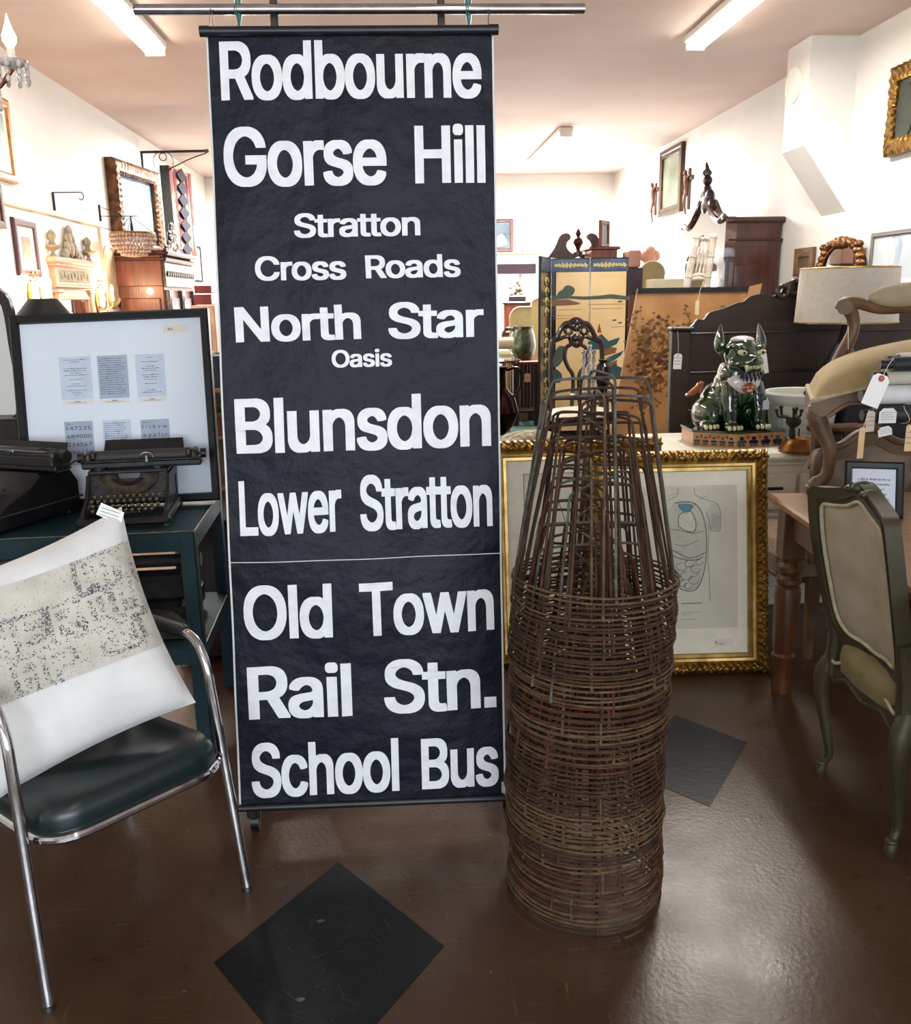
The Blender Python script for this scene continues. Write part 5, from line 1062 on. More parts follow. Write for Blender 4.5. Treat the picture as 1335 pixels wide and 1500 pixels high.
def leg_cab(x, y, sx, sy, top=.42, name='leg', s=.82, par=sc, M=MCH, m=olive):
    mb = MB(M); path = sm([(x, y, top), (x+sx*.022, y+sy*.022, top-.06), (x+sx*.026, y+sy*.026, top*.68), (x+sx*.008, y+sy*.008, top*.42), (x-sx*.006, y-sy*.006, top*.2), (x+sx*.004, y+sy*.004, .055), (x+sx*.012, y+sy*.012, .025), (x+sx*.012, y+sy*.012, 0)], 4)
    rr_ = sm([(.030*s,), (.034*s,), (.027*s,), (.020*s,), (.0155*s,), (.015*s,), (.022*s,), (.016*s,)], 4); mb.tube(path, [q[0] for q in rr_], 12)
    mb.ell((x+sx*.012, y+sy*.012, .05), (.021*s, .021*s, .01), 12, 6); return part(name, mb, m, par)
leg_cab(-hw+.02, .02, -.6, -1); leg_cab(hw-.02, .02, .6, -1); leg_cab(-hw-.015, .42, -.7, .7); leg_cab(hw+.015, .42, .7, .7)
for s in (-1, 1):
    mb = MB(); mb.tube([MCH @ V((s*(hw-.02), .02, .36)), backpt(s*(hw-.03), .50, -.006), backpt(s*(hw-.01), .62, -.006)], [.03, .024, .02], 10); part('back_post', mb, olive, sc)
so = [(-.205, .03), (.205, .03), (.245, .40), (.15, .445), (0, .46), (-.15, .445), (-.245, .40)]
so = sm(so, 4, True)
def level(k_, z): return [MCH @ V((x*k_, .23+(y-.23)*k_, z)) for x, y in so]
mb = MB(); n = len(so); lay = [level(.99, .40), level(1.0, .43), level(.98, .47), level(.88, .488), level(.6, .498), level(0.001, .50)]; mb.add([p for l in lay for p in l], [(i*n+k, i*n+(k+1) % n, (i+1)*n+(k+1) % n, (i+1)*n+k) for i in range(5) for k in range(n)]); part('seat', mb, seatv, sc, smooth=70)
mb = MB(); 
apr = [(-.215, .42), (-.215, .36), (-.17, .335), (-.10, .365), (-.04, .352), (0, .345), (.04, .352), (.10, .365), (.17, .335), (.215, .36), (.215, .42)]
mb.prism(sm(apr, 3)[:], Fr(MCH @ V((0, .02, 0)), ax, (0, 0, 1)), -.012, .014)
mb.tube([MCH @ V((x, .005, z+.012)) for x, z in sm(apr[1:-1], 4)], .006, 6)
for s in (-1, 1):
    a, b = MCH @ V((s*.21, .02, 0)), MCH @ V((s*.25, .42, 0)); L = (b-a).length
    mb.prism(sm([(0, .42), (0, .35), (.08, .335), (.16, .37), (.22, .36), (.28, .37), (L-.05, .335), (L, .36), (L, .42)], 3), Fr(a, b-a, (0, 0, 1)), -.012, .012)
a, b = MCH @ V((-.24, .43, 0)), MCH @ V((.24, .43, 0)); mb.prism([(0, .42), (0, .35), (.12, .37), (.24, .35), (.36, .37), (.48, .35), (.48, .42)], Fr(a, b-a, (0, 0, 1)), -.012, .012)
part('apron', mb, olive, sc)
mb = MB(); mb.tube([MCH @ V((x, .002, z+.07)) for x, z in sm(apr[1:-1], 4)], .0055, 6); part('gimp_trim', mb, welt, sc)

# ================================================================== armchair standing on the pine table
agew = mat('greyed_walnut', '#6d4f31', .5, h2='#4d3620', scale=9, bump=.2, bscale=30)
tapc = mat('gold_velvet', '#a8946a', .85, h2='#948059', scale=5, bump=.15, bscale=70)
lf = fl(1196, 722, ZP)
ac = thing('open_armchair', 'carved french open armchair with tan velvet seat standing on the pine table', 'armchair', lf)
YA = lf.y
c_seat = at(1176, 588, YA); zs = c_seat.z
CA, SA = math.cos(.40), math.sin(.40)
def A(x, y, z): return V((lf.x+x*CA+y*SA, lf.y-x*SA+y*CA, z))
# seat front to the left; the seat plane rises to the right
def seat_z(x): return zs+.26*x
mb = MB()
path = sm([A(.0, 0, ZP), A(-.004, 0, ZP+.03), A(.03, .0, ZP+.07), A(.035, .0, ZP+.16), A(.005, 0, zs-.11), A(-.02, 0, zs-.05), A(-.01, 0, zs-.01)], 5)
mb.tube(path, [q[0] for q in sm([(.034,), (.030,), (.022,), (.024,), (.03,), (.036,), (.034,)], 5)], 12); mb.ell(A(.0, 0, ZP+.02), (.045, .04, .02), 12, 7); mb.ell(A(-.02, 0, zs-.06), (.03, .035, .04), 12, 8); part('leg', mb, agew, ac)
for (x, y) in ((.0, .5), (.55, 0), (.55, .5)):
    mb = MB(); z1 = seat_z(x); mb.tube(sm([A(x, y, ZP), A(x+.02, y, ZP+.08), A(x+.02, y, ZP+.2), A(x, y, z1-.02)], 4), [.03, .024, .022, .024, .026, .03, .032, .034, .034, .034, .034, .034, .034], 10); part('leg', mb, agew, ac)
mb = MB(); prof = sm([(-.03, .005), (-.035, -.035), (.0, -.05), (.08, -.02), (.16, -.05), (.24, -.10), (.31, -.13), (.38, -.11), (.46, -.05), (.56, -.04), (.6, -.04), (.6, .03), (.3, .02)], 4, True)
f = Fr(A(0, -.02, zs), V((CA, -SA, .26)), (0, 0, 1)); mb.prism(prof, f, 0, .03)
f2 = Fr(A(0, .5, zs), V((CA, -SA, .26)), (0, 0, 1)); mb.prism(prof, f2, 0, .03); mb.tube([f(x, y-.004, .032) for x, y in sm([(.0, -.05), (.08, -.02), (.16, -.05), (.24, -.10), (.31, -.13), (.38, -.11), (.46, -.05)], 4)], .008, 6)
fp = [(-.03, .0), (.53, 0), (.53, -.03), (.4, -.06), (.25, -.10), (.1, -.06), (-.03, -.04)]; mb.prism(fp, Fr(A(-.03, 0, zs), (SA, CA, 0), (0, 0, 1)), -.014, .014); part('seat_rail', mb, agew, ac)
mb = MB()
def cush(u, v):
    x, y = lerp(-.035, .6, u), lerp(-.035, .53, v); e = max(0, (1-abs(2*u-1)**6)*(1-abs(2*v-1)**4))**.5
    return A(x, y, seat_z(x)+.012+.115*e*(.5+.5*math.sin(PI*min(1, .25+u*.7))))
mb.grid(cush, 26, 20); part('seat', mb, tapc, ac, smooth=80)
mb = MB(); mb.tube([cush(i/20, 0)+V((0, -.002, .0)) for i in range(21)], .010, 8); mb.tube([cush(0, i/20) for i in range(21)], .010, 8); part('gimp_trim', mb, welt, ac)
aY = YA+.45; a0 = at(1237, 452, aY); a1 = at(1336, 437, aY); ab = at(1232, 526, aY)
mb = MB(); mb.tube(sm([at(1222, 545, aY), at(1234, 520, aY), at(1250, 485, aY), at(1249, 462, aY), at(1240, 449, aY)], 5), [q[0] for q in sm([(.03,), (.028,), (.024,), (.026,), (.03,)], 5)], 12)
mb.tube(sm([at(1232, 454, aY), at(1238, 446, aY), at(1258, 444, aY), at(1290, 453, aY), at(1340, 450, aY), at(1400, 440, aY)], 5), [q[0] for q in sm([(.026,), (.03,), (.024,), (.020,), (.02,), (.022,)], 5)], 12)
mb.cyl(at(1238, 450, aY-.035), at(1238, 450, aY+.035), .03, n=18); part('arm', mb, agew, ac)
mb = MB(); c = at(1326, 432, aY); mb.ell(c, (.155, .045, .05), 20, 10, Matrix.Rotation(-.06, 3, 'Y')); part('arm_pad', mb, linen, ac)
mb = MB(); bx = .62; mb.grid(lambda u, v: A(bx+.08*v, lerp(-.02, .53, u), zs+.12+.6*v), 6, 6); mb.box(A(bx+.05, .25, zs+.4), (.05, .55, .6), .02, rz=-.40); part('backrest', mb, linen, ac)
mb = MB(); p = at(1243, 478, aY-.04); mb.tube([p, at(1243, 500, aY-.04), at(1243, 512, aY-.04)], .0015, 5); single('tag_string', mb, stringm, 'white string hanging from the arm of the armchair on the table', 'string')
# rolled blinds lying on the seat
whiter = mat('rolled_white_cloth', '#d9d9d6', .6, h2='#c6c6c6', scale=8); greyr = mat('rolled_cream_cloth', '#c2bcae', .7, h2='#b0a99a', scale=10); blackr = mat('rolled_black_cloth', '#17191e', .45, h2='#20242b', scale=6)
YRo = YA-.24
rolls = [(1272, 608, 13, blackr, blackp, 'black rolled blind at the bottom of the pile on the armchair', 0), (1270, 579, 14, whiter, blackp, 'white rolled blind with dark end second from the bottom of the pile on the armchair', .02), (1287, 552, 13, greyr, blackp, 'cream rolled blind tied with thread in the middle of the pile on the armchair', .04), (1298, 534, 11, blackr, blackp, 'black rolled blind with yellow ties near the top of the pile on the armchair', .0), (1308, 528, 11, whiter, blackp, 'white rolled blind on top of the pile on the armchair', .085)]
for (px, py, r, m, em, lab, dy) in rolls:
    c = at(px, py, YRo+dy); R_ = r/1300*c.y*1.02; t = thing('rolled_blind', lab, 'rolled blind', c, group='rolled blinds on the armchair'); ln = .62
    mb = MB(); mb.tube([c+V((.02, 0, 0)), c+V((.03, 0, 0)), c+V((ln, -.03, .004))], R_, 20); mb.k = 1; mb.tube([c+V((.0196, 0, 0)), c+V((.0199, 0, 0))], R_*.8, 14); part('roll', mb, [m, greyink], t)
    mb = MB(); mb.cyl(c+V((-.022, 0, 0)), c+V((ln+.02, -.03, .004)), R_*.62, n=16); part('core', mb, em, t)
    mb = MB()
    for q in ((.14, .15, .17) if m != blackr else (.12, .2)):
        p = c+V((q, -.03*q/ln, 0)); mb.tube([p+V((.01*math.sin(a*2), (R_+.001)*math.cos(a), (R_+.001)*math.sin(a))) for a in [i*PI/8 for i in range(16)]], .0014, 5, closed=True)
    part('tie_string', mb, mat('yellow_string', '#c9c081', .8) if m == blackr else stringm, t)
# tags hanging from the rolls
tagm = mat('manila_tag', '#d9b98c', .7, h2='#cfae80', scale=20); tagw = mat('white_tag', '#f0eee9', .6)
def tag_card(fr, w, h, m, label, lines=0, hole=True, string=None, cat='price tag', r=.004, holem=None):
    mb = MB(); c = w*.22; mb.prism([(-w/2, -h), (w/2, -h), (w/2, -c), (w/2-c, 0), (-w/2+c, 0), (-w/2, -c)], fr, -.0004, .0004)
    if hole: mb.k = 1; mb.prism([(r*math.cos(a), -h*.12+r*math.sin(a)) for a in [i*PI/6 for i in range(12)]], fr, -.0006, .0008)
    mb.k = 2
    rnd = random.Random(int(h*1e5))
    for i in range(lines):
        y = -h*.3-i*h*.6/max(lines, 1); x = -w*.38
        while x < w*.3: e = x+rnd.uniform(.05, .2)*w; mb.rect(fr, x, y, min(e, w*.4), y+h*.035, .0007); x = e+.03*w
    if string: mb.k = 3; mb.tube([fr(0, -h*.12, .001)]+string, .0011, 5)
    return single('price_tag', mb, [m, holem or mat('red_reinforcement', '#a8564a', .7), greyink, stringm], label, cat)
Yt = YRo-.06
def tfr(px, py, Y, du=(1, 0, 0), dvv=(0, 0, 1)): return Fr(at(px, py, Y), du, dvv)
tag_card(tfr(1294, 549, Yt, (.92, 0, -.34), (.36, 0, .93)), .062, .108, tagw, 'large white tag with red reinforced hole on the rolled blinds', 0, r=.011, string=[at(1302, 535, Yt+.01), at(1310, 524, Yt+.02)])
tag_card(tfr(1264, 626, Yt, (.95, .3, 0)), .026, .105, tagm, 'long manila tag hanging below the rolled blinds', 0, string=[at(1270, 612, Yt), at(1274, 600, Yt)], holem=mat('pale_reinforcement', '#c9a06f', .7))
tag_card(tfr(1277, 602, Yt+.02, (.9, .3, 0)), .038, .07, mat('pinkish_card', '#c9b3a6', .7), 'pinkish narrow tag under the rolled blinds', 3, hole=False)
tag_card(tfr(1302, 598, Yt+.01), .060, .050, mat('white_note', '#d9d6d2', .7), 'white square note with faint writing under the rolled blinds', 4, hole=False)
tag_card(tfr(1296, 625, Yt+.015, (.97, 0, .2), (-.2, 0, .97)), .048, .032, mat('white_note', '#d9d6d2', .7), 'small tilted white note below the square note', 3, hole=False)
tag_card(tfr(1335, 622, Yt), .03, .09, tagm, 'manila tag cut by the right photo edge below the rolled blinds', 3, hole=False)
# black photo frame on the table
ftl, ftr, fbl = at(1233, 675, YA-.33), at(1318, 688, YA-.36), at(1228, 727, YA-.36)
ftl = at(1232, 675, YA-.30); ftr = at(1318, 687, YA-.36); b_ = ftl+(ftr-ftl)*0; 
zb = ZP+.002; dn = ftl.z-zb; fbl = V((ftl.x-.006, ftl.y-.06, zb)); ftr.z = ftl.z
fr, w, h = frame_fr(ftl, ftr, fbl); t = thing('photo_frame', 'small black frame with a pale lettered card standing on the pine table', 'photo frame', fbl)
mb = MB(); frame_sides(mb, fr, w, h, [(0, -.014), (0, .002), (.006, .006), (.02, .003), (.024, -.004), (.024, -.01)]); part('frame', mb, blackf, t)
mb = MB(); mb.rect(fr, .02, .02, w-.02, h-.02, -.006); mb.k = 1
rnd = random.Random(12)
for i, q in enumerate((1, .9, .7, .8, .95)):      # five centred lines too small to read
    x = w/2-.5*q*(w-.085); y = h-.062-i*.0165
    while x < w/2+.5*q*(w-.085): e = rnd.uniform(.002, .005); mb.rect(fr, x, y, x+e, y+rnd.choice((.006, .007, .005)), -.0055); x += e+rnd.choice((.0014, .0014, .0045))
part('card', mb, [mat('pale_blue_card', '#c6ccd8', .6), greyink], t)
mb = MB(); mb.prism([(.012, 0), (.10, 0), (.058, h*.7), (.05, h*.7)], Fr(fr(w*.5, 0, -.016)*1.0, V((0, 1, 0)), (0, 0, 1)), -.02, .02); part('easel_back', mb, blackp, t)
# settee behind the table
Ys = pc.y+.22; t = thing('carved_settee', 'carved settee with brown tapestry back behind the pine table', 'settee', (at(1290, 660, Ys).x, Ys, 0))
pt = [at(x, y, Ys) for x, y in ((1192, 720), (1196, 668), (1210, 658), (1235, 650), (1255, 636), (1275, 628), (1290, 634), (1310, 645), (1340, 648), (1400, 652), (1480, 690), (1480, 760))]
f = Fr((0, Ys, 0), (1, 0, 0), (0, 0, 1)); ol = sm([(p.x, p.z) for p in pt], 4); ol2 = ol+[(pt[-1].x, .42), (pt[0].x, .42)]
cxm = sum(p[0] for p in ol2)/len(ol2); czm = .62; inn = [(cxm+(x-cxm)*.9, czm+(z-czm)*.82) for x, z in ol2]
mb = MB(); mb.ring(ol2, inn, f, -.04, .02); mb.tube([f(x, z, .02) for x, z in ol], .014, 8); part('back_frame', mb, agew, t)
mb = MB(); mb.prism(inn, f, -.03, .004); part('back_panel', mb, mat('brown_tapestry', '#6b5a4c', .9, h2='#8a7462', scale=10, bump=.2, bscale=70), t)
mb = MB(); mb.box((cxm, Ys+.28, .40), (pt[-1].x-pt[0].x, .56, .16), .04); part('seat', mb, mat('brown_tapestry', '#6b5a4c'), t)
for x in (pt[0].x+.03, pt[-1].x-.03):
    for y in (Ys, Ys+.52): mb = MB(); mb.tube([(x, y, .36), (x, y, .2), (x, y, 0)], [.035, .026, .02], 10); part('leg', mb, agew, t)

# ================================================================== white dresser with things on it
Yd = 4.0; pl, pr = at(985, 660, Yd+.1), at(1300, 690, Yd); ztop = at(1160, 664, Yd).z; xl = at(972, 700, Yd).x; xr_ = XR-.9
dresm = mat('dresser_paint', '#cfcabb', .5, h2='#c2bcab', scale=6)
t = thing('white_dresser', 'cream painted low dresser under the green ceramic dog behind the gilt frames', 'dresser', ((xl+xr_)/2, Yd+.3, 0))
mb = MB(); mb.box(((xl+xr_)/2, Yd+.36, (ztop-.03)/2+.03), (xr_-xl-.03, .68, ztop-.09), .005); part('body', mb, dresm, t)
mb = MB(); mb.box(((xl+xr_)/2, Yd+.36, ztop-.02), (xr_-xl, .74, .04), .015); mb.box(((xl+xr_)/2, Yd+.36, ztop-.05), (xr_-xl-.02, .71, .025), .01); part('top', mb, dresm, t)
nr = 3
for i in range(nr):
    for j in range(2):
        x0 = lerp(xl+.03, xr_-.03, j/2); x1 = lerp(xl+.03, xr_-.03, (j+1)/2); z0 = .10+(ztop-.19)*i/nr; z1 = .10+(ztop-.19)*(i+1)/nr
        mb = MB(); mb.box(((x0+x1)/2, Yd+.012, (z0+z1)/2), (x1-x0-.02, .03, z1-z0-.016), .006); d = part('drawer', mb, dresm, t)
        mb = MB(); mb.box((x0+.12, Yd-.008, (z0+z1)/2+.02), (.09, .012, .014), .004); mb.box((x1-.12, Yd-.008, (z0+z1)/2+.02), (.09, .012, .014), .004); part('handle', mb, iron, d)
mb = MB(); mb.box(((xl+xr_)/2, Yd+.36, .05), (xr_-xl-.06, .66, .1), .01); part('plinth', mb, dresm, t)
ZD = ztop
# --- ceramic guardian dog
def dog():
    o = fl(1085, 657, ZD); k = .62/.62; Yc = 4.33
    base = at(1085, 655, Yc); cx, cy = at(1074, 600, Yc).x, Yc
    Hh = at(1085, 470, Yc).z-ZD; q = Hh/1.0           # unit: total height 1
    t = thing('ceramic_guardian_dog', 'glazed green ceramic guardian dog seated on a floral plinth on the dresser', 'statue', (cx, cy, ZD))
    Md = Matrix.Translation((cx, cy, ZD)) @ Matrix.Rotation(.16, 4, 'Z') @ Matrix.Scale(q, 4)
    green = mat('green_glaze', '#0c2413', .1, h2='#163a1d', scale=14, bump=.12, bscale=30, coat=.9, spec=.7); teeth = mat('cream_glaze', '#d3cba5', .15, h2='#c5bb90', scale=20, coat=.7); whiteg = mat('white_glaze', '#dcd8d6', .2, h2='#bfb6b4', scale=22, coat=.6); navy = mat('navy_glaze', '#121a3a', .12, coat=.8); terr = mat('orange_glaze', '#a35a2b', .25, h2='#7c3d1d', scale=20, coat=.4); tan = mat('tan_glaze', '#b98b5e', .35, h2='#a8794c', scale=12, coat=.3)
    # plinth (a chamfered block)
    P0 = [(-.36, -.02), (-.10, -.24), (.33, -.24), (.36, .1), (.2, .3), (-.3, .3)]
    f = Fr(Md @ V((0, 0, 0)), Md.to_3x3() @ V((1, 0, 0)), Md.to_3x3() @ V((0, 1, 0)))
    P1 = [(x*q, y*q) for x, y in P0]
    mb = MB(); mb.prism(P1, f, 0, .115*q); part('plinth', mb, tan, t)
    mb = MB(); mb.prism([(x*1.03, y*1.03) for x, y in P1], f, .115*q, .135*q); part('plinth_top', mb, green, t)
    mb = MB()
    for (a, b, n) in ((P0[1], P0[2], 4), (P0[0], P0[1], 5)):
        A_, B_ = Md @ V((a[0], a[1], 0)), Md @ V((b[0], b[1], 0)); ff = Fr(A_, B_-A_, (0, 0, 1)); L = (B_-A_).length
        for i in range(n):
            x = L*(i+.5)/n; s = L/n*.36
            for (dx, dz, r1) in ((0, .075, .5), (-.6, .045, .5), (.6, .045, .5), (0, .045, .55), (-.45, .022, .4), (.45, .022, .4)): mb.k = 0; mb.prism([(x+s*dx+s*r1*math.cos(u), q*dz+s*r1*.8*math.sin(u)) for u in [j*PI/5 for j in range(10)]], ff, -.001, .003)
            if i: mb.k = 1; mb.prism([(L*i/n+.012*q*math.cos(u), .085*q+.013*q*math.sin(u)) for u in [j*PI/4 for j in range(8)]], ff, -.001, .003)
    part('flower_decoration', mb, [navy, mat('red_glaze', '#8d3524', .3)], t)
    # body in one continuous skin
    b = MB(Md); z0 = .135
    E = lambda c, r, R=None: b.ell(c, r, 18, 12, R)
    RX = lambda a: Matrix.Rotation(a, 3, 'X'); RY = lambda a: Matrix.Rotation(a, 3, 'Y')
    E((-.03, .12, .33), (.19, .22, .20)); E((.0, .02, .46), (.165, .16, .20), RX(-.3)); E((.0, -.03, .57), (.15, .13, .13)); E((-.19, .10, .24), (.10, .19, .14)); E((.16, .12, .24), (.09, .18, .13))
    for s in (-1, 1):
        x = .03+s*.115
        b.tube([(x, -.06, .50), (x+s*.01, -.10, .40), (x+s*.015, -.125, .28), (x+s*.01, -.13, .19), (x+s*.01, -.14, z0)], [.075, .07, .06, .052, .055], 14); E((x+s*.01, -.17, z0+.025), (.068, .075, .036))
    E((-.235, -.03, z0+.025), (.065, .085, .04)); E((.24, .0, z0+.025), (.05, .08, .04))
    E((.02, -.06, .735), (.15, .14, .145)); E((.03, -.16, .68), (.115, .09, .075)); E((.03, -.15, .625), (.09, .075, .035)); E((.035, -.23, .715), (.035, .03, .025))
    E((-.05, -.145, .79), (.065, .05, .028), RY(.35)); E((.11, -.145, .79), (.065, .05, .028), RY(-.3))
    E((-.08, -.13, .67), (.05, .06, .05)); E((.14, -.13, .67), (.045, .06, .05))
    o = part('body', b, green, t, smooth=180)
    rm = o.modifiers.new('r', 'REMESH'); rm.mode = 'VOXEL'; rm.voxel_size = .0065; rm.use_smooth_shade = True
    sm_ = o.modifiers.new('s', 'SMOOTH'); sm_.iterations = 4; sm_.factor = .5
    for s in (-1, 1):
        mb = MB(Md); x = .02+s*.155; mb.tube(sm([(x, -.02, .76), (x+s*.03, -.02, .82), (x+s*.025, -.01, .90), (x+s*.012, 0, .98)], 4), [q_[0] for q_ in sm([(.06,), (.064,), (.042,), (.005,)], 4)], 12, flat=.6)
        mb.tube(sm([(x+s*.01, -.03, .74), (x+s*.05, -.03, .78), (x+s*.055, -.02, .85), (x+s*.05, -.01, .89)], 4), [q_[0] for q_ in sm([(.035,), (.032,), (.018,), (.003,)], 4)], 10, flat=.6); part('ear', mb, green, t)
    for (x, s) in ((-.05, -1), (.115, 1)):
        mb = MB(Md); mb.ell((x, -.182, .757), (.045, .022, .024), 14, 9, RY(-s*.2)); mb.k = 1; mb.ell((x+.006, -.203, .755), (.013, .007, .013), 10, 7); part('eye', mb, [teeth, blackp], t)
    mb = MB(Md)
    for i in range(6): mb.box((-.018+i*.020, -.238+.005*abs(i-2.5), .652), (.018, .02, .028), .006)
    for x in (-.035, .10): mb.tube([(x, -.225, .66), (x, -.235, .63), (x, -.228, .605)], [.014, .012, .003], 8)
    mb.box((.032, -.222, .645), (.11, .02, .036), .008); part('teeth', mb, teeth, t)
    mb = MB(Md)
    for i in range(9): a = PI*(i/8); mb.tube([(.03+.09*math.cos(a), -.19, .615-.02*math.sin(a)), (.03+.10*math.cos(a), -.205, .59-.035*math.sin(a)), (.03+.095*math.cos(a), -.20, .565-.045*math.sin(a))], [.018, .014, .003], 8)
    part('beard', mb, navy, t)
    for (c_, r_, n_, l_) in (((.02, -.05, .850), (.10, .09, .035), 'crown', 'white glazed crown'), ((.02, -.105, .515), (.15, .075, .10), 'chest_ruff', 'white glazed chest ruff'), ((-.112, .0, .55), (.035, .07, .12), 'mane_lock', 'white glazed mane lock'), ((.152, .0, .55), (.035, .07, .12), 'mane_lock', 'white glazed mane lock')):
        mb = MB(Md); mb.ell(c_, r_, 18, 10); part(n_, mb, whiteg, t, l_)
    mb = MB(Md); mb.ell((.03, -.172, .475), (.062, .022, .045), 16, 9); mb.k = 1; mb.ell((.01, -.193, .482), (.012, .006, .008), 8, 5); mb.ell((.05, -.193, .482), (.012, .006, .008), 8, 5); mb.ell((.03, -.19, .455), (.025, .01, .012), 10, 6); part('chest_medallion', mb, [terr, whiteg], t, 'orange face shaped medallion')
    for (x, y, n) in ((-.095, -.235, 4), (.155, -.235, 4), (-.235, -.11, 4)):
        for i in range(n): mb = MB(Md); mb.ell((x+(i-1.5)*.034, y+.012*abs(i-1.5), z0+.025), (.016, .022, .021), 10, 7); part('toe', mb, teeth, t)
    mb = MB(Md)
    for i in range(4): a = .5+i*.38; mb.box((-.22-.09*math.cos(a), .16, .36+.10*math.sin(a)), (.10, .05, .035), .012, R=Matrix.Rotation(-a+.2, 3, 'Y'))
    part('tail', mb, terr, t)
    mb = MB(Md)
    for s in (-1, 1):
        x = .03+s*.115
        for i in range(5): mb.tube([(x-s*.03, -.165+.004*i, .42-.045*i), (x-s*.005, -.185, .40-.045*i), (x+s*.02, -.175+.004*i, .42-.045*i)], .007, 6)
    part('leg_curls', mb, navy, t)
    p = Md @ V((.13, -.19, .75)); f = Fr(p, Md.to_3x3() @ V((.98, .1, .2)), Md.to_3x3() @ V((-.2, 0, .98)))
    tag_card(f, .035, .10, tagw, 'white paper tag tied to the face of the ceramic dog', 0, hole=False)
dog()
# planter and burner and iron on the dresser
def planter():
    c = at(1172, 600, 4.35); R_ = 52/1300*4.3*1.04; zt = at(1172, 572, 4.35).z; zb = at(1172, 660, 4.2).z; zb = ZD+.03
    g = mat('white_glazed_planter', '#cdd0c8', .35, h2='#bfc2ba', scale=8); t = thing('fluted_planter', 'white fluted planter on the dresser right of the ceramic dog', 'planter', (c.x+.01, 4.35, ZD))
    H = zt-ZD; mb = MB(); mb.lathe([(R_*.80, ZD+.05), (R_*.86, ZD+H*.4), (R_*.92, zt-.07), (R_*.93, zt-.062)], 96, (c.x+.01, 4.35, 0), flute=.012, nf=32); mb.lathe([(R_*.7, ZD), (R_*.85, ZD+.006), (R_*.86, ZD+.04), (R_*.78, ZD+.055)], 40, (c.x+.01, 4.35, 0)); mb.lathe([(R_*.93, zt-.065), (R_*1.0, zt-.055), (R_*1.06, zt-.035), (R_*1.06, zt-.012), (R_*1.0, zt), (R_*.94, zt-.004), (R_*.88, zt-.08), (.001, zt-.09)], 48, (c.x+.01, 4.35, 0)); part('pot', mb, g, t)
    tag_card(Fr(at(1123, 586, 4.12), (1, 0, 0), (0, 0, 1)), .03, .045, mat('bluish_tag', '#c5c9d6', .7), 'pale tag hanging at the rim of the white planter', 0, hole=False, string=[V((at(1128, 578, 4.13).x, 4.15, zt-.01))])
planter()
def scale_thing():
    c = at(1172, 656, 4.02); c.z = ZD; c.y = 4.04; t = thing('brass_candle_stand', 'dark iron four armed candle stand on a brass foot on the dresser edge', 'candle stand', c)
    mb = MB(); mb.lathe([(.085, 0), (.088, .012), (.075, .03), (.06, .05), (.055, .065), (.02, .075)], 24, c); part('base', mb, mat('old_brass', '#84592a', .35, .8, h2='#5c3a17', scale=18), t)
    mb = MB(); z = c.z; mb.tube([(c.x-.03, c.y, z+.06), (c.x-.035, c.y, z+.11), (c.x-.03, c.y, z+.15)], [.016, .013, .016], 10); mb.ell((c.x-.03, c.y, z+.145), (.036, .03, .03), 12, 8); mb.tube([(c.x, c.y, z+.07), (c.x, c.y, z+.11)], .004, 6)
    for (dx, dy, dz) in ((-.075, 0, .20), (-.045, .03, .21), (.02, .03, .20), (.03, 0, .195), (-.01, -.02, .205)):
        mb.tube(sm([(c.x-.03, c.y, z+.15), (c.x-.03+dx*.5, c.y+dy, z+.165), (c.x-.03+dx, c.y+dy, z+.17), (c.x-.03+dx*1.15, c.y+dy, z+dz)], 4), .006, 6); mb.ell((c.x-.03+dx*1.15, c.y+dy, z+dz), (.011, .011, .009), 8, 5)
    part('burner_arms', mb, iron, t)
scale_thing()
c = at(1225, 630, 4.05); c.z = ZD; t = thing('wooden_plane', 'wooden hand tool with a turned handle on the dresser below the armchair seat', 'tool', c)
mb = MB(); mb.box((c.x+.02, 4.1, ZD+.10), (.26, .07, .035), .012); mb.cyl((c.x+.15, 4.1, ZD+.10), (c.x+.24, 4.1, ZD+.11), .016, .02, 10); part('body', mb, pinev, t); mb = MB(); mb.box((c.x, 4.1, ZD+.04), (.1, .06, .08), .01); part('handle', mb, darkw, t)
tag_card(Fr(at(1210, 641, 3.95), (1, 0, -.05), (0, 0, 1)), .078, .035, tagw, 'white card with writing standing on the dresser under the armchair seat', 4, hole=False)
c = at(1255, 610, 4.35); mb = MB(); mb.box((c.x+.05, 4.4, (c.z+.08+ZD)/2), (.34, .3, c.z+.08-ZD), .01); single('dark_blue_box', mb, mat('navy_box', '#141824', .7, h2='#10131c', scale=10), 'dark navy box on the dresser seen beneath the armchair seat', 'box')
# drum lamp on something behind
c = at(1242, 432, 4.75); R_ = 70/1300*4.75; zt, zb = at(1238, 393, 4.75).z, at(1238, 472, 4.75).z
t = thing('drum_lamp', 'table lamp with wide white drum shade before the dark headboard', 'lamp', (c.x, 4.75, ZD)); sh = mat('linen_shade', '#d5cdc2', .85, h2='#cdc5b8', scale=40)
mb = MB(); mb.lathe([(R_*1.02, zb), (R_*.97, zt), (R_*.955, zt), (R_*1.005, zb)], 48, (c.x, 4.75, 0)); part('lamp_shade', mb, sh, t)
mb = MB(); mb.tube([(c.x+R_*1.02*math.cos(a), 4.75+R_*1.02*math.sin(a), zb) for a in [i*PI/24 for i in range(48)]], .005, 6, closed=True); part('shade_trim', mb, goldl, t); mb = MB(); mb.tube([(c.x+R_*.965*math.cos(a), 4.75+R_*.965*math.sin(a), zt) for a in [i*PI/24 for i in range(48)]], .005, 6, closed=True); part('shade_trim', mb, goldl, t)
mb = MB(); mb.lathe([(.10, ZD), (.10, ZD+.03), (.03, ZD+.06), (.09, ZD+.25), (.10, ZD+.35), (.03, ZD+.48), (.012, zb), (.012, zt-.03)], 20, (c.x, 4.75, 0)); part('base', mb, mat('dark_ceramic', '#2c2620', .3), t)
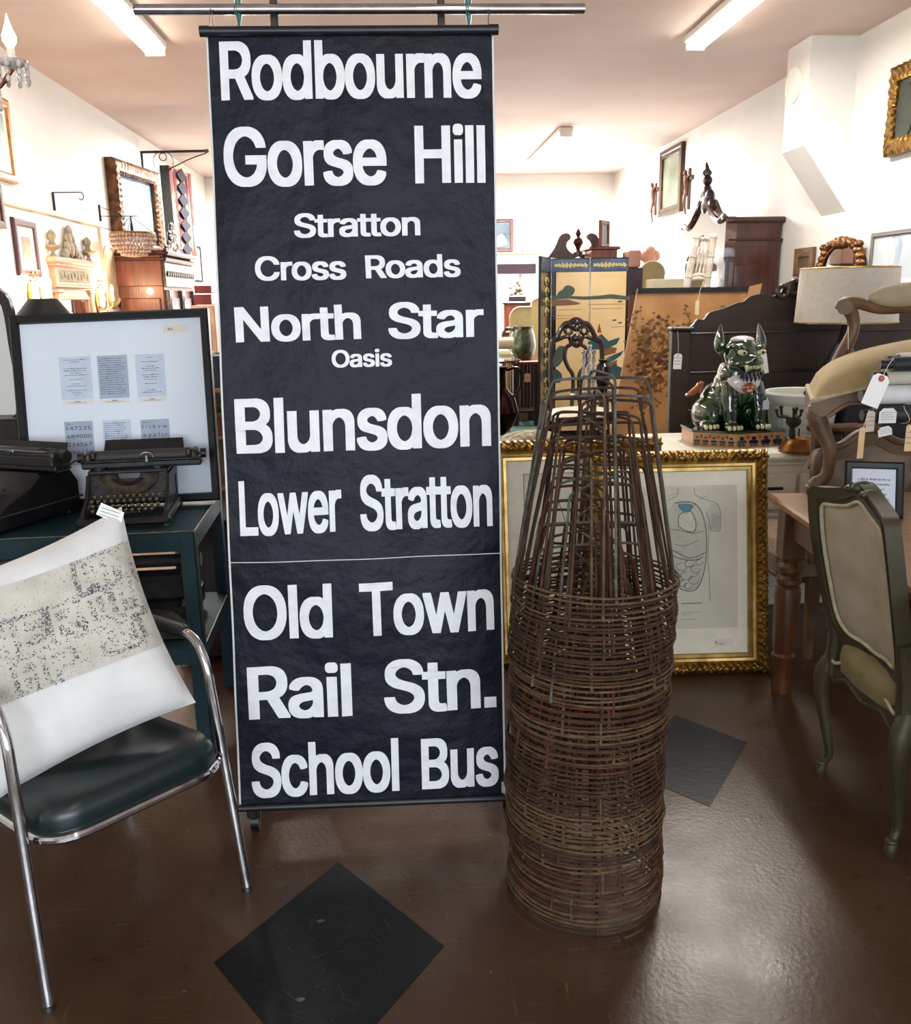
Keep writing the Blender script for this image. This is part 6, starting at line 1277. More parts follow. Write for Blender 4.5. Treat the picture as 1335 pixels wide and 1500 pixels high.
# headboard
Yh = 5.0; hp = lambda x, y: (at(x, y, Yh).x, at(x, y, Yh).z)
ol = [hp(985, 484), hp(1013, 478), hp(1022, 468), hp(1032, 468), hp(1040, 458), hp(1060, 452), hp(1080, 444), hp(1090, 442), hp(1100, 434), hp(1120, 430), hp(1132, 434), hp(1145, 428), hp(1150, 416), hp(1165, 411), hp(1180, 414), hp(1196, 428)]
top = sm(ol, 3); cxh = top[-1][0]; right = [(2*cxh-x, z) for x, z in top[::-1]]
right = [(min(x, XR-.12), z) for x, z in right]
out = top+right[1:]+[(right[-1][0], .3), (top[0][0], .3)]
t = thing('dark_headboard', 'large dark carved wooden headboard behind the ceramic dog and drum lamp', 'headboard', (cxh, Yh, 0)); f = Fr((0, Yh, 0), (1, 0, 0), (0, 0, 1))
mb = MB(); mb.prism(out, f, -.03, .0); part('panel', mb, walnut, t)
mb = MB(); xa, xb = top[0][0], right[-1][0]
for py in (488, 545, 600): z = at(1060, py, Yh).z; mb.box(((xa+xb)/2, Yh-.006, z), (xb-xa-.1, .014, .012), .003)
part('rails', mb, darkw, t)
for x in (xa+.045, xb-.045): mb = MB(); zt = at(990, 484, Yh).z; mb.box((x, Yh-.012, zt/2), (.11, .07, zt), .01); mb.box((x, Yh-.012, zt+.01), (.13, .09, .02), .006); part('post', mb, walnut, t)
mb = MB()
for (px, py, r_) in ((1146, 427, .030), (1164, 421, .036), (1186, 424, .04)): p = at(px, py, Yh-.01); mb.tube([p+V((r_*math.cos(a), -.012, r_*math.sin(a))) for a in [i*PI/8 for i in range(16)]], .014, 8, closed=True)
part('crest_carving', mb, darkw, t)
holem = mat('pale_behind', '#c9d2cc', .8)
p = at(990, 487, Yh-.06); tag_card(Fr(at(994, 518, Yh-.085), (1, 0, -.04), (0, 0, 1)), .047, .085, tagw, 'white tag on string hanging from the post of the dark headboard', 3, string=[at(994, 500, Yh-.08), at(993, 485, Yh-.07)])

# ================================================================== right wall
def rw_quad(x0, x1, yt0, yt1, yb0, off):   # on the right wall: x0 far side, x1 near side
    a = wr(x0, yt0, off); b = wr(x1, yt1, off); z0 = at(x0, yb0, a.y).z; zt = (a.z+b.z)/2
    return V((a.x, a.y, zt)), V((b.x, b.y, zt)), V((a.x, a.y, z0))
oldp = mat('dark_oil_painting', '#2d3226', .35, h2='#6a6444', scale=3, lo=.3, hi=.75); port = mat('pale_portrait', '#c3cbd0', .6, h2='#b3bcc4', scale=4)
a = wr(1303, 106, .06); b = wr(1345, 85, .06); A_ = V((a.x, a.y, (a.z+b.z)/2+.02))
def oil(fr, w, h, t):
    mb = MB(); mb.prism([(w*.34+.11*math.cos(q), h*.42+.16*math.sin(q)) for q in [i*PI/8 for i in range(16)]], fr, -.02, -.018); mb.prism([(w*.36+.05*math.cos(q), h*.66+.06*math.sin(q)) for q in [i*PI/8 for i in range(16)]], fr, -.02, -.0175); part('painted_figure', mb, mat('shadowed_figure', '#171d18', .4, h2='#2c3326', scale=6), t)
wall_picture((A_, V((b.x, b.y-.25, A_.z)), V((a.x, a.y, at(1306, 231, a.y).z))), 0, .10, .05, gold, oldp, 'gilt framed dark oil painting high on the right wall at the photo edge', orn=.006, extra=oil)
wall_picture(rw_quad(967, 999, 222, 209, 319, .05), 0, .10, .05, mat('dark_gilt', '#4a3218', .4, .5, h2='#2a1a10', scale=10), mat('sheen_painting', '#76806f', .22, h2='#59604f', scale=3), 'tall dark framed painting between the two crucifixes on the right wall', prof=[(0, -.05), (0, 0), (.04, .0), (.05, -.01), (.09, -.005), (.10, -.03)])
def crucifix(px, pt, pb, pc, wpx, label):
    a = wr(px, (pt+pb)/2, .02); zt, zb = at(px, pt, a.y).z, at(px, pb, a.y).z; zc = at(px, pc, a.y).z; t = thing('crucifix', label, 'crucifix', (a.x, a.y, zb), group='crucifixes'); hwid = (zt-zb)*.27
    mb = MB(); mb.box((XR-.015, a.y, (zt+zb)/2), (.03, .045, zt-zb), .004); mb.box((XR-.017, a.y, zc), (.034, hwid*2, .045), .004); part('cross', mb, maho, t)
    mb = MB(); x = XR-.045; mb.tube(sm([(x, a.y, zc+.04), (x-.01, a.y, zc-.02), (x, a.y+.01, zc-.14), (x-.02, a.y, zc-.24), (x, a.y, zc-.40)], 4), [q[0] for q in sm([(.014,), (.028,), (.022,), (.02,), (.010,)], 4)], 10); mb.ell((x-.02, a.y, zc+.06), (.025, .025, .03), 10, 7)
    for s in (-1, 1): mb.tube([(x, a.y, zc-.01), (x, a.y+s*hwid*.5, zc+.02), (x, a.y+s*hwid*.9, zc+.03)], [.018, .013, .01], 8)
    part('figure', mb, mat('carved_figure', '#6b3a22', .45, h2='#4a2616', scale=20), t)
crucifix(1009, 246, 307, 261, 18, 'larger dark wooden crucifix right of the tall painting on the right wall')
crucifix(960, 268, 316, 278, 12, 'smaller wooden crucifix left of the tall painting on the right wall')
# armoire on the right wall
def right_armoire():
    Y0 = wr(1146, 380).y; x1 = XR-.02; x0 = at(1066, 400, Y0).x; zt = at(1100, 323, Y0).z; L = 1.15
    t = thing('mirrored_armoire', 'dark mahogany armoire with arched crest and mirrored door against the right wall', 'armoire', ((x0+x1)/2, Y0+L/2, 0)); 
    mb = MB(); mb.box(((x0+x1)/2, Y0+L/2, zt/2), (x1-x0, L, zt-.02), .01); mb.box(((x0+x1)/2, Y0-.006, zt*.45), (x1-x0-.10, .016, zt*.75), .008); part('carcass', mb, maho, t)
    mb = MB(); mb.box(((x0+x1)/2, Y0+L/2, zt+.005), (x1-x0+.06, L+.06, .05), .015); mb.box(((x0+x1)/2, Y0+L/2, zt-.16), (x1-x0+.03, L+.03, .02), .008); part('cornice', mb, maho, t)
    f = Fr((x0, Y0, 0), (0, 1, 0), (0, 0, 1)); glossy = mat('polished_walnut', '#4d2c20', .12, h2='#321a12', scale=6, coat=1, spec=.8)
    pr = sm([(0, zt-.30), (0, zt+.02), (.15, zt+.01), (.35, zt+.10), (.5, zt+.22), (.575, zt+.24), (.65, zt+.22), (.8, zt+.10), (1.0, zt+.01), (L, zt+.02), (L, zt-.30)], 4)
    arch = [(L*.9, zt-.30), (L*.85, zt-.24), (L*.7, zt-.20), (L*.575/1.15, zt-.08), (L*.3, zt-.20), (L*.15, zt-.24), (L*.1, zt-.30)]
    mb = MB(); mb.prism(pr+sm(arch, 3), f, -.04, .06); mb.tube([f(x, z, -.045) for x, z in pr[4:-4]], .028, 8); part('arched_pediment', mb, glossy, t)
    mb = MB(); c = L/2
    for (x, z, r_) in ((0, .30, .07), (.0, .40, .05), (.02, .47, .035), (-.08, .25, .07), (.08, .25, .07), (-.16, .17, .06), (.16, .17, .06), (0, .18, .09)): mb.ell(f(c+x, zt+z, -.02), (.045, r_, r_), 10, 7)
    mb.tube([f(c, zt+.45, -.02), f(c, zt+.52, -.03), f(c+.02, zt+.56, -.03)], [.03, .018, .008], 8); part('crest', mb, darkw, t)
    mb = MB(); mb.ring([(.04, .1), (L-.04, .1), (L-.04, zt-.3), (L/2, zt-.12), (.04, zt-.3)], [(.17, .25), (L-.17, .25), (L-.17, zt-.38), (L/2, zt-.26), (.17, zt-.38)], f, -.025, 0); d = part('door', mb, glossy, t)
    mb = MB(); mb.prism([(.16, .24), (L-.16, .24), (L-.16, zt-.37), (L/2, zt-.25), (.16, zt-.37)], f, -.006, -.003); part('mirror_panel', mb, mirror, d)
right_armoire()
# pale carved chair back in front of the armoire
def bamboo_chair():
    Y = 7.2; m = mat('pale_bamboo', '#cfc6b8', .35, h2='#a89a8a', scale=20, coat=.4); P = lambda x, y, d=0: at(x, y, Y+d)
    t = thing('bamboo_chair', 'pale bamboo style chair with spindled back before the right armoire', 'chair', (P(1027, 425).x, Y, 0))
    zf = at(1025, 425, Y).z-.35
    for (xt, yt, xb, yb) in ((1021, 348, 1004, 428), (1045, 347, 1034, 428)):
        mb = MB(); a, b = P(xt, yt), P(xb, yb); b2 = b+(b-a)*.0; mb.tube([a, a.lerp(b, .33), a.lerp(b, .335), a.lerp(b, .36), a.lerp(b, .365), a.lerp(b, .7), a.lerp(b, .705), a.lerp(b, .73), a.lerp(b, .735), b, V((b.x, Y, .45)), V((b.x, Y+.03, 0))], [.03, .03, .036, .036, .03, .03, .036, .036, .03, .03, .03, .026], 10); mb.ell(a, .035, 10, 7); part('back_post', mb, m, t)
    for (y, x0, x1) in ((352, 1021, 1045), (405, 1010, 1038), (410, 1009, 1037)): mb = MB(); mb.tube([P(x0, y), P((x0+x1)/2, y-3), P(x1, y)], .016, 8); part('back_rail', mb, m, t)
    for k in (.3, .5, .7): mb = MB(); a, b = P(lerp(1021, 1045, k), 352), P(lerp(1010, 1038, k), 405); mb.tube([a, a.lerp(b, .3), a.lerp(b, .5), a.lerp(b, .7), b], [.01, .01, .024, .01, .01], 8); part('spindle', mb, m, t)
    b = P(1018, 428); mb = MB(); mb.box((b.x+.03, Y-.22, .47), (.42, .42, .05), .02); part('seat', mb, cream, t)
    for x in (-.15, .2): mb = MB(); mb.tube([(b.x+x, Y-.4, .46), (b.x+x, Y-.41, 0)], .022, 8); part('front_leg', mb, m, t)
    tag_card(Fr(at(1022, 440, 6.0), (.9, .4, 0), (0, 0, 1)), .035, .095, cream, 'cream tag on a long string hanging before the leather screen', 0, hole=False, string=[at(1026, 425, 6.02), at(1031, 412, 6.05)])
bamboo_chair()
def leather_screen():
    Y = 6.15; lea = mat('painted_leather', '#b08150', .45, h2='#94673a', scale=4, bump=.06, bscale=30); flo = mat('brown_flower_print', '#5c3c1d', .5, h2='#7a5429', scale=8); P = lambda x, y, d=0: at(x, y, Y+d)
    t = thing('leather_screen', 'tan leather floor screen panel painted with brown branches leaning behind the headboard', 'screen', (P(1000, 560).x, Y, 0))
    a, b, c = P(938, 422), P(1101, 420), P(908, 560); zt = (a.z+b.z)/2; dx = (c.x-a.x)/(a.z-c.z); w = b.x-a.x
    bl_ = V((a.x+dx*zt, Y-.10, 0)); fr = Fr(bl_, (1, 0, 0), V((a.x, Y+.05, zt))-bl_); fr.v = (V((a.x, Y+.05, zt))-bl_).normalized(); H = (V((a.x, Y+.05, zt))-bl_).length
    poly = [(0, 0), (w+.1, 0), (w, H), (0, H)]
    mb = MB(); mb.prism(poly, fr, -.03, 0); part('panel', mb, lea, t)
    mb = MB(); mb.prism([(0, H-.035), (w, H-.035), (w, H), (0, H)], fr, -.04, .012); part('top_edge', mb, iron, t)
    mb = MB(); mb.prism([(w, 0), (w+.09, .02), (w+.09, H+.02), (w, H)], fr, -.02, .006); part('folded_leaf', mb, mat('tan_edge', '#9c744c', .6), t)
    mb = MB(); rnd = random.Random(8)
    for i in range(26):
        x0, y0 = rnd.uniform(.1, w-.1), rnd.uniform(.7, H-.5); pts = [(x0, y0)]
        for k in range(5): pts.append((pts[-1][0]+rnd.uniform(-.06, .06), min(H-.06, pts[-1][1]+rnd.uniform(.03, .09))))
        mb.stroke(sm(pts, 3), fr, .006, .001)
        for p in pts:
            for q in range(5): x, y, r_ = p[0]+rnd.uniform(-.05, .05), min(H-.07, p[1]+rnd.uniform(-.04, .04)), rnd.uniform(.008, .02); mb.prism([(x+r_*math.cos(u)*rnd.uniform(.6, 1.2), y+r_*.7*math.sin(u)) for u in [j*PI/3 for j in range(6)]], fr, .0002, .0012)
    part('painted_branches', mb, flo, t)
leather_screen()
# folding landscape screen
def folding_screen():
    Y = 8.0; gl = mat('gold_lacquer', '#dcb678', .4, h2='#ead0a2', scale=2.2, lo=.3, hi=.7); blk = mat('black_lacquer', '#15161a', .25, coat=.4); blu = mat('blue_lacquer', '#33415e', .35, h2='#52617d', scale=8); yel = mat('gilt_vine', '#c2b06a', .45); gr = mat('grey_green_paint', '#4b5a4a', .6, h2='#3c4a44', scale=12); br = mat('brown_bank', '#7b5636', .6); te = mat('teal_roof', '#2f5763', .5, h2='#27464f', scale=10)
    a, b = at(808, 378, Y), at(922, 377, Y); zt = (a.z+b.z)/2; pw = (b.x-a.x)/2
    t = thing('folding_screen', 'folding screen with gold lake and pagoda landscape in blue and black borders', 'folding screen', (a.x+pw, Y, 0)); fr = Fr((a.x, Y, 0), (1, 0, 0), (0, 0, 1))
    R2 = lambda x, y: (at(x, y, Y).x-a.x, at(x, y, Y).z)
    for k in range(2):
        mb = MB(); mb.box((a.x+pw*(k+.5), Y+.012, zt/2), (pw-.004, .022, zt), .002); p = part('leaf', mb, blk, t)
        mb = MB(); x0, x1 = k*pw+(.045 if k == 0 else .006), (k+1)*pw-(.006 if k == 0 else .02); mb.rect(fr, x0, .3, x1, zt-.12, .0005-.0); part('gold_ground', mb, gl, p)
        mb = MB(); mb.rect(fr, k*pw+.006, zt-.115, (k+1)*pw-.006, zt-.012, .0008); mb.k = 1
        for i in range(9): x = k*pw+.04+(pw-.08)*i/8; mb.prism([(x+.016*math.cos(u)*(1+.4*math.cos(3*u)), zt-.062+.018*math.sin(u)*(1+.4*math.cos(2*u+i))) for u in [j*PI/7 for j in range(14)]], fr, .0009, .002)
        part('border', mb, [blu, yel], p)
    mb = MB()
    F_ = lambda pts, m, z: (setattr(mb, 'k', m), mb.prism([R2(780+x/4.839, 330+y/4.839) for x, y in pts], fr, z-.0004, z))
    F_([(135, 500), (200, 495), (300, 502), (370, 505), (480, 498), (560, 488), (690, 505), (690, 530), (560, 520), (370, 528), (250, 520), (135, 530)], 0, .002)
    F_([(135, 530), (250, 525), (320, 545), (345, 555), (300, 565), (200, 570), (135, 575)], 1, .0022)
    F_(sm([(180, 500), (190, 470), (215, 455), (235, 430), (270, 428), (300, 450), (295, 480), (270, 500)], 3, True), 0, .0026)
    F_([(390, 880), (395, 830), (460, 790), (490, 770), (540, 820), (600, 800), (622, 795), (600, 840), (560, 860), (510, 880)], 2, .0026)
    F_([(510, 950), (560, 925), (620, 900), (648, 885), (630, 920), (590, 950), (545, 975), (510, 985)], 2, .0028); F_([(480, 880), (560, 862), (600, 870), (590, 905), (480, 935)], 1, .0024); F_([(460, 760), (474, 690), (490, 760)], 3, .0028); F_([(520, 985), (600, 955), (600, 1040), (520, 1060)], 1, .0023)
    F_(sm([(150, 1000), (150, 930), (185, 860), (230, 860), (240, 900), (215, 960), (180, 1000)], 3, True), 0, .0025); F_([(540, 1030), (580, 980), (610, 1000), (660, 1020), (690, 1030), (690, 1090), (540, 1090)], 2, .0029); F_(sm([(140, 1050), (170, 1020), (210, 1060), (200, 1110), (150, 1110)], 3, True), 2, .0026)
    for (x, y) in ((560, 672), (600, 690), (650, 668), (640, 825), (600, 540), (655, 815)): F_([(x, y), (x+30, y-6), (x+40, y), (x+20, y+8)], 0, .0027)
    for (x0, x1, y) in ((140, 350, 600), (140, 300, 640), (390, 680, 560), (420, 640, 590), (150, 260, 660), (560, 680, 720)): F_([(x0, y), (x1, y-3), (x1, y-1), (x0, y+3)], 1, .0021)
    part('painted_landscape', mb, [gr, br, te, mat('red_finial', '#8a3a28', .6)], t)
    # left leaf turned toward the camera edge-on
    c = at(793, 379, Y-.5); L = V((c.x-a.x, -.5, 0)); f2 = Fr((c.x, c.y, 0), -L, (0, 0, 1)); ln = L.length; mb = MB(); mb.prism([(0, 0), (ln, 0), (ln, zt), (0, zt)], f2, -.022, 0)
    mb.k = 1; mb.rect(f2, .04, zt-.115, ln-.02, zt-.012, .0008); mb.k = 2
    for i in range(18):
        z = zt-.2-i*.085
        if z < .3 or i % 5 == 4: continue
        mb.tube([f2(ln*.5+.09*math.cos(u)*.8, z+.03*math.sin(u), .004) for u in [j*PI/5 for j in range(8)]], .010, 5)
    part('leaf', mb, [blk, blu, yel], t)
folding_screen()
# cabinet with broken pediment behind the screen
def pediment_cabinet():
    Y = 9.6; f = Fr((0, Y, 0), (1, 0, 0), (0, 0, 1)); P = lambda x, y: (at(x, y, Y).x, at(x, y, Y).z)
    x0, x1 = P(800, 380)[0], P(884, 380)[0]; zt = P(840, 378)[1]; t = thing('pediment_cabinet', 'mahogany cabinet with broken scroll pediment and finial rising behind the folding screen', 'cabinet', ((x0+x1)/2, Y+.2, 0))
    mb = MB(); mb.box(((x0+x1)/2, Y+.22, zt/2), (x1-x0, .42, zt), .01); part('body', mb, maho, t)
    for s in (0, 1):
        pts = [(803, 377), (813, 362), (820, 346), (828, 342), (834, 344), (835, 350), (831, 354), (829, 361), (834, 369), (842, 374), (842, 378), (803, 378)]; pts = [((847*2-x) if s else x, y) for x, y in pts] if s else pts; pts = [((x-.0), y) for x, y in pts]
        mb = MB(); mb.prism(sm([P(*p) for p in pts], 3, True), f, -.02, .04); part('scroll', mb, maho, t)
    c = P(847, 372); mb = MB(); mb.lathe([(.05, 0), (.05, .05), (.02, .07), (.03, .1), (.055, .14), (.04, .18), (.015, .2), (.03, .23), (.02, .26), (.0005, .29)], 14, (c[0], Y, c[1]-.03)); part('finial', mb, maho, t)
    mb = MB(); mb.box(((x0+x1)/2, Y-.01, zt*.55), (x1-x0-.08, .03, zt*.7), .01); part('door', mb, redw, t)
pediment_cabinet()
# boxes and portrait right of it
a, b = at(868, 373, 9.0), at(906, 364, 9.0); t = thing('chest_on_stand', 'red wooden chest on stand behind the folding screen carrying a small picture', 'chest', ((a.x+b.x)/2, 9.2, 0)); mb = MB(); mb.box(((a.x+b.x)/2, 9.2, b.z/2), (b.x-a.x, .35, b.z), .01); part('body', mb, redw, t)
mb = MB(); mb.box(((a.x+b.x)/2, 9.2, b.z+.006), (b.x-a.x+.05, .4, .03), .008); part('top', mb, redw, t)
A_, B_, C_ = at(881, 322, 9.05), at(894, 324, 9.2), at(881, 365, 9.05); C_.z = b.z+.023; wall_picture((A_, B_, C_), 0, .035, .03, redw, pic2, 'small red framed picture standing on the chest behind the folding screen')
a, b = at(922, 392, 8.7), at(941, 366, 8.7); t = thing('storage_cupboard', 'tall dark cupboard right of the folding screen topped by a pinkish box', 'cupboard', ((a.x+b.x)/2, 8.85, 0)); mb = MB(); mb.box(((a.x+b.x)/2, 8.85, a.z/2), (b.x-a.x+.03, .3, a.z-.002), .01); part('body', mb, wood('plum_wood', '#301c2c', '#21121e', .4), t); mb = MB(); z1 = at(930, 432, 8.7).z; mb.box(((a.x+b.x)/2, 8.69, z1/2), (b.x-a.x, .02, z1), .006); part('door', mb, redw, t)
mb = MB(); mb.box(((a.x+b.x)/2, 8.85, (a.z+b.z)/2), (b.x-a.x, .25, b.z-a.z-.004), .01); single('pink_box', mb, mat('pink_box', '#b4826e', .6, h2='#a87562', scale=8), 'pinkish brown box on the cupboard right of the folding screen', 'box')
# arched cream panels (two folding screens) seen left and right
pan = mat('olive_cream_panel', '#b0a276', .7, h2='#a3956a', scale=6)
def arch_panel(Y, px0, px1, pyt, r, label, top=None):
    a, b = at(px0, pyt, Y), at(px1, pyt, Y); w = b.x-a.x; H = a.z; r = min(r, w*.49); t = thing('arched_panel', label, 'screen', ((a.x+b.x)/2, Y, 0), group='arched cream panels')
    pts = [(0, 0), (w, 0)]+([(w-r+r*math.cos(q), H-r+r*math.sin(q)) for q in [i*PI/16 for i in range(9)]] if top != 'L' else [(w, H)])+[(r+r*math.cos(q), H-r+r*math.sin(q)) for q in [PI/2+i*PI/16 for i in range(9)]]
    f = Fr((a.x, Y, 0), (1, 0, 0), (0, 0, 1)); mb = MB(); mb.prism(pts, f, -.025, 0); part('panel', mb, pan, t); mb = MB(); mb.tube([f(x, y, 0) for x, y in pts[2:]], .008, 6); part('piping', mb, cream, t)
arch_panel(10.9, 747, 779, 450, .20, 'left arched cream panel behind the jug table', 'L')
arch_panel(11.0, 778, 800, 437, .20, 'taller arched cream panel just left of the folding screen', 'L')
arch_panel(9.4, 938, 975, 383, .26, 'round topped cream panel right of the folding screen')
a, b = at(956, 412, 8.4), at(1000, 420, 8.4); mb = MB(); mb.box(((a.x+b.x)/2, 8.5, (a.z+.02)/2), (b.x-a.x, .3, a.z+.02), .01); single('cream_cabinet', mb, cream, 'cream cabinet top seen above the leather screen', 'cabinet')
mb = MB(); c = at(952, 375, 9.8)
for (dx, dz, r_) in ((-.06, 0, .06), (0, .04, .07), (.06, 0, .06), (0, -.03, .08)): mb.ell(c+V((dx, 0, dz)), r_, 10, 7)
mb.lathe([(.06, 0), (.05, c.z-.08)], 10, (c.x, c.y, 0)); single('flower_vase', mb, mat('pink_flowers', '#c9937f', .7), 'pinkish flower vase on pedestal behind the round topped cream panel', 'vase')
# jug table, jug, sculpture chest, picture on the back wall
def jug_table():
    Y = 10.4; a, b = at(744, 529, Y), at(800, 529, Y); z = a.z; x0, x1 = a.x, b.x; t = thing('jug_table', 'reddish wooden side table holding the green jug', 'table', ((x0+x1)/2, Y+.25, 0)); m = redw
    mb = MB(); mb.box(((x0+x1)/2, Y+.25, z-.02), (x1-x0, .6, .04), .01); part('table_top', mb, m, t)
    for x in (x0+.10, x1-.10):
        for y in (Y+.03, Y+.47): mb = MB(); mb.box((x, y, (z-.04)/2), (.07, .07, z-.04), .006); part('leg', mb, darkw, t)
    mb = MB(); mb.box(((x0+x1)/2, Y+.25, .18), (x1-x0-.1, .5, .03), .006); part('shelf', mb, darkw, t)
    mb = MB()
    for k in range(4): x = lerp(x0+.16, x1-.16, k/3); mb.box((x, Y+.25, (z+.15)/2), (.035, .02, z-.25), .004)
    part('slats', mb, darkw, t)
    c = V((at(770, 500, Y).x, Y+.2, z)); H = (527-478)/1300*Y*.98; g = mat('green_jug_glaze', '#33422a', .25, h2='#1e2c1b', scale=16, bump=.3, bscale=40, coat=.5); t = thing('green_jug', 'dark green glazed jug with handle on the reddish table', 'jug', c)
    mb = MB(); mb.lathe([(H*.26, 0), (H*.36, H*.2), (H*.40, H*.45), (H*.36, H*.75), (H*.30, H*.92), (H*.33, H*1.0), (H*.29, H*.99), (H*.27, H*.9)], 24, c); part('body', mb, g, t)
    mb = MB(); mb.tube(sm([c+V((-H*.30, 0, H*.9)), c+V((-H*.52, 0, H*.95)), c+V((-H*.62, 0, H*.72)), c+V((-H*.5, 0, H*.45)), c+V((-H*.38, 0, H*.38))], 4), .018, 8); part('handle', mb, g, t)
    tag_card(Fr(at(773, 547, Y-.02), (1, 0, 0), (0, 0, 1)), .07, .10, tagm, 'small tan tag hanging under the edge of the jug table', 0, hole=False, string=[at(773, 532, Y-.02)])
jug_table()
def sculpture_chest():
    Y = 12.2; a, b = at(738, 443, Y), at(778, 443, Y); t = thing('red_chest', 'red brown chest carrying a pale sculpture before the back window', 'chest', ((a.x+b.x)/2, Y+.25, 0)); mb = MB(); mb.box(((a.x+b.x)/2, Y+.25, a.z/2), (b.x-a.x, .5, a.z), .012); part('body', mb, redw, t)
    mb = MB(); mb.box(((a.x+b.x)/2, Y+.25, a.z*.72), (b.x-a.x+.06, .56, .04), .01); mb.box(((a.x+b.x)/2, Y+.25, a.z-.01), (b.x-a.x+.05, .55, .03), .01); part('moulding', mb, maho, t)
    c = V((at(760, 440, Y).x, Y+.2, a.z+.006)); m = mat('pale_stone', '#b3a79b', .6, h2='#7d736a', scale=14); t = thing('stone_sculpture', 'pale clustered sculpture on black base on the red brown chest', 'sculpture', c); mb = MB(); mb.box(c+V((0, 0, .04)), (.24, .16, .075), .01); part('base', mb, blackp, t)
    mb = MB(); rnd = random.Random(6)
    for i in range(22): mb.ell(c+V((rnd.uniform(-.09, .09), rnd.uniform(-.05, .05), .10+rnd.random()**1.3*.18)), (rnd.uniform(.02, .045), .03, rnd.uniform(.02, .05)), 8, 6)
    part('figure_group', mb, m, t)
sculpture_chest()
a, b, c = at(716, 321, YB-.03), at(752, 322, YB-.03), at(716, 369, YB-.03); b.z = a.z; c.x = a.x
def sea(fr, w, h, t):
    mb = MB(); mb.prism(sm([(.14*w, .15*h), (.3*w, .4*h), (.5*w, .55*h), (.7*w, .42*h), (.72*w, .2*h)], 3, True), fr, -.013, -.012); part('painted_waves', mb, mat('wave_paint', '#8fa0a8', .7), t)
wall_picture((a, b, c), 0, .045, .03, redw, mat('sea_print', '#2c4150', .6, h2='#6d8390', scale=3), 'red framed sea picture on the back wall right beside the bus blind', extra=sea)
# copper ewer, cream chair roll, teal rug at the back left of the jug table
a = fl(741, 622); t = thing('dark_ewer', 'dark copper ewer on the floor left of the jug table', 'ewer', (at(733, 600, 9.5).x, 9.5, 0)); x = at(733, 600, 9.5).x; cop = mat('dark_copper', '#3a1d16', .25, .8, h2='#1d100e', scale=12)
mb = MB(); mb.lathe([(.10, 0), (.11, .02), (.05, .05), (.15, .16), (.20, .30), (.16, .45), (.07, .56), (.06, .72), (.085, .78), (.075, .78)], 22, (x, 9.5, 0)); part('body', mb, cop, t); mb = MB(); mb.tube(sm([(x+.07, 9.5, .74), (x+.20, 9.5, .76), (x+.22, 9.5, .58), (x+.14, 9.5, .44)], 4), .014, 8); part('handle', mb, cop, t)
mb = MB(); a, b = fl(690, 628), fl(812, 612); mb.box((lerp(a.x, b.x, .5), 10.6, .006), (2.2, 1.9, .012), .004); single('teal_rug', mb, mat('teal_pile', '#31504c', .95, h2='#243c39', scale=20, bump=.4, bscale=90), 'dark teal rug on the floor under the jug table', 'rug')
a = at(733, 503, 9.9); t = thing('cream_chaise', 'cream upholstered chaise with rolled end just right of the bus blind', 'chaise', (a.x-.2, 10.0, 0)); mb = MB(); mb.cyl((a.x-.5, 9.9, a.z), (a.x+.14, 9.9, a.z), .065, n=18); part('bolster', mb, cream, t)
mb = MB(); z = a.z-.09; mb.box((a.x-.25, 10.15, z-.06), (.8, .5, .14), .04); part('seat', mb, cream, t)
for x in (a.x-.6, a.x+.1):
    for y in (9.95, 10.35): mb = MB(); mb.tube([(x, y, z-.12), (x, y, 0)], [.03, .02], 8); part('leg', mb, lightw, t)
b = at(732, 527, 9.2); t = thing('glass_topped_table', 'glossy topped small round table right of the bus blind', 'table', (b.x-.15, 9.2, 0)); mb = MB(); mb.lathe([(.32, b.z-.02), (.32, b.z), (.0005, b.z+.001)], 28, (b.x-.1, 9.25, 0)); part('table_top', mb, mat('polished_top', '#4a3a38', .06, coat=1), t); mb = MB(); mb.lathe([(.2, 0), (.2, .02), (.03, .05), (.03, b.z-.02)], 14, (b.x-.1, 9.25, 0)); part('pedestal', mb, darkw, t)
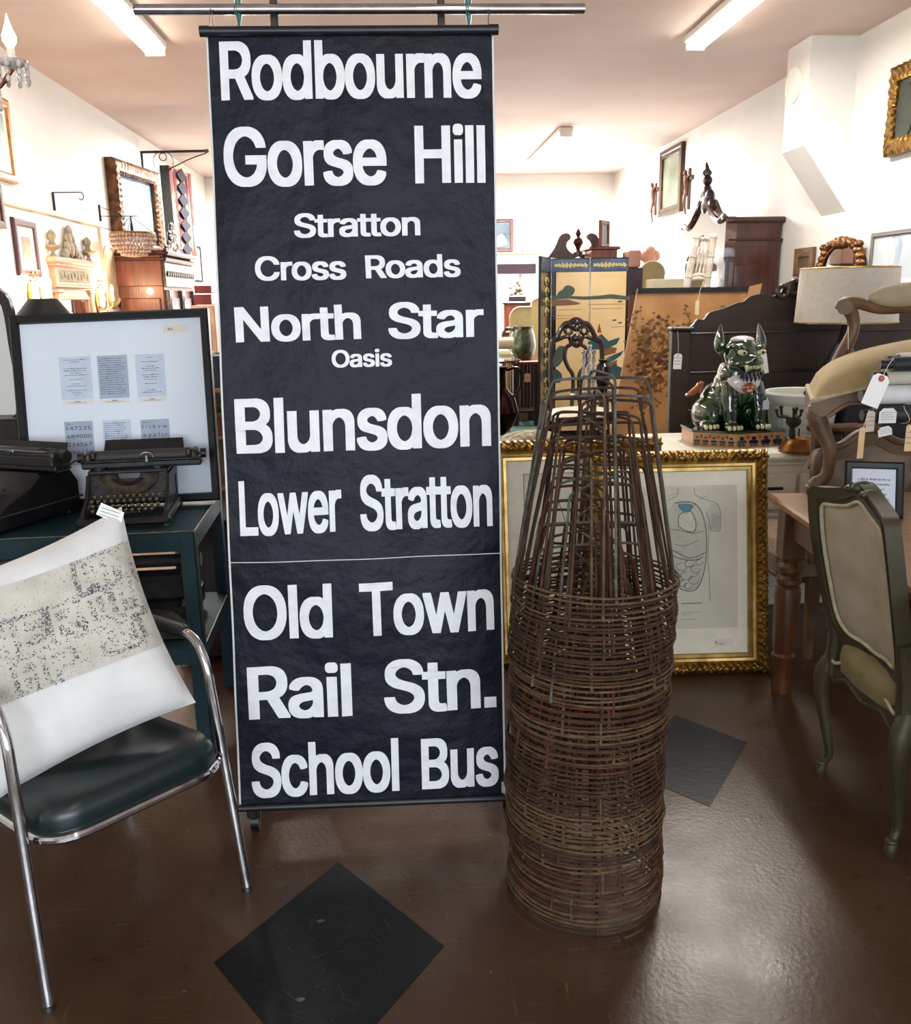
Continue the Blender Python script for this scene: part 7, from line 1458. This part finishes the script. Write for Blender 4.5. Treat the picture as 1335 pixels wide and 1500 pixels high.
# carved side chair behind the cages
def carved_chair():
    Y = 7.4; f = Fr((0, Y, 0), (1, 0, 0), (0, 0, 1)); P = lambda x, y: (at(780+x/4.839, 330+y/4.839, Y).x, at(780+x/4.839, 330+y/4.839, Y).z); cm = mat('carved_rosewood', '#2b1c18', .28, h2='#1b110e', scale=14, coat=.5)
    c = P(312, 1000); t = thing('carved_side_chair', 'dark carved openwork chair with white seat between the cages and the folding screen', 'chair', (c[0], Y-.2, 0)); zs = at(850, 600, Y-.2).z
    for s in (-1, 1):
        pts = [(312+s*170, 1450), (312+s*180, 1100), (312+s*182, 900), (312+s*172, 820), (312+s*140, 800), (312+s*110, 740), (312+s*80, 700), (312+s*45, 690), (312+s*20, 672), (312, 665)]
        mb = MB(); q = [P(*p) for p in sm(pts, 4)]; mb.tube([f(x, z, 0) for x, z in q], [.026]*len(q), 10, flat=.8); part('back_frame', mb, cm, t)
        pts = [(312+s*170, 830), (312+s*100, 800), (312+s*55, 790), (312+s*35, 840), (312+s*70, 870), (312+s*80, 940), (312+s*55, 1010), (312+s*20, 1080), (312+s*30, 1300)]
        mb = MB(); mb.tube([f(*P(*p), -.01) for p in sm(pts, 4)], .017, 8); mb.tube([f(*P(312+s*(55+26*math.cos(a)), 745+26*math.sin(a)), 0) for a in [i*PI/6 for i in range(12)]], .014, 7, closed=True); part('openwork', mb, cm, t)
    mb = MB()
    for (x, y, r_) in ((312, 690, .03), (290, 715, .022), (334, 715, .022), (312, 730, .03), (312, 800, .04), (312, 840, .03), (230, 745, .016), (394, 745, .016)): p = P(x, y); mb.ell(f(p[0], p[1], .01), (r_, .02, r_), 10, 7)
    mb.prism(sm([P(270, 790), P(354, 790), P(345, 850), P(312, 870), P(279, 850)], 3, True), f, -.01, .015); part('crest_carving', mb, cm, t)
    z0 = zs; mb = MB(); mb.grid(lambda u, v: V((c[0]+lerp(-.27, .27, u)*(1-.12*v), lerp(Y-.5, Y-.02, v), z0-.02+.05*max(0, math.sin(PI*u)*math.sin(PI*v))**.4)), 16, 12); part('seat', mb, mat('white_seat_cloth', '#d9d2c2', .85, h2='#cbc3b1', scale=20), t, smooth=80)
    mb = MB(); mb.box((c[0], Y-.26, z0-.05), (.52, .48, .07), .012); part('seat_rail', mb, cm, t)
    for (x, y) in ((-.24, Y-.47), (.24, Y-.47), (-.22, Y-.03), (.22, Y-.03)): mb = MB(); mb.tube([(c[0]+x, y, z0-.06), (c[0]+x*1.06, y, z0*.6), (c[0]+x, y, 0)], [.035, .028, .024], 10); part('leg', mb, cm, t)
    # glass candlestick and a dark vase standing on a little table in front of the chair back
    Yc = 6.6; c = at(862, 560, Yc); c2 = at(876, 545, Yc)
    zt = at(866, 575, Yc).z; t2 = thing('small_stand', 'small dark stand before the carved chair holding glass and a vase', 'stand', (c.x, Yc, 0)); mb = MB(); mb.lathe([(.17, zt-.025), (.18, zt-.012), (.17, zt)], 24, (c.x+.04, Yc, 0)); part('table_top', mb, darkw, t2); mb = MB(); mb.lathe([(.12, 0), (.12, .02), (.03, .05), (.025, zt-.02)], 14, (c.x+.04, Yc, 0)); part('pedestal', mb, darkw, t2)
    gl = mat('clear_crystal', '#d5d5d2', .06, h2='#8f8e8c', scale=60, trans=.5); H = at(862, 512, Yc).z-zt
    for dx, hh in ((-.04, H*1.0), (.0, H*1.12), (.035, H)):
        p = V((c.x+dx, Yc-.02, zt)); mb = MB(); mb.lathe([(.035, 0), (.035, .008), (.008, .02), (.016, hh*.25), (.008, hh*.35), (.018, hh*.5), (.008, hh*.62), (.016, hh*.75), (.01, hh*.85), (.022, hh*.97), (.018, hh)], 14, p); single('crystal_candlestick', mb, gl, {-.04: 'left crystal candlestick before the carved chair', .0: 'middle tallest crystal candlestick before the carved chair', .035: 'right crystal candlestick before the carved chair'}[dx], 'candlestick', 'crystal candlesticks')
    p = V((c2.x+.04, Yc, zt)); H2 = at(876, 527, Yc).z-zt; mb = MB(); mb.lathe([(.03, 0), (.045, H2*.2), (.06, H2*.55), (.055, H2*.8), (.03, H2*.92), (.04, H2)], 18, p); single('black_vase', mb, mat('black_gilt_vase', '#101010', .2, h2='#b49a50', scale=9, lo=.62, hi=.66), 'black vase with gilt pattern beside the crystal candlesticks', 'vase')
carved_chair()
# right rear wall corner: little picture, gilt mirror, pale portrait
A_, B_, C_ = wr(1162, 366, .03), wr(1188, 363, .03), None
a = wr(1163, 367, .04); b = wr(1190, 363, .04); zz = (a.z+b.z)/2; wall_picture((V((a.x, a.y, zz+.01)), V((b.x, b.y, zz+.01)), V((a.x, a.y, at(1163, 405, a.y).z))), 0, .07, .035, mat('light_oak_frame', '#7d5a38', .5, h2='#5f4128', scale=10), mat('brown_print', '#3b2f24', .5, h2='#5c4a36', scale=5), 'small oak framed dark print on the right wall left of the gilt mirror')
def gilt_mirror():
    a = wr(1202, 395, .05); b = wr(1263, 395, .05); L = a.y-b.y; f = Fr((a.x, a.y, 0), V((0, -1, 0)), (0, 0, 1)); zt = at(1232, 347, (a.y+b.y)/2).z; zs_ = at(1232, 372, (a.y+b.y)/2).z; zb = zt-1.2
    t = thing('gilt_mirror', 'carved gilt mirror with crested top above the drum lamp on the right wall', 'mirror', (a.x, (a.y+b.y)/2, zb)); g = mat('red_gilt', '#8a5a26', .35, .7, h2='#4a260f', scale=20, bump=.3, bscale=40)
    il = [(.10*L, zb+.08), (.90*L, zb+.08)]+[(L*(.5+.40*math.cos(q)), zs_-.10+.16*math.sin(q)) for q in [i*PI/14 for i in range(15)]]
    ol = [(0, zb), (L, zb)]+[(L*(.5+.5*math.cos(q)), zs_-.10+.22*math.sin(q)) for q in [i*PI/14 for i in range(15)]]
    mb = MB(); mb.ring(ol, il, f, -.03, .015)
    for i in range(2, 17): mb.ell(f(ol[i][0], ol[i][1]-.02, .012), (.022, .05, .03), 8, 6)
    part('frame', mb, g, t); mb = MB(); c = L*.5; H = zt-zs_-.08
    for (x, z, r_) in ((0, .95, .05), (-.10, .75, .05), (.10, .75, .05), (0, .62, .07), (-.2, .45, .05), (.2, .45, .05), (-.09, .40, .05), (.09, .40, .05), (-.3, .2, .045), (.3, .2, .045)): mb.ell(f(c+x*.9, zs_+.08+H*z-.03, .01), (.03, r_, r_*.62), 10, 7)
    part('crest_carving', mb, g, t); mb = MB(); mb.prism(il, f, -.005, .002); part('mirror_glass', mb, mirror, t)
gilt_mirror()
a = wr(1276, 342, .03); b = wr(1345, 328, .03); zz = a.z+.0
def face(fr, w, h, t):
    mb = MB(); P = lambda x, y: (w*x, h*y)
    mb.prism(sm([P(.38, .95), P(.50, .97), P(.58, .85), P(.55, .65), P(.60, .55), P(.64, .35), P(.66, .05), P(.40, .05), P(.46, .5), P(.47, .62)], 3, True), fr, -.017, -.016); mb.k = 1
    mb.prism(sm([P(.35, .9), P(.44, .88), P(.47, .72), P(.42, .62), P(.35, .64), P(.33, .74), P(.31, .77)], 3, True), fr, -.016, -.0152); part('drawn_figure', mb, [mat('blue_chalk', '#8f9fb3', .8, h2='#b2bcc8', scale=8), mat('pale_chalk', '#c2c3c6', .8)], t)
wall_picture((V((a.x, a.y, zz)), V((b.x, b.y-.1, zz)), V((a.x, a.y, at(1276, 450, a.y).z-.1))), 0, .03, .03, mat('silver_frame', '#7d7a74', .4, .5), port, 'grey framed pale blue drawing of a woman on the right wall above the armchair', extra=face)
a = at(1326, 420, 5.3); t = thing('glowing_lamp', 'small white shaded lamp at the right photo edge behind the armchair', 'lamp', (a.x, 5.3, ZD)); mb = MB(); mb.lathe([(.12, a.z-.05), (.085, a.z+.05)], 22, (a.x+.02, 5.3, 0)); part('lamp_shade', mb, whitep, t); mb = MB(); mb.lathe([(.08, 0), (.07, .02), (.05, .5), (.012, .6), (.012, a.z)], 14, (a.x+.02, 5.3, 0)); part('base', mb, brass, t)
